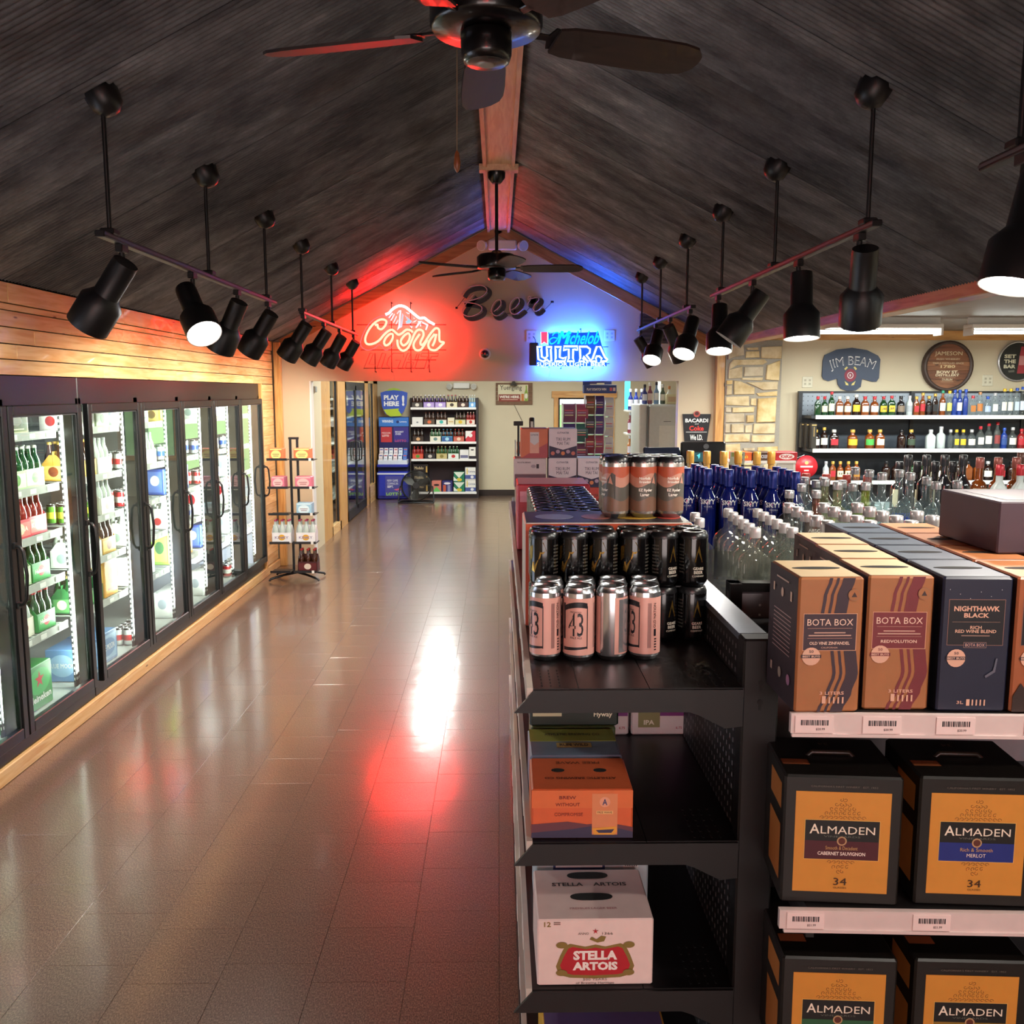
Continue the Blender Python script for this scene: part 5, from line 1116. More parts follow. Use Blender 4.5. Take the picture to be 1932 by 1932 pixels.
# ================================================================== liquor wall on the right
LC = lambda x, y, d: atY(1480 + x / 4.274, 580 + y / 4.274, d)
GZ = [LC(600, 872, 9.62).z, LC(600, 1140, 9.62).z, LC(600, 1396, 9.62).z]
X0 = LC(125, 800, 9.9).x; X1 = 6.45
def wallshelf():
    r = thing('liquor_shelving', 'dark steel shelving with white shelf edges along the cream wall', 'shelving', (0, 0, 0))
    top = LC(140, 690, 9.9).z; G_ = M('#2b2d31', .45, .2)
    m = MB().box(X0, X1, 9.93, 9.96, .1, top, M('#9aa4b0', .5)); m.build('back_panel', r)
    MB().box(X0, X1, 9.92, 9.965, top, top + .02, G_).build('top_rail', r)
    m = MB()
    for i in range(int((X1 - X0) / .05)):
        for k in range(6): m.box(X0 + .04 + i * .05, X0 + .048 + i * .05, 9.9285, 9.93, top - .04 - k * .05, top - .032 - k * .05, BLACK)
    m.build('pegholes', r)
    for x in (X0, X0 + 1.22, X0 + 2.44):
        m = MB().box(x - .02, x + .02, 9.88, 9.93, 0, top + .02, G_)
        z = .2
        while z < top: m.box(x - .006, x + .006, 9.879, 9.88, z, z + .012, BLACK); z += .025
        m.build('upright', r)
    MB().box(X0, X1, 9.50, 9.93, 0, .13, BLACK).build('base_deck', r)
    for k, z in enumerate(GZ):
        xs = LC((245, 232, 225)[k], 880, 9.6).x
        so = MB().box(X0 + .02, X1, 9.58, 9.93, z - .03, z - .001, G_).build('shelf', r)
        MB().box(xs, X1, 9.565, 9.58, z - .035, z + .004, M('#eeeeea', .35)).build('price_rail', so)
    MB().box(X0 + .02, X1, 9.9, 9.925, .13, GZ[0] - .04, M('#333b45', .6)).build('lower_back_panel', r)
wallshelf()
GL = {'g': M('#123a1c', .12, 0, .1, 20, 0, .6), 'a': M('#7a3c14', .12, 0, .1, 20, 0, .6), 'd': M('#241410', .12, 0, .1, 20, 0, .6), 'c': CLG, 'b': M('#1c3a8a', .12, 0, .1, 20, 0, .6), 'f': M('#b8c2c0', .35, 0, .08), 'r': M('#8a2020', .15, 0, .1, 20, 0, .6), 'k': M('#16161a', .15, 0, .1, 20, 0, .6)}
GN = {'g': 'green', 'a': 'amber', 'd': 'dark brown', 'c': 'clear', 'b': 'blue', 'f': 'frosted', 'r': 'red', 'k': 'black'}
RD, GDc, WH, YL, BLc, BK, SV = '#b02430', '#c8a24a', '#e4e0d6', '#e0b832', '#2a50b0', '#1a1a1e', '#b8b8bc'
CR = '#e8dfbe'
ROWS = [
 [(270, 745, 'g', None, RD), (325, 742, 'g', CR, RD), (380, 680, 'g', CR, RD), (445, 742, 'a', CR, WH), (510, 722, 'a', CR, WH), (580, 702, 'd', YL, WH), (650, 742, 'a', CR, RD), (727, 718, 'a', WH, RD), (800, 745, 'g', YL, RD), (865, 712, 'g', YL, RD),
  (940, 715, 'k', '#7a6a5a', BK), (1010, 712, 'f', '#9aa0a6', SV), (1065, 718, 'a', RD, GDc), (1115, 688, 'a', RD, GDc), (1165, 715, 'd', BK, GDc), (1215, 695, 'd', BK, GDc), (1275, 670, 'a', '#cfe0d8', '#2a8a6a'), (1330, 672, 'c', '#d8d06a', YL), (1372, 665, 'b', None, BLc), (1412, 665, 'b', WH, BLc), (1460, 660, 'b', None, BLc),
  (1520, 712, 'c', '#b8743a', RD), (1576, 682, 'c', '#b8743a', '#b8845a'), (1640, 735, 'c', '#a8b8d8', BLc), (1697, 690, 'c', WH, SV), (1772, 655, 'c', WH, YL), (1822, 655, 'c', WH, YL), (1872, 650, 'c', '#c8d8ee', BLc), (1918, 640, 'c', '#c8d8ee', BLc), (1975, 660, 'c', '#c8d8ee', BLc), (2040, 660, 'c', WH, SV)],
 [(255, 1000, 'd', WH, GDc), (320, 968, 'd', WH, GDc), (400, 1010, 'd', RD, WH), (550, 1010, 'a', YL, GDc), (688, 1010, 'a', '#4aa84a', GDc), (770, 1003, 'a', CR, GDc), (945, 1015, 'd', None, BK), (1022, 1008, 'd', '#3a4a3a', GDc), (1180, 992, 'f', None, SV), (1262, 962, 'f', None, SV), (1340, 1000, 'c', None, SV), (1388, 986, 'c', YL, YL), (1442, 986, 'c', YL, YL), (1510, 986, 'c', WH, SV),
  (1580, 960, 'c', WH, RD), (1645, 935, 'c', WH, RD), (1715, 925, 'c', '#8a3a3a', RD), (1772, 972, 'b', '#2a4a8a', BLc), (1840, 968, 'c', WH, SV), (1912, 980, 'r', RD, RD), (1980, 980, 'c', WH, RD)],
 [(335, 1285, 'f', WH, SV), (390, 1252, 'a', RD, GDc), (450, 1290, 'a', CR, GDc), (515, 1245, 'a', CR, GDc), (580, 1252, 'a', '#d88a2a', GDc), (820, 1240, 'd', None, BK), (900, 1245, 'd', None, BK), (1050, 1240, 'g', None, BK), (1130, 1225, 'g', WH, BK), (1202, 1235, 'd', CR, BK), (1260, 1250, 'd', WH, BK), (1330, 1255, 'k', None, BK), (1400, 1250, 'd', None, BK), (1480, 1250, 'a', None, BK), (1560, 1250, 'a', None, RD), (1640, 1245, 'd', WH, SV), (1740, 1240, 'd', RD, BK), (1830, 1240, 'd', None, BK), (1910, 1245, 'r', WH, RD)]]
LN = {None: 'unlabelled', RD: 'red-labelled', GDc: 'gold', WH: 'white-labelled', YL: 'yellow-labelled', CR: 'cream-labelled', BK: 'black-labelled'}
CN = {RD: 'red', GDc: 'gold', WH: 'white', YL: 'yellow', BLc: 'blue', BK: 'black', SV: 'silver', '#2a8a6a': 'teal', '#b8845a': 'tan'}
CACHE = {}
for ri, row in enumerate(ROWS):
    for i, (cx, ty, g, lb, cp) in enumerate(row):
        base = (872, 1140, 1396)[ri]; p = LC(cx, base, 9.66); t = LC(cx, ty, 9.66).z; h = max(.2, t - GZ[ri])
        nxt = min([abs(cx - q[0]) for q in row if q[0] != cx]); r_ = min(.052, max(.028, nxt / 4.274 / F * 9.66 * .445))
        shp = 'flask' if (i + ri) % 3 == 0 and g != 'b' else ('dome' if (i + ri) % 3 == 1 else 'round')
        tx = {800: 'J&B', 865: 'J&B', 515: 'RR', 450: 'RR'}.get(cx) if ri in (0, 2) else None
        o = spirit('liquor_bottle', f"{GN[g]} {LN.get(lb, 'plain-labelled')} bottle, {CN.get(cp, 'dark')} cap, {ORD[i] if i < 20 else 'twenty-' + ORD[i - 20]} along {('top', 'middle', 'lowest visible')[ri]} liquor shelf", h, r_, GL[g], cp, lb, shp, .30, .03, None, 'bottles on the liquor wall', text=tx, n=12)
        o.location = (p.x, 9.68, GZ[ri] + .001)
for i in range(3):
    o = carton('gift_box', f'{ORD[i]} black bottle gift box at the shelf end', 'gift box', .055, .09, .27, '#2a2620', [('r', 0, .25, .05, .012, '#b89a5a'), ('r', 0, .18, .006, .1, '#b89a5a')], group='gift boxes on the liquor wall'); p = LC(184 + i * 17, 1135, 9.66); o.location = (p.x, 9.60 + (2 - i) * .095, GZ[1] + .001)
p = LC(245, 1300, 9.3); r = thing('hang_tag_sign', 'red teardrop shelf sign below the liquor shelves', 'sign', (p.x, 9.56, p.z))
MB().mx(Matrix.Rotation(PI / 2, 4, 'X')).lathe([(.001, 0), (.118, 0), (.118, .006), (.001, .006)], M('#c0202c', .4), 28, capb=False, capt=False).build('disc', r); m = MB(); face_print(m, .2, .2, -.0066, [('e', 0, .04, .02, .018, '#e8b070'), ('r', 0, .0, .13, .016, '#f0dcd8'), ('r', 0, -.04, .05, .012, '#f0dcd8')]); m.build('print', r)
MB().tube([(-.05, .02, -.1), (-.12, .02, -.02), (-.10, .02, .09), (-.02, .02, .12)], .004, SILV, 6).build('wire', r)
# ---- signs on the cream wall
def spoly(pts, d=YF): return [(q.x, q.z) for q in (LC(x, y, d) for x, y in pts)]
r = thing('bourbon_sign', 'dark blue scroll-shaped bourbon sign with a red seal', 'wall sign', (0, YF - .022, 0))
MB().prism(spoly([(305, 430), (320, 385), (420, 340), (540, 326), (660, 345), (750, 390), (768, 420), (756, 570), (735, 600), (700, 600), (620, 575), (610, 640), (570, 670), (500, 674), (450, 655), (425, 620), (420, 575), (350, 595), (310, 580), (298, 555)]), -.0, .02, M('#1d3050', .4)).build('panel', r)
c = LC(540, 440, YF); m = MB().at(c.x, 0, c.z).text('JIM BEAM', M('#e8e8ea'), 0, .0, .50, .125, -.001, .0, 0, None, .62); m.build('lettering', r); MB().at(c.x, 0, c.z).text('JIM BEAM', M('#1d3050'), 0, .0, .488, .098, -.0015, -.02, 0, None, .62).build('letter_fill', r)
c = LC(525, 548, YF); m = MB().at(c.x, 0, c.z); face_print(m, .2, .2, -.001, [('p', [(-.07, .07), (-.045, .095), (-.03, .085), (-.055, .055)], '#d8c878'), ('p', [(.07, .07), (.045, .095), (.03, .085), (.055, .055)], '#d8c878'), ('e', 0, 0, .066, .07, '#8a1f3a'), ('e', 0, 0, .034, .036, '#e0d8d8'), ('e', 0, 0, .026, .028, '#8a1f3a'), ('t', 'B', 0, 0, .018, .026, '#e8e0e0', .02), ('p', [(-.06, -.06), (-.045, -.105), (-.015, -.11), (-.02, -.09), (-.04, -.075)], '#d8c878'), ('p', [(.06, -.06), (.045, -.105), (.015, -.11), (.02, -.09), (.04, -.075)], '#d8c878')]); m.build('seal', r)
c = LC(1300, 474, YF); R_ = .25
r = thing('barrel_sign', 'round barrel-head whiskey sign of brown boards', 'wall sign', (c.x, YF - .001, c.z))
MB().mx(Matrix.Rotation(PI / 2, 4, 'X')).lathe([(R_ + .02, 0), (R_ + .022, .07), (R_ - .012, .075), (R_ - .012, .02)], M('#4a3a34', .5), 36, capb=False, capt=False).build('hoop', r)
for i in range(5):
    z0, z1 = -R_ + i * 2 * R_ / 5 + .0015, -R_ + (i + 1) * 2 * R_ / 5 - .0015
    po = []
    for k in range(9): z = z0 + (z1 - z0) * k / 8; po.append((math.sqrt(max(0, (R_ - .01) ** 2 - z * z)), z))
    po = po + [(-x, z) for x, z in po[::-1]]
    MB().prism(po, -.05, -.01, wood('barrel_%d' % i, ['#8a5a3c', '#7a4a30', '#94603e', '#83502f', '#7d4d36'][i], '#5e3824', '#3a2014', (1.1, 14, 14), .6, 0)).build('board', r)
m = MB(); y = -.0508; face_print(m, .5, .5, y, [('t', 'JAMESON', 0, .13, .30, .055, '#d8c8a0', .02), ('t', 'IRISH WHISKEY', 0, .075, .26, .020, '#c0a888', .02), ('t', 'TRIPLE DISTILLED SINCE', 0, .03, .34, .018, '#c0a888', .02), ('t', '1780', 0, -.005, .16, .032, '#d8c090', .03), ('t', 'BOW ST.', 0, -.065, .24, .034, '#e0d0b0', .04), ('t', 'DISTILLERY', 0, -.098, .26, .026, '#e0d0b0', .03), ('t', 'DUBLIN', 0, -.145, .11, .024, '#d0c0a0', .02), ('r', 0, -.125, .18, .003, '#c0a888'), ('r', 0, -.17, .14, .003, '#c0a888')]); m.build('lettering', r)
c = LC(1872, 436, YF); R_ = .215
r = thing('round_sign', 'round black framed bar sign cut by the picture edge', 'wall sign', (c.x, YF - .001, c.z))
MB().mx(Matrix.Rotation(PI / 2, 4, 'X')).lathe([(R_, 0), (R_ + .004, .03), (R_ - .012, .034), (R_ - .015, .02)], SILV, 36, capb=False, capt=False).build('rim', r)
MB().mx(Matrix.Rotation(PI / 2, 4, 'X')).lathe([(R_ - .014, .0), (R_ - .014, .02)], M('#262a2a', .35), 36).build('panel', r)
m = MB(); face_print(m, .4, .4, -.0205, [('t', 'SET', -.085, .055, .13, .04, '#d8d4b8', .04), ('t', 'THE', -.085, .0, .13, .04, '#d8d4b8', .04), ('t', 'BAR', -.085, -.055, .13, .04, '#d8d4b8', .04), ('p', [(.02, .09), (.03, .16), (.1, .16), (.11, .09), (.12, -.13), (.0, -.13)], '#a83a44'), ('r', .06, .01, .09, .1, '#c88a8a'), ('p', [(-.10, -.10), (-.03, -.09), (-.03, -.115), (-.09, -.12)], '#6a6a60')]); m.build('lettering', r)
# ---- fluorescent fixtures of the right-hand room and of the back room
TUBEM = M((.93, 1.0, .96), 1, 0, 0, 1, 10.0)
def fixture(label, x, y, z, alongy):
    r = thing('ceiling_fixture', label, 'ceiling light', (x, y, z), PI / 2 if alongy else 0)
    MB().box(-.62, .62, -.08, .08, .05, .09, WHITE, .006).box(-.62, -.60, -.075, .075, -.01, .05, WHITE).box(.60, .62, -.075, .075, -.01, .05, WHITE).build('housing', r)
    for s in (-.04, .04): MB().mx(Matrix.Translation((0, s, .02)) @ Matrix.Rotation(PI / 2, 4, 'Y')).lathe([(.014, -.6), (.014, .6)], TUBEM, 10).build('tube', r)
    MB().box(-.62, .62, -.006, .006, .09, .16, WHITE).build('hanger', r)
FN = ['white tube light below the flat grey ceiling beside the beam', 'white tube light farther along the grey ceiling', 'white tube light over the middle of the liquor aisle', 'white tube light over the near liquor aisle', 'white tube light near the front of the liquor aisle']
for (x, y), t in zip(TUBES, FN): fixture(t, x, y, 2.41, False)
BN = ['tube light over the back room entrance', 'tube light over the back room middle', 'tube light over the lottery corner', 'tube light over the register side', 'tube light over the far window']
for (x, y), t in zip(BACKT, BN): fixture('white ' + t, x, y, 2.62, True)
# ================================================================== near beer gondola
GM = M('#181516', .38, .15, .12, 20); GE = M('#171415', .42, .15, .1, 20); LIT_HOLE = M('#8d8689', .5)
SZ4 = [1.315, .992, .667, .342]
def gondola():
    r = thing('beer_gondola', 'dark steel gondola end with cans and cartons in the foreground', 'shelving', (0, 0, 0))
    u = MB().box(.487, .560, 1.752, 1.80, 0, 1.414, GE, .004).build('upright', r)
    for z in (1.325, 1.285):
        MB().mx(Matrix.Translation((.523, 1.7515, z)) @ Matrix.Rotation(PI / 2, 4, 'X')).lathe([(.0055, -.0008), (.0055, .0008)], RUBBER, 12).build('slot', u)
        MB().box(.5205, .5255, 1.7508, 1.7522, z - .016, z - .002, RUBBER).build('slot', u)
    MB().box(.492, .502, 1.80, 4.9, .1, 1.40, M('#1c191b', .5)).build('back_panel', r)
    m = MB(); k = 0
    for i in range(36):
        for j in range(50):
            y, z = 1.83 + i * .0254, .16 + j * .0254
            m.raw([(.4915, y - .003, z - .005), (.4915, y + .003, z - .005), (.4915, y + .003, z + .005), (.4915, y - .003, z + .005)], [(0, 1, 2, 3)], LIT_HOLE)  # pale colour stands in for light showing through the holes
    tag(m.build('pegholes', r), kind='stuff')
    MB().box(.489, .545, 1.80, 4.9, 1.400, 1.414, M('#8a94a4', .3, .5)).build('top_cap', r)  # pale steel blue paints the rail's bluish highlight into its colour
    MB().box(.06, .49, 1.78, 4.9, 0, .13, GM).build('base', r)
    for z in SZ4:
        so = MB().box(.068, .30, 1.752, 4.9, z - .02, z, GM).box(.3015, .49, 1.752, 4.9, z - .02, z, GM).build('shelf', r)
        MB().prism([(.030, z - .048), (.070, z - .002), (.487, z - .002), (.487, z - .078), (.452, z - .082), (.40, z - .055), (.38, z - .048)], 1.745, 1.752, GE).build('end_bracket', so)
        m = MB()
        for i in range(6):
            for j in range(3): m.box(.085 + j * .018, .088 + j * .018, 1.765 + i * .02, 1.775 + i * .02, z, z + .0006, RUBBER)
            for j in range(4): m.box(.40 + j * .018, .404 + j * .018, 1.765 + i * .025, 1.775 + i * .025, z, z + .0006, RUBBER)
        m.box(.158, .160, 1.752, 4.9, z, z + .0006, RUBBER); tag(m.build('slots', so), kind='stuff')
        MB().box(.056, .068, 1.752, 4.9, z - .046, z + .002, M('#c9bfb4', .5)).build('price_rail', so)
        for k in range(9):
            y = 1.95 + k * .32
            MB().box(.0545, .056, y, y + .09, z - .040, z - .004, M('#e8e4dc', .5)).build('price_tag', so)
gondola()
# ---- pale pink cans
PINK = M('#dfa79a', .38, .1, .04); INK = M('#1a1820', .4)
def nation(h=.166, r=.0345):
    o = thing('beer_can', 'x', 'beer can', group='pink cans on the gondola')
    obj('can_body', can_mesh(M('#cfd0d4', .2, .9), r, h, n=28).mesh('can_body'), o)
    m = MB(); R = r + .0004; a0, a1 = math.radians(-165), math.radians(140); k = 30; z0, z1 = .016, h - .024
    vs = [(R * math.sin(t), -R * math.cos(t), z) for z in (z0, z1) for t in [a0 + (a1 - a0) * i / k for i in range(k + 1)]]
    m.raw(vs, [(i, i + 1, k + 2 + i, k + 1 + i) for i in range(k)], PINK, True)
    def band(t0, t1, za, zb, mat, q=.0004):
        n = 8; R2 = R + q; v = [(R2 * math.sin(t), -R2 * math.cos(t), (za if e == 0 else zb)(t) if callable(za) else (za, zb)[e]) for e in (0, 1) for t in [t0 + (t1 - t0) * i / n for i in range(n + 1)]]
        m.raw(v, [(i, i + 1, n + 2 + i, n + 1 + i) for i in range(n)], mat, True)
    m.text('43', INK, .0, .084, .034, .052, 0, .0, cyl=R + .0005)
    band(-.9, .75, lambda t: .122 - .010 * t * t + .004 * t, lambda t: .134 - .010 * t * t + .004 * t, INK); band(-.95, -.75, .05, .13, INK)
    band(.72, .78, .03, .125, INK); band(-.9, .75, lambda t: .028 + .004 * t, lambda t: .034 + .002 * t, INK)
    m.text('PALE ALE', INK, .001, .055, .026, None, 0, .0, cyl=R + .0005).text('MICHIGAN', INK, .0, .112, .024, None, 0, 0, cyl=R + .0005)
    m.text('OLD NATION', INK, .0685 - .0, .085, .062, None, 0, .01, cyl=R + .0005, vert=True) if False else m.text('OLD NATION', INK, .062, .102, .055, None, 0, .01, cyl=R + .0005, vert=True)
    for i in range(7): band(1.28 + i * .035, 1.30 + i * .035, .03, .13, M('#8a6a68', .5))
    for i in range(5): band(1.74, 1.90, .024 + i * .006, .027 + i * .006, INK)
    band(1.70, 1.86, .056, .072, INK); band(-2.6, -1.6, .02, .138, M('#c9c9cd', .25, .8)); band(-1.55, -1.05, .022, .136, M('#3a3440', .4))
    m.build('label', o)
    return o
n0 = nation(); lab = ['pink 43 can, first of the front row, number turned aside', 'pink 43 can, second of the front row, number facing out', 'pink 43 can, third of the front row, bare seam facing out', 'pink 43 can, fourth of the front row nearest the upright']
rot = [-.95, -.28, 2.95, -1.25]
for i in range(4):
    o = n0 if i == 0 else dup(n0, (0, 0, 0)); o['label'] = lab[i]; o.location = (.103 + i * .0735, 1.965 + (.0, -.006, .0, .002)[i], 1.3155); o.rotation_euler = (0, 0, rot[i])
for i in range(4): dup(n0, (.115 + i * .0725, 2.040, 1.3155), .5 + i, f'pink 43 can, {ORD[i]} of the rear row')
# ---- black and gold can packs, two high, in clip holders
def clip(m, x, y, z, r, mat):
    m.at(x, y, z).lathe([(r * .99, -.012), (r * 1.0, -.006), (r * .9, .002), (r * .86, .004), (r * .55, .004), (r * .5, .0)], mat, 18, capb=False); m.at()
def pack(label, canme, r, h, nx, ny, loc, holder, group, rots=None):
    o = thing('can_pack', label, 'can pack', loc, 0, group); m = MB(); hm = M(holder, .3)
    for j in range(ny):
        for i in range(nx):
            x, y = (i - (nx - 1) / 2) * r * 2.03, r + j * r * 2.03
            obj('can', canme, o, (x, y, 0), (rots[i] if rots else 0) + j * 1.3); clip(m, x, y, h - .004, r, hm)
            if i: m.box(x - r * 1.3, x - r * .75, y - .008, y + .008, h - .003, h, hm)
            if j: m.box(x - .008, x + .008, y - r * 1.3, y - r * .75, h - .003, h, hm)
    m.build('clip_holder', o)
    return o
KB_, GO = M('#0d0c0d', .16, .3, .1, 20, 0, .5), M('#a8843e', .25, .85, .1)
def blackcan(r=.0345, h=.130):
    m = can_mesh(KB_, r, h, M('#1a1a1c', .25, .6), 24); R = r + .0005
    def poly(pts, mat=GO): m.quad([(R * math.sin(x / R), -R * math.cos(x / R), z) for x, z in pts], mat)
    poly([(-.030, .102), (-.004, .108), (.004, .088), (-.012, .084)]); poly([(-.012, .084), (.0, .086), (-.016, .066)]); poly([(-.033, .06), (-.016, .066), (-.026, .036), (-.036, .04)]); poly([(-.045, .095), (-.032, .100), (-.034, .07), (-.046, .06)])
    for k in range(9): m.text('|||||||', M('#7a766c'), .030, .035 + k * .008, .016, .0035, 0, .0, cyl=R)
    m.text('GEARS', M('#c8c0b0'), .075, .045, .026, None, 0, .02, cyl=R).text('BEER', M('#c8c0b0'), .075, .036, .022, None, 0, .02, cyl=R).text('COMPANY', M('#c8c0b0'), .075, .027, .03, None, 0, .02, cyl=R)
    poly([(.065, .06), (.085, .06), (.075, .10)])
    return m.mesh('can')
bc = blackcan(); sx = .0345 * 2.03
for lv, zz in ((0, 1.3155), (1, 1.4465)):
    for k, xc in ((0, .108 + sx), (1, .108 + sx * 4 + .002)):
        pack(f"black and gold six-can pack, {'upper' if lv else 'lower'}, {'beside the upright' if k else 'at the aisle side'}", bc, .0345, .130, 3, 2, (xc, 2.085, zz), '#141416', 'black can packs', [.0, -.05, -.02] if k == 0 else [.1, -1.6, -1.95])
# ---- things behind them on the gondola top
o = carton('beer_carton', 'dark carton with bright oval fruit print behind the black cans', 'beer carton', .42, .22, .262, '#cfc4b8', [('r', 0, .131, .415, .258, '#c8502c'), ('r', 0, .2, .38, .08, '#7a2a20'), ('t', 'VARIETY PACK', 0, .12, .3, .04, '#f0d8a0', .02)], top='#2a2428'); o.location = (.275, 2.242, 1.3155)
for k, (x, c, w) in enumerate(((-.13, '#8a8ea8', .05), (-.02, '#a05a48', .04), (.08, '#d8a83a', .06), (.165, '#c84a3a', .035))):
    m = MB().prism([(x + w * math.cos(t * PI / 8), .11 + .05 * math.sin(t * PI / 8)) for t in range(16)], .2628, .2634, M(c, .4), 'XY'); m.build('printed_oval', o)
def ezcan(r=.0350, h=.158):
    m = can_mesh(M('#b9b2ac', .25, .8), r, h, M('#9aa0a8', .22, .9), 24); R = r + .0004
    k = 24; zs = [.018, .05, .085, .11, .132]; cs = ['#7a5a48', '#57524a', '#bd8672', '#b4563a']
    for q in range(4):
        vs = [(R * math.sin(t), -R * math.cos(t), z + (.006 * math.sin(3 * t) if 0 < zs.index(z) < 4 else 0)) for z in (zs[q], zs[q + 1]) for t in [-2.9 + 5.8 * i / k for i in range(k + 1)]]
        m.raw(vs, [(i, i + 1, k + 2 + i, k + 1 + i) for i in range(k)], M(cs[q], .4), True)
    R += .0005
    m.quad([(R * math.sin(x / R), -R * math.cos(x / R), z) for x, z in ((.012, .06), (.04, .05), (.04, .112), (.03, .118), (.018, .10))], M('#4c4a46')); R += .0004
    m.text('Norfolk', M('#efe6da'), .0, .103, .030, None, 0, .03, cyl=R).text('Brewing', M('#efe6da'), .0, .093, .030, None, 0, .03, cyl=R).text('EZ Ryder', M('#f2e8dc'), .002, .072, .036, None, 0, .03, cyl=R).text('Lager', M('#f2e8dc'), .0, .060, .024, None, 0, .03, cyl=R)
    return m.mesh('can')
pack('six-can pack of tall sunset-coloured lager cans standing on the fruit carton', ezcan(), .0350, .158, 3, 2, (.375, 2.315, 1.5785), '#1c1c20', None, [-1.25, .0, .05])
o = carton('beer_carton', 'low brown carton under the shiny capped cans', 'beer carton', .24, .80, .122, '#8a6a58', [('r', 0, .05, .2, .05, '#c8b8a8')]); o.location = (.215, 2.50, 1.3155)
dk = can_mesh(M('#24262c', .25, .6), .0345, .13, M('#9aa0ac', .18, .9), 20).mesh('can')
for k in range(5): pack(f'six-can pack with black clips, {ORD[k]} of the row behind the fruit carton', dk, .0345, .13, 3, 2, (.205, 2.52 + k * .145, 1.4385), '#14161c', 'clipped packs in the row')
o = carton('beer_carton', 'red and pink carton behind the row of clipped cans', 'beer carton', .27, .26, .246, '#b02a38', [('r', 0, .2, .25, .04, '#d88a98')], top='#d08898'); o.location = (.205, 3.36, 1.3155)
def cut(kind, label, x, y, z, w=.133):
    h = .138
    if kind == 'tiki': sp = [('r', 0, h / 2, w * .985, h * .98, '#2c2440'), ('p', [(-w * .49, h * .99), (-w * .49, h * .42), (0, h * .28), (w * .49, h * .42), (w * .49, h * .99)], '#d8c4c8'), ('t', 'CUTWATER', 0, .118, w * .42, .009, '#4a4458', .02), ('t', 'TIKI RUM', 0, .088, w * .5, .015, '#3a3448', .03), ('t', 'MAI TAI', 0, .069, w * .42, .015, '#3a3448', .03)] + [('e', (q - 2) * w * .18, .022 + .008 * (q % 2), w * .07, .009, ['#c0685a', '#a88a9a', '#d0784a', '#a88a9a', '#c0685a'][q]) for q in range(5)]; body = '#cfc6cc'; top = '#b8c8d8'
    elif kind == 'or': sp = [('r', 0, h / 2, w * .97, h * .97, '#c86a4a'), ('p', [(-w * .48, .0), (w * .48, .0), (w * .48, .07), (-w * .1, .03)], '#a84a50'), ('r', 0, .072, w * .34, .10, '#d89a88'), ('p', [(-w * .16, .12), (w * .16, .12), (w * .16, .075), (0, .06), (-w * .16, .075)], '#c8bcbc'), ('t', 'CUTWATER', 0, .108, w * .28, .007, '#5a4a50', .02)]; body = '#c0604a'; top = '#a85a4a'
    elif kind == 'bk': sp = [('r', 0, h * .72, w * .96, h * .5, '#c8b4b4'), ('r', 0, h * .24, w * .96, h * .42, '#6a4a54'), ('t', 'TWO EXTRA SERVINGS', -.03, .118, w * .42, .007, '#4a3a40', .02), ('r', .035, .1, .012, .02, '#2a2228'), ('e', .015, .10, .012, .008, '#9a8a90'), ('r', .03, .03, .03, .03, '#b8a8ac'), ('r', -.03, .045, .06, .003, '#b8a0a8'), ('r', -.03, .03, .06, .003, '#b8a0a8')]; body = '#b09090'; top = '#a88088'
    else: sp = [('r', 0, h * .5, w * .95, h * .9, '#b84038'), ('t', 'CUTWATER', 0, .10, w * .5, .012, '#5a2a28', .02)]; body = '#b84a40'; top = '#b87a78'
    o = carton('cocktail_carton', label, 'carton', w, .138, h, body, sp, top=top, group='cocktail cartons on the gondola top'); o.location = (x, y, z)
Y4 = 4.28
for x, kd, nm in ((.150, 'bk', 'plain-backed'), (.302, 'rd', 'dull red'), (.440, 'rd', 'red')): cut(kd, f'{nm} cocktail carton at the bottom of its stack', x, Y4, 1.316)
cut('bk', 'cocktail carton turned backwards, left stack second up', .150, Y4, 1.4545, .152); cut('tiki', 'tiki rum cocktail carton in the middle of its stack', .302, Y4, 1.4545); cut('tiki', 'tiki rum cocktail carton on the right stack', .440, Y4, 1.4545)
cut('or', 'orange cocktail carton with a can picture on top of the left stack', .170, Y4 + .01, 1.593, .128); cut('tiki', 'tiki rum cocktail carton on top of the middle stack', .304, Y4 + .005, 1.593)
# ---- cartons on the lower shelves
z = SZ4[1] + .001
w = .208
o = carton('beer_carton', 'orange beer carton with a can picture at the front of the second shelf', 'beer carton', w, .165, .104, '#dc6438', [('r', 0, .084, w * .99, .038, '#e0703c'), ('p', [(-w / 2, .03), (-.03, .036), (.01, .03), (.05, .034), (w / 2, .024), (w / 2, .001), (-w / 2, .001)], '#6a3a44'), ('p', [(-w / 2, .012), (-.02, .02), (.04, .03), (w / 2, .014), (w / 2, .001), (-w / 2, .001)], '#3a3450'),
     ('r', .046, .052, .052, .088, '#e08a5c'), ('e', .046, .078, .011, .011, '#e8a080'), ('t', 'A', .046, .078, .010, .013, '#2a3a6a', .02), ('r', .046, .056, .034, .007, '#f0b878'), ('t', 'FREE WAVE', .046, .056, .030, .004, '#5a3020', .01), ('p', [(.02, .022), (.07, .026), (.072, .016), (.066, .008), (.024, .008)], '#e8a03c'), ('p', [(.028, .018), (.066, .02), (.06, .012), (.034, .012)], '#3a3450'), ('t', 'BREW', -.03, .088, .034, .007, '#7a2a20', .01), ('t', 'WITHOUT', -.03, .073, .05, .007, '#7a2a20', .01), ('t', 'COMPROMISE', -.028, .052, .058, .007, '#7a2a20', .01)], sspec=[('r', 0, .052, .15, .09, '#e07a48')], top='#d8683c'); o.location = (.170, 1.765, z); o.rotation_euler[2] = -.01
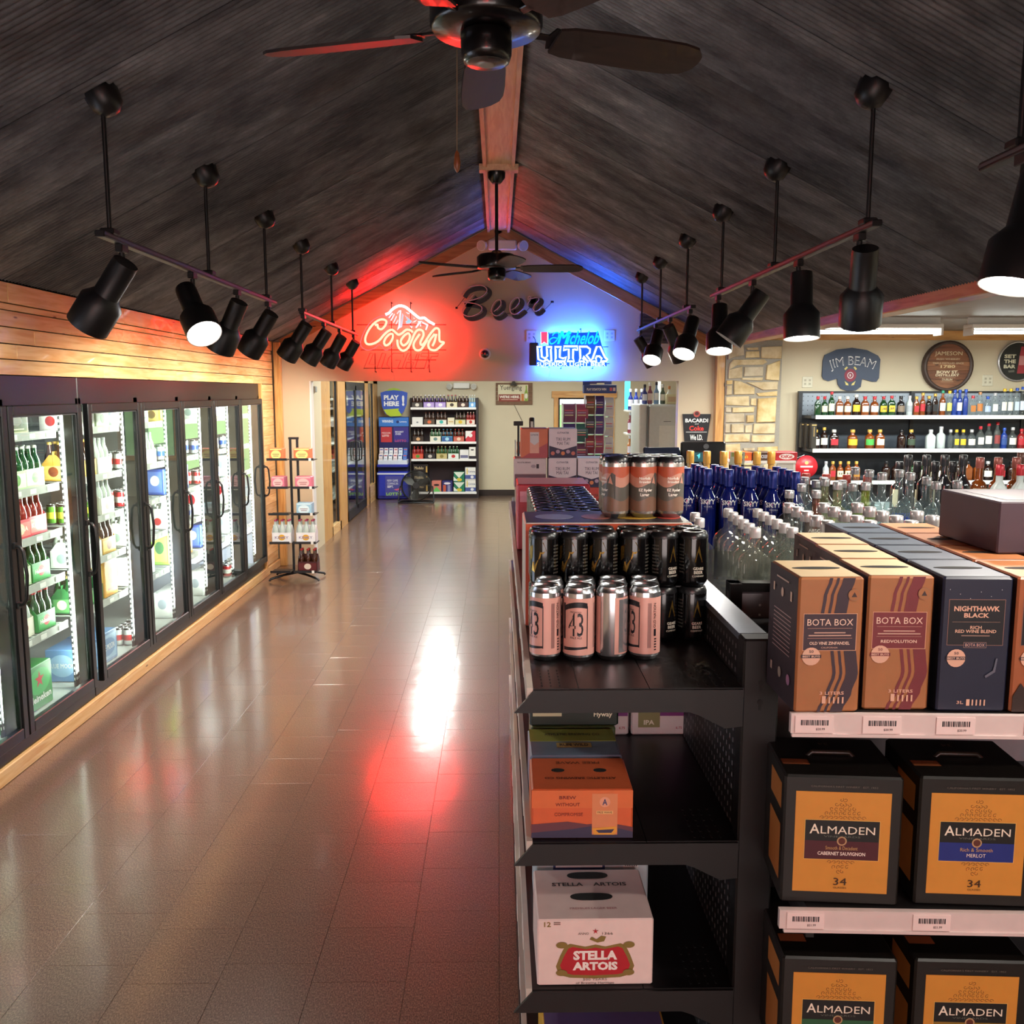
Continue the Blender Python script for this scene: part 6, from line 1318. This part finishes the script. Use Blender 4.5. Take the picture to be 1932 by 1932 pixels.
m = MB(); T = Matrix.Rotation(PI, 4, 'Z') @ Matrix.Rotation(-PI / 2, 4, 'X'); m.mx(Matrix.Translation((0, .055, .1052)) @ T); m.text('ATHLETIC BREWING CO', M('#5a2418'), 0, .0, .15, .011, 0, .02); m.build('top_lettering', o); m = MB(); m.mx(Matrix.Translation((0, .135, .1052)) @ T).text('FREE WAVE', M('#7a3a20'), 0, 0, .095, .012, 0, .02); m.build('top_print', o)
for dx in (-.045, .045): MB().prism([(dx + .014 * math.cos(t * PI / 6), .095 + .009 * math.sin(t * PI / 6)) for t in range(12)], .1046, .1056, RUBBER, 'XY').build('handle_hole', o)
o = carton('beer_carton', 'green and blue beer carton behind the orange one', 'beer carton', .205, .165, .104, '#7c8aa4', [], top='#7e93aa'); o.location = (.172, 1.94, z)
m = MB().box(-.1, .1, .085, .16, .1044, .1052, M('#a2ac48')); T = Matrix.Rotation(-PI / 2, 4, 'X'); m.mx(Matrix.Translation((0, .125, .1057)) @ T).text('ATHLETIC BREWING CO', M('#4a5228'), 0, 0, .13, .014, 0, .02); m.build('top_band', o); m = MB(); m.mx(Matrix.Translation((0, .06, .1054)) @ T).quad([(-.04, 0, -.014), (.04, 0, -.014), (.04, 0, .014), (-.04, 0, .014)], M('#d0b068')); m.mx(Matrix.Translation((0, .06, .1060)) @ T).text('RUN WILD', M('#4a3a28'), 0, 0, .066, .016, 0, .02); m.build('top_print', o)
o = carton('beer_carton', 'plain green carton under the dark fence-print carton', 'beer carton', .205, .15, .104, '#5a6a44', [], top='#8a9a50'); o.location = (.180, 2.115, z)
o = carton('beer_carton', 'dark green carton with a fence picture, tucked under the top shelf', 'beer carton', .215, .14, .145, '#16241c', [('r', 0, .085, .20, .09, '#21402e'), ('t', 'Flyway', .07, .028, .045, .016, '#e8e4c8', .02), ('r', -.065, .03, .07, .010, '#c8c4a0'), ('e', -.085, .055, .010, .010, '#b8583a'), ('e', -.074, .050, .008, .008, '#8a7a5a')] + [('r', -.05 + q * .016, .075, .002, .05, '#0e1812') for q in range(4)] + [('r', -.03, .06 + q * .015, .06, .002, '#0e1812') for q in range(3)], top='#1c3024'); o.location = (.182, 2.12, z + .105)
for k, (x, lab_) in enumerate(((.273, 'left of two white and purple cartons deep on the second shelf'), (.425, 'right of two white and purple cartons deep on the second shelf'))):
    o = carton('beer_carton', lab_, 'beer carton', .145, .13, .14, '#d8d4d6', [('r', .02, .095, .10, .085, '#7a2a7a'), ('r', -.025, .08, .058, .118, '#8a8a5a'), ('e', -.025, .1, .022, .03, '#3a3a6a'), ('t', 'IPA', -.025, .035, .028, .013, '#e8e4d0', .03), ('t', '6.75', .055, .02, .016, .007, '#b04a5a', .01)] + [('r', .04, .075 + q * .010, .036, .002, '#d8a8d0') for q in range(5)]); o.location = (x, 2.33, z)
z = SZ4[2] + .001; w = .242
cart = M('#f2d8d4', .45)
o = tag(MB().box(-w / 2, w / 2, 0, .20, 0, .148, M('#efd6d0', .42), .003).build('beer_carton', None, (.200, 1.762, z), .005), 'pale pink twelve-pack carton with red ornate crest on the third shelf', 'beer carton')
m = MB()
GOL = '#8a7238'
crest = [(-.072, .028), (-.078, .045), (-.07, .066), (-.06, .086), (-.05, .090), (-.02, .084), (0, .088), (.02, .084), (.05, .090), (.06, .086), (.07, .066), (.078, .045), (.072, .028), (.05, .022), (0, .020), (-.05, .022)]
face_print(m, w, .15, -.0004, [('p', [(x * 1.05, (z_ - .055) * 1.12 + .055) for x, z_ in crest], GOL), ('p', [(x * .94, (z_ - .055) * .92 + .055) for x, z_ in crest], '#b8202c'), ('t', 'STELLA', 0, .068, .092, .021, '#f6ece6', .05), ('t', 'ARTOIS', 0, .044, .094, .019, '#f6ece6', .05), ('t', '12', -.100, .138, .014, .011, GOL, .02), ('r', -.08, .138, .014, .002, '#8a6a60'), ('r', -.08, .142, .014, .002, '#8a6a60'), ('p', [(x, z_) for x, z_ in star(0, .122, .007, .3)], '#b8202c'), ('t', 'ANNO', -.025, .117, .022, .005, '#6a5a50', 0), ('t', '1366', .025, .117, .022, .005, '#6a5a50', 0), ('p', [(-.012, .104), (-.008, .110), (.002, .104), (.012, .112), (.022, .110), (.018, .100), (.004, .097)], GOL), ('t', '500 YEARS', 0, .0145, .05, .005, '#8a7a70', 0), ('t', 'of Brewing Heritage', 0, .006, .08, .006, '#5a4a48', 0)] + [('e', s * .07, z_, .012, .007, GOL) for s in (-1, 1) for z_ in (.03, .092)])
m.build('print', o)
m = MB(); T = Matrix.Rotation(-PI / 2, 4, 'X'); m.mx(Matrix.Translation((0, .135, .1488)) @ T).text('STELLA    ARTOIS', M('#2a2020'), 0, 0, .165, .014, 0, .02); m.build('top_lettering', o); m = MB(); m.mx(Matrix.Translation((0, .04, .1488)) @ T).text('PREMIUM LAGER BEER', M('#b06a70'), 0, 0, .1, .007, 0, .0); m.build('top_print', o)
for yy in (.085, .172): MB().prism([(.046 * math.copysign(abs(math.cos(t * PI / 10)) ** .6, math.cos(t * PI / 10)), yy + .014 * math.sin(t * PI / 10)) for t in range(20)], .1482, .1492, RUBBER, 'XY').build('handle_hole', o)
o = carton('beer_carton', 'pale blue ice beer carton behind the pink twelve-pack', 'beer carton', .262, .2, .205, '#b4c8d0', [('r', -.03, .16, .12, .05, '#28356a'), ('r', -.03, .165, .108, .05, '#c8d4d8'), ('t', 'ICE BREWED FOR A', -.03, .172, .06, .008, '#28304a', .02), ('t', 'BOLDER TASTE', -.03, .157, .085, .010, '#28304a', .03), ('r', .09, .16, .035, .05, '#d8dcdc')] + [('r', .078 + q * .005, .158, .0025, .03, '#3a3a44') for q in range(6)], top='#c0d0d8'); o.location = (.215, 1.985, z)
z = SZ4[3] + .001
o = carton('beer_carton', 'yellow and purple carton on the lowest visible shelf', 'beer carton', .265, .2, .20, '#d8a428', [('r', 0, .1, .24, .17, '#e0dcd8')], top='#6a5a8a'); o.location = (.225, 1.80, z)
random.seed(5)
CC = [('grey', '#b8b8b4', '#8a8a90'), ('tan', '#c0a070', '#8a5a30'), ('teal', '#4a8a8a', '#d8e0d8'), ('maroon', '#7a2a34', '#d8c0b0'), ('mustard', '#c89a38', '#6a3a1a'), ('navy', '#2a3a6a', '#c8d0e0'), ('cream', '#d8ccb0', '#a06a3a')]
for si, z in enumerate(SZ4[1:]):
    for k in range(5):
        nm, c1, c2 = CC[(k + si * 3) % 7]; h = random.uniform(.16, .24)
        o = carton('beer_carton', f'{nm} carton deep on the {ORD[si + 1]} gondola shelf, {ORD[k]} along the aisle', 'beer carton', .24, .2, h, c1, [('e', 0, h * .5, .07, h * .3, c2)], sspec=[('e', 0, h * .5, .06, h * .3, c2)], group='cartons deep in the gondola'); o.location = (.20, 2.75 + k * .42, z + .001)
# ================================================================== wine end shelf facing the camera
WO, WR = Vector((.527, 1.578, 0)), -.045
WT = Matrix.Translation(WO) @ Matrix.Rotation(WR, 4, 'Z')
def wl_(x, y, z): return WT @ Vector((x, y, z))
WZ = [1.328, .951, .592]
def wine():
    r = thing('wine_end_shelf', 'black end shelf with pale price rails full of boxed wine', 'shelving', tuple(WO), WR)
    MB().box(.03, 1.25, .70, .72, .1, 1.395, M('#8f868c', .5)).build('back_panel', r)
    m = MB()
    for i in range(24):
        for j in range(10): x, z = .06 + i * .05, 1.36 - j * .0254; m.mx(Matrix.Translation((x, .6995, z)) @ Matrix.Rotation(PI / 2, 4, 'X')).lathe([(.0035, 0), (.0035, .001)], M('#e8e4e4', .4), 6)
    tag(m.build('pegholes', r), kind='stuff')
    MB().box(.03, 1.28, .695, .73, 1.395, 1.418, GM).build('top_rail', r)
    for x in (.03, 1.25): MB().box(x, x + .03, .68, .74, 0, 1.418, GM).build('upright', r)
    MB().box(.045, 1.27, .05, .7, 0, .12, GM).build('base', r)
    for k, z in enumerate(WZ):
        so = MB().box(.045, 1.26, .0, .70, z - .02, z, M('#1a1819', .45)).build('shelf', r)
        MB().box(-.002 if k == 0 else -.008, 1.26, -.012, .0, z - .036, z + .0002, M('#d8c4c0', .38)).box(.0, 1.26, -.015, -.008, z - .042, z - .036, M('#d8c4c0', .3)).build('price_rail', so)
        for q, x in enumerate(((.005, .125, .255, .41) if k == 0 else (.005, .235, .45))):
            m = MB().box(x, x + .068, -.0145, -.0125, z - .034, z - .003, M('#ecd4d0', .5))
            for b_ in range(16): m.box(x + .010 + b_ * .0031, x + .0115 + b_ * .0031 + (.0008 if b_ % 3 == 0 else 0), -.0148, -.0145, z - .020, z - .010, INK)
            m.text('$20.99' if k == 0 else '$21.99', M('#6a5a5a'), x + .045, z - .027, .016, None, -.0149, .02); m.build('price_tag', so)
    for k in (1, 2): MB().box(.045, .06, .0, .7, WZ[k] - .06, WZ[k] - .02, GM).build('bracket', r)
wine()
BW, BD, BH = .117, .166, .247
OFF = [-.006, .010, .020, .016, .002, -.006, -.002, .008]
def off_(t):
    t = min(.9999, max(0, t)) * 7; i = int(t); f = t - i; f = f * f * (3 - 2 * f); return OFF[i] * (1 - f) + OFF[min(7, i + 1)] * f
def strips_split(c):
    out = []
    for x0, x1 in ((-.012, -.006), (.001, .006), (.012, .034)):
        n = 24
        for i in range(n):
            t0, t1 = i / n, (i + 1) / n; out.append([(x0 + off_(t0), .001 + (BH - .002) * t0), (x1 + off_(t0), .001 + (BH - .002) * t0), (x1 + off_(t1), .001 + (BH - .002) * t1), (x0 + off_(t1), .001 + (BH - .002) * t1)])
    return [('m', out, c)]
def seal(x, z, dark='#3a2430'): return [('e', x, z, .0165, .0165, '#d8a890'), ('t', '50', x, z + .009, .008, .005, dark, .02), ('r', x, z, .036, .006, dark), ('t', 'BEST BUYS', x, z, .031, .0036, '#e0b8a0', .02)]
def bota(kind, label):
    K = '#a2683f'
    if kind in ('zin', 'red'):
        c = '#3a2a34' if kind == 'zin' else '#742a30'
        sp = strips_split(c) + [('r', 0, .148, .096, .068, '#d8a080'), ('r', 0, .148, .094, .066, c), ('t', 'BOTA BOX', 0, .166, .082, .012, '#e8c4b0', .0), ('r', 0, .155, .08, .0008, '#b08070'), ('r', 0, .147, .056, .0022, '#c09888'), ('r', 0, .142, .076, .0022, '#c09888'), ('r', 0, .137, .08, .0008, '#b08070'),
             ('t', 'OLD VINE ZINFANDEL' if kind == 'zin' else 'REDVOLUTION', 0, .128, .072 if kind == 'zin' else .064, .0056, '#e8c4b0', .02), ('t', '3 LITERS', .008, .036, .044, .006, '#dca890', .02)] + ([('t', 'CALIFORNIA', 0, .120, .03, .003, '#c89a88', .01)] if kind == 'zin' else []) + seal(-.032, .104, c) + [('r', -.006, .024, .007, .014, '#d8a890')] + [('r', .004 + q * .008, .023, .003, .012, '#d8a890') for q in range(4)] + [('e', .04, .216, .011, .011, '#9a6a48'), ('e', .04, .216, .009, .009, K), ('p', [(.035, .212), (.045, .212), (.04, .221)], '#3a2a2a')]
        ss = [('r', 0, BH / 2, BD * .98, BH * .985, '#2e2028')] + [('r', 0, .165 - q * .008, .10, .002, '#a88a88') for q in range(10)] + [('r', -.05, .205, .008, .016, '#d8b8a0'), ('e', 0, .203, .007, .009, '#d8b8a0'), ('r', .05, .205, .009, .018, '#d8b8a0'), ('r', 0, .228, .07, .003, '#c8a898'), ('r', -.05, .05, .01, .016, '#c8a898'), ('e', 0, .05, .009, .010, '#a89888'), ('e', .05, .05, .010, .010, '#a87898')]
        return carton('wine_box', label, 'wine box', BW, BD, BH, K, sp, sspec=ss, top='#d8b888', handle=True, group='boxed wine on the top shelf')
    nh = kind == 'nh'; K = '#1f2236' if nh else '#9a5634'
    sp = [('r', 0, .165, .099, .084, '#8a6258'), ('r', 0, .165, .097, .082, '#15141a'), ('t', 'NIGHTHAWK', 0, .190, .080, .0095, '#dca890', .03), ('t', 'BLACK', 0, .178, .044, .0085, '#dca890', .03), ('r', 0, .166, .084, .0006, '#a07868'), ('t', 'RICH', 0, .156, .020, .006, '#d8a890', .02), ('t', 'RED WINE BLEND', 0, .149, .072, .006, '#d8a890', .02), ('r', 0, .141, .05, .002, '#8a6a60'), ('r', 0, .124, .04, .010, '#b89080'), ('r', 0, .124, .039, .009, K), ('t', 'BOTA BOX', 0, .124, .034, .0055, '#d0a090', .0), ('t', '3L', -.02, .018, .012, .006, '#c89a88', .02), ('r', -.006, .018, .006, .012, '#d8a890')] + [('r', .002 + q * .007, .018, .0025, .011, '#d8a890') for q in range(4)] + seal(-.032, .1, '#3a2a34')
    if nh: sp += [('p', [(.02, .068), (.034, .078), (.038, .10), (.041, .10), (.038, .075), (.022, .064)], '#5a5a68')] + [('e', -.05 + q * .018, .225 - (q * 7 % 5) * .004, .0007, .0007, '#c8c0c0') for q in range(6)]
    else: sp += [('p', [(-.058, .002), (.058, .002), (.058, .045), (.04, .03), (.03, .05), (.02, .028), (-.01, .034), (-.02, .06), (-.03, .034), (-.045, .055), (-.058, .03)], '#2e1e1a')]
    ss = [('r', 0, BH / 2, BD * .98, BH * .985, '#1a1a22' if nh else '#3a241c')] + [('r', 0, .165 - q * .008, .10, .002, '#5a5660') for q in range(8)]
    return carton('wine_box', label, 'wine box', BW + .006, BD, BH, K, sp, sspec=ss, top='#2e364c' if nh else '#c07a4c', handle=True, group='boxed wine on the top shelf')
def wput(o, x, y, z, dr=0): o.location = wl_(x, y, z); o.rotation_euler = (0, 0, WR + dr); return o
XS = [.062, .190, .322, .452, .584, .716]
wput(bota('zin', 'kraft wine box with dark brown stripes, nearest the steel upright'), XS[0], -.004, WZ[0] + .001, .05)
b2 = wput(bota('red', 'kraft wine box with maroon stripes, first of its column'), XS[1], .012, WZ[0] + .001, .01)
for k in (1, 2): o = dup(b2, wl_(XS[1] + .004 * k, .012 + k * .170, WZ[0] + .001), WR, f'kraft wine box with maroon stripes, {ORD[k]} of its column')
b3 = wput(bota('nh', 'midnight blue wine box, first of its column'), XS[2], .006, WZ[0] + .001)
for k in (1, 2, 3): dup(b3, wl_(XS[2], .006 + k * .170, WZ[0] + .001), WR, f'midnight blue wine box, {ORD[k]} of its column')
b4 = wput(bota('nr', 'rust brown wine box with a treeline, first of its column'), XS[3], .006, WZ[0] + .001)
for k in (1, 2, 3): dup(b4, wl_(XS[3], .006 + k * .170, WZ[0] + .001), WR, f'rust brown wine box with a treeline, {ORD[k]} of its column')
for c in (4, 5):
    for k in range(3): dup(b4, wl_(XS[c], .006 + k * .170, WZ[0] + .001), WR, f'rust brown wine box out at the picture edge, column {ORD[c]}, {ORD[k]} back')
o = tag(MB().box(0, .42, 0, .245, 0, .105, M('#3a2a34', .5, 0, .15, 12), .003).build('shipping_case', None, (1.0, 1.79, 1.578), 0), 'dark plum shipping case lying on the rust brown wine boxes', 'carton')
m = MB(); face_print(m, .4, .1, -.0006, [('r', .09, .07, .06, .05, '#6a5a62'), ('r', .09, .07, .055, .045, '#42303a'), ('t', 'ST. FRANCIS', .12, .018, .13, .012, '#9a8a90', .02)]); m.quad([(.03, .03, .1056), (.39, .03, .1056), (.39, .21, .1056), (.03, .21, .1056)], M('#4e4048', .5)); m.build('print', o)
AW, AD, AH = .214, .19, .250
def curl(cx, cz, R, a, s_):
    P_ = [(cx + R * (1 - .75 * k / 9) * math.cos(a + s_ * k * .62), cz + R * (1 - .75 * k / 9) * math.sin(a + s_ * k * .62)) for k in range(10)]; out = []
    for (x0, z0), (x1, z1) in zip(P_, P_[1:]):
        d = math.hypot(x1 - x0, z1 - z0) or 1; nx, nz = -(z1 - z0) / d * .0005, (x1 - x0) / d * .0005; out.append([(x0 + nx, z0 + nz), (x1 + nx, z1 + nz), (x1 - nx, z1 - nz), (x0 - nx, z0 - nz)])
    return out
def orn(cx, z0, s, rows):
    out = []
    for lv in range(rows):
        n = rows - lv
        for q in range(n):
            for sg in (-1, 1): out += curl(cx + sg * (q * .0085 + .0035), z0 + s * (.004 + lv * .0088), .0042, (0 if sg > 0 else PI) + lv, sg)
    return [('m', out, '#7a4a18')]
def alm(col, nm, wine_, tagl, label):
    sp = [('r', 0, .122, .172, .196, '#c8842e'), ('r', 0, .122, .170, .194, '#d08a34')] + orn(0, .166, 1, 5) + orn(0, .087, -1, 3) + [('r', 0, .127, .136, .078, '#e0b060'), ('r', 0, .127, .134, .076, '#12100f'), ('r', 0, .107, .134, .036, col), ('t', 'A', -.050, .148, .018, .019, '#f0e0cc', .01), ('t', 'LMADEN', .010, .1465, .098, .0145, '#f0e0cc', .01), ('t', 'VINEYARDS', 0, .134, .066, .0035, '#6a6a60', 0), ('e', 0, .1255, .009, .009, '#b8926a'), ('e', 0, .1255, .0065, .0065, '#5a2a20'), ('t', tagl, 0, .112, .058, .007, '#c89a60', 0), ('t', wine_, 0, .101, .086 if len(wine_) > 8 else .034, .007, '#f0dcd0', .02), ('t', '34', 0, .046, .024, .014, '#3a200c', .0), ('t', 'GLASSES', 0, .034, .024, .0035, '#6a3a14', 0), ('t', "CALIFORNIA'S FIRST WINERY   EST. 1852", 0, .231, .12, .0035, '#6a6058', 0)]
    ss = [('r', .03, .20, .09, .05, '#b87030'), ('r', .03, .09, .09, .11, '#b87030')]
    o = carton('wine_box', label, 'wine box', AW, AD, AH, '#16120f', sp, sspec=ss, group='large boxed wine')
    MB().tube([(-.045, .10, AH - .004), (-.035, .10, AH + .006), (.035, .10, AH + .006), (.045, .10, AH - .004)], .005, M('#2a1e18', .4), 8).build('carry_handle', o)
    m = MB(); m.quad([(-.10, .05, AH + .0006), (-.05, .05, AH + .0006), (-.05, .075, AH + .0006), (-.10, .075, AH + .0006)], M('#a05a34')); m.mx(Matrix.Translation((0.0, .155, AH + .0007)) @ Matrix.Rotation(PI, 4, 'Z') @ Matrix.Rotation(-PI / 2, 4, 'X')).text('34', M('#8a7a68'), 0, 0, .02, .012, 0, 0); m.build('top_print', o)
    return o
wput(alm('#4a1620', 'm', 'CABERNET SAUVIGNON', 'Smooth & Decadent', 'black and amber wine box with maroon label band, middle shelf'), .106, .01, WZ[1] + .001, -.045)
wput(alm('#1c2a78', 'b', 'MERLOT', 'Rich & Smooth', 'black and amber wine box with blue label band, middle shelf'), .352, .01, WZ[1] + .001, -.03)
wput(alm('#2a5a3a', 'g', 'CHARDONNAY', 'Crisp & Bright', 'black and amber wine box on the lower shelf beside the upright'), .115, .01, WZ[2] + .001, -.02)
wput(alm('#8a6a2a', 'y', 'CHABLIS', 'Light & Fresh', 'black and amber wine box on the lower shelf at the right'), .362, .01, WZ[2] + .001, -.01)
# ================================================================== bottles standing behind the wine
r = thing('bottle_island', 'black topped island carrying rows of vodka bottles', 'shelving', (0, 0, 0))
MB().box(.512, 1.78, 2.45, 4.25, .12, 1.28, GM).box(.512, 1.80, 2.36, 4.28, 1.28, 1.3145, M('#2a282a', .4)).build('deck', r); MB().box(.55, 1.75, 2.5, 4.2, 0, .12, RUBBER).build('base', r)
r = thing('bottle_island', 'second island farther back carrying dark capped bottles', 'shelving', (0, 0, 0))
MB().box(1.85, 3.0, 4.1, 4.8, .12, 1.28, GM).box(1.83, 3.02, 4.05, 4.85, 1.28, 1.3145, M('#2a282a', .4)).build('deck', r); MB().box(1.9, 2.95, 4.15, 4.75, 0, .12, RUBBER).build('base', r)
ZB = 1.3150
FLG = glass('flask_glass', (.975, .985, .97), .02, 1.45, .03, '#e0e0d0')
fl = spirit('liquor_bottle', 'x', .222, .043, FLG, '#c4c2c2', None, 'flask', .34, .027, .0155, 'clear flat bottles', capm=M('#bdb9ba', .4, .3), n=20)
k = 0
for c, (x0, x1) in enumerate(((.695, .722), (.796, .815))):
    for i in range(6):
        t = i / 5; loc = (x0 + (x1 - x0) * t, 2.43 + .40 * t, ZB); lb = f'clear flat bottle, {ORD[i]} back in the {("column beside the steel upright", "column beside the kraft box")[c]}'
        o = fl if k == 0 else dup(fl, loc, 0); o.location = loc; o['label'] = lb; k += 1
for i, (x, y) in enumerate(((.585, 2.62), (.598, 2.74))): dup(fl, (x, y, ZB), 0, ('front', 'rear')[i] + ' clear flat bottle just behind the upright cap')
SKG = M('#0f1c6e', .1, 0, .15, 20, 0, .8); SKC = M('#1d2f86', .35, .3)
sk = spirit('liquor_bottle', 'x', .302, .0345, SKG, '#1d2f86', None, 'round', .30, .062, .0165, 'cobalt vodka bottles', text='SKYY', tcol='#eef0f6', capm=SKC, n=20, tw=.058, tz=.60)
MB().text('VODKA', M('#b8bcd8'), 0, .302 * .60 - .018, .032, None, 0, .02, cyl=.0354).text('- - - - - - - - -', M('#8a90b8'), 0, .302 * .60 - .026, .044, None, 0, .0, cyl=.0354).build('small_lettering', sk)
KIDS.clear(); k = 0
for c in range(6):
    for i in range(4):
        t = c / 5; loc = (.712 + .071 * c, 3.42 - .035 * c + i * .076, ZB); lb = f'cobalt blue vodka bottle, column {ORD[c]} from the lager cans, {ORD[i]} back'
        o = sk if k == 0 else dup(sk, loc, -.12); o.location = loc; o.rotation_euler = (0, 0, -.12); o['label'] = lb; k += 1
sv = spirit('liquor_bottle', 'x', .243, .046, CLG, '#b0acae', None, 'dome', .36, .030, .0185, 'silver-capped round bottles', capm=M('#b4adae', .32, .7), n=20)
k = 0
for c, (x0, x1, n) in enumerate(((.885, .905, 5), (1.00, 1.015, 5), (1.112, 1.12, 5), (1.215, 1.22, 3))):
    for i in range(n):
        t = i / 4; loc = (x0 + (x1 - x0) * t, 2.415 + .39 * t, ZB); lb = f'silver-capped clear bottle, {ORD[i]} back in silver column {ORD[c]}'
        o = sv if k == 0 else dup(sv, loc, 0); o.location = loc; o['label'] = lb; k += 1
ABS = glass('absolut_glass', (.86, .93, .93), .02, 1.5, .10, '#c8d8dc')
def absl(label, x, y, h, r, text, tcol, g=ABS, sub=None, capc='#b8b8bc'):
    o = spirit('liquor_bottle', label, h, r, g, capc, None, 'dome', .30, .026, .0155, 'printed clear vodka bottles', text=text, tcol=tcol, capm=M('#a9a8aa', .35, .5), n=20, tw=r * 1.75, tz=.50)
    if sub: MB().text(sub, M(tcol), 0, h * .50 - r * .40, r * 1.2, None, 0, .03, cyl=r + .0008).build('sub_lettering', o)
    o.location = (x, y, ZB); return o
BT = '#2a48b8'
for i, (x, y) in enumerate(((1.318, 3.10), (1.415, 3.10), (1.318, 3.21), (1.425, 3.21), (1.31, 3.32))): absl(f'large clear bottle lettered in blue, {ORD[i]} of five', x, y, .312, .0475, 'ABSOLUT', BT, sub='VODKA')
PG = glass('pear_glass', (.80, .88, .55), .02, 1.5, .16, '#a8b83a'); YG = glass('citrus_glass', (.90, .92, .80), .02, 1.5, .14, '#c8cc9a'); BG = M('#5a3a30', .15, 0, .1, 20, 0, .6); BKG = M('#1c1a1e', .12, 0, .1, 20, 0, .6)
absl('green pear vodka bottle with white letters', 1.222, 3.0, .288, .042, 'ABSOLUT', '#f0f4e8', PG, 'PEARS'); absl('cloudy vodka bottle with yellow letters, front', 1.135, 3.02, .288, .042, 'ABSOLUT', '#d8c030', YG); absl('cloudy vodka bottle with yellow letters, behind', 1.128, 3.12, .29, .042, 'ABSOLUT', '#d8c030', YG)
absl('brown chocolate vodka bottle with white letters', 1.058, 3.0, .262, .040, 'ABSOLUT', '#e8d8d0', BG, 'CHOCOLATE'); absl('black vodka bottle with dark seal', .968, 3.0, .262, .040, None, '#888888', BKG)
for i, (x, y) in enumerate(((1.21, 3.36), (1.045, 3.11), (1.14, 3.36), (1.14, 3.24), (1.225, 3.12), (1.235, 3.24))): absl(f'plain clear vodka bottle among the printed ones, {ORD[i]} of six', x, y, .272, .038, None, '#888888')
absl('clear bottle with a dark blue block label near the plum case', 1.507, 3.10, .28, .043, 'ABSOLUT', BT, sub='VODKA'); o = absl('clear bottle with blue letters beside the plum case', 1.60, 3.14, .28, .043, 'ABSOLUT', BT); absl('clear bottle behind the blue block label', 1.53, 3.22, .285, .043, 'ABSOLUT', BT)
rc = spirit('liquor_bottle', 'x', .245, .034, GL['d'], '#7a2a22', None, 'round', .4, .045, .017, 'red-capped bottles', n=12)
for i in range(4):
    loc = (1.30 + i * .075, 3.82 - .03 * i, ZB); o = rc if i == 0 else dup(rc, loc); o.location = loc; o['label'] = f'dark bottle with a brick red cap, {ORD[i]} of four behind the vodka'
gc = spirit('liquor_bottle', 'x', .325, .036, M('#b89048', .2, 0, .1, 20, 0, .5), '#c0913e', '#d8c48a', 'round', .4, .055, .017, 'gold-capped bottles', n=12)
for i, (x, y) in enumerate(((.93, 4.05), (1.0, 4.03), (1.07, 4.05), (1.14, 4.0), (1.21, 4.02), (.86, 4.07))):
    o = gc if i == 0 else dup(gc, (x, y, ZB)); o.location = (x, y, ZB); o['label'] = f'tall bottle with a golden cap, {ORD[i]} of six behind the cobalt bottles'
for ci, (nm, g, cp, lb, spots, h) in enumerate((('black-capped dark', 'k', BK, None, [(1.72 + .085 * i, 4.05 - .0 * i) for i in range(0)] + [(1.88 + i * .085, 4.15 + .0 * i) for i in range(4)], .30), ('bronze-capped amber', 'a', '#8a4a40', '#d8c8a8', [(2.24 + i * .085, 4.2) for i in range(6)], .285), ('red-topped clear', 'f', RD, WH, [(2.28 + i * .095, 4.1) for i in range(5)], .26), ('tall brown', 'd', '#5a3a30', RD, [(2.5 + i * .1, 4.32) for i in range(4)], .30), ('short black', 'k', BK, CR, [(1.9 + i * .085, 4.28) for i in range(4)], .26))):
    pr = None
    for i, (x, y) in enumerate(spots):
        lbt = f'{nm} bottle, {ORD[i]} of its row on the far island'
        if pr is None: pr = spirit('liquor_bottle', lbt, h, .036, GL[g], cp, lb, ('round', 'dome', 'flask')[ci % 3], .38, .05, .018, 'bottles on the far island', n=12); pr.location = (x, y, ZB)
        else: dup(pr, (x, y, ZB), 0, lbt)
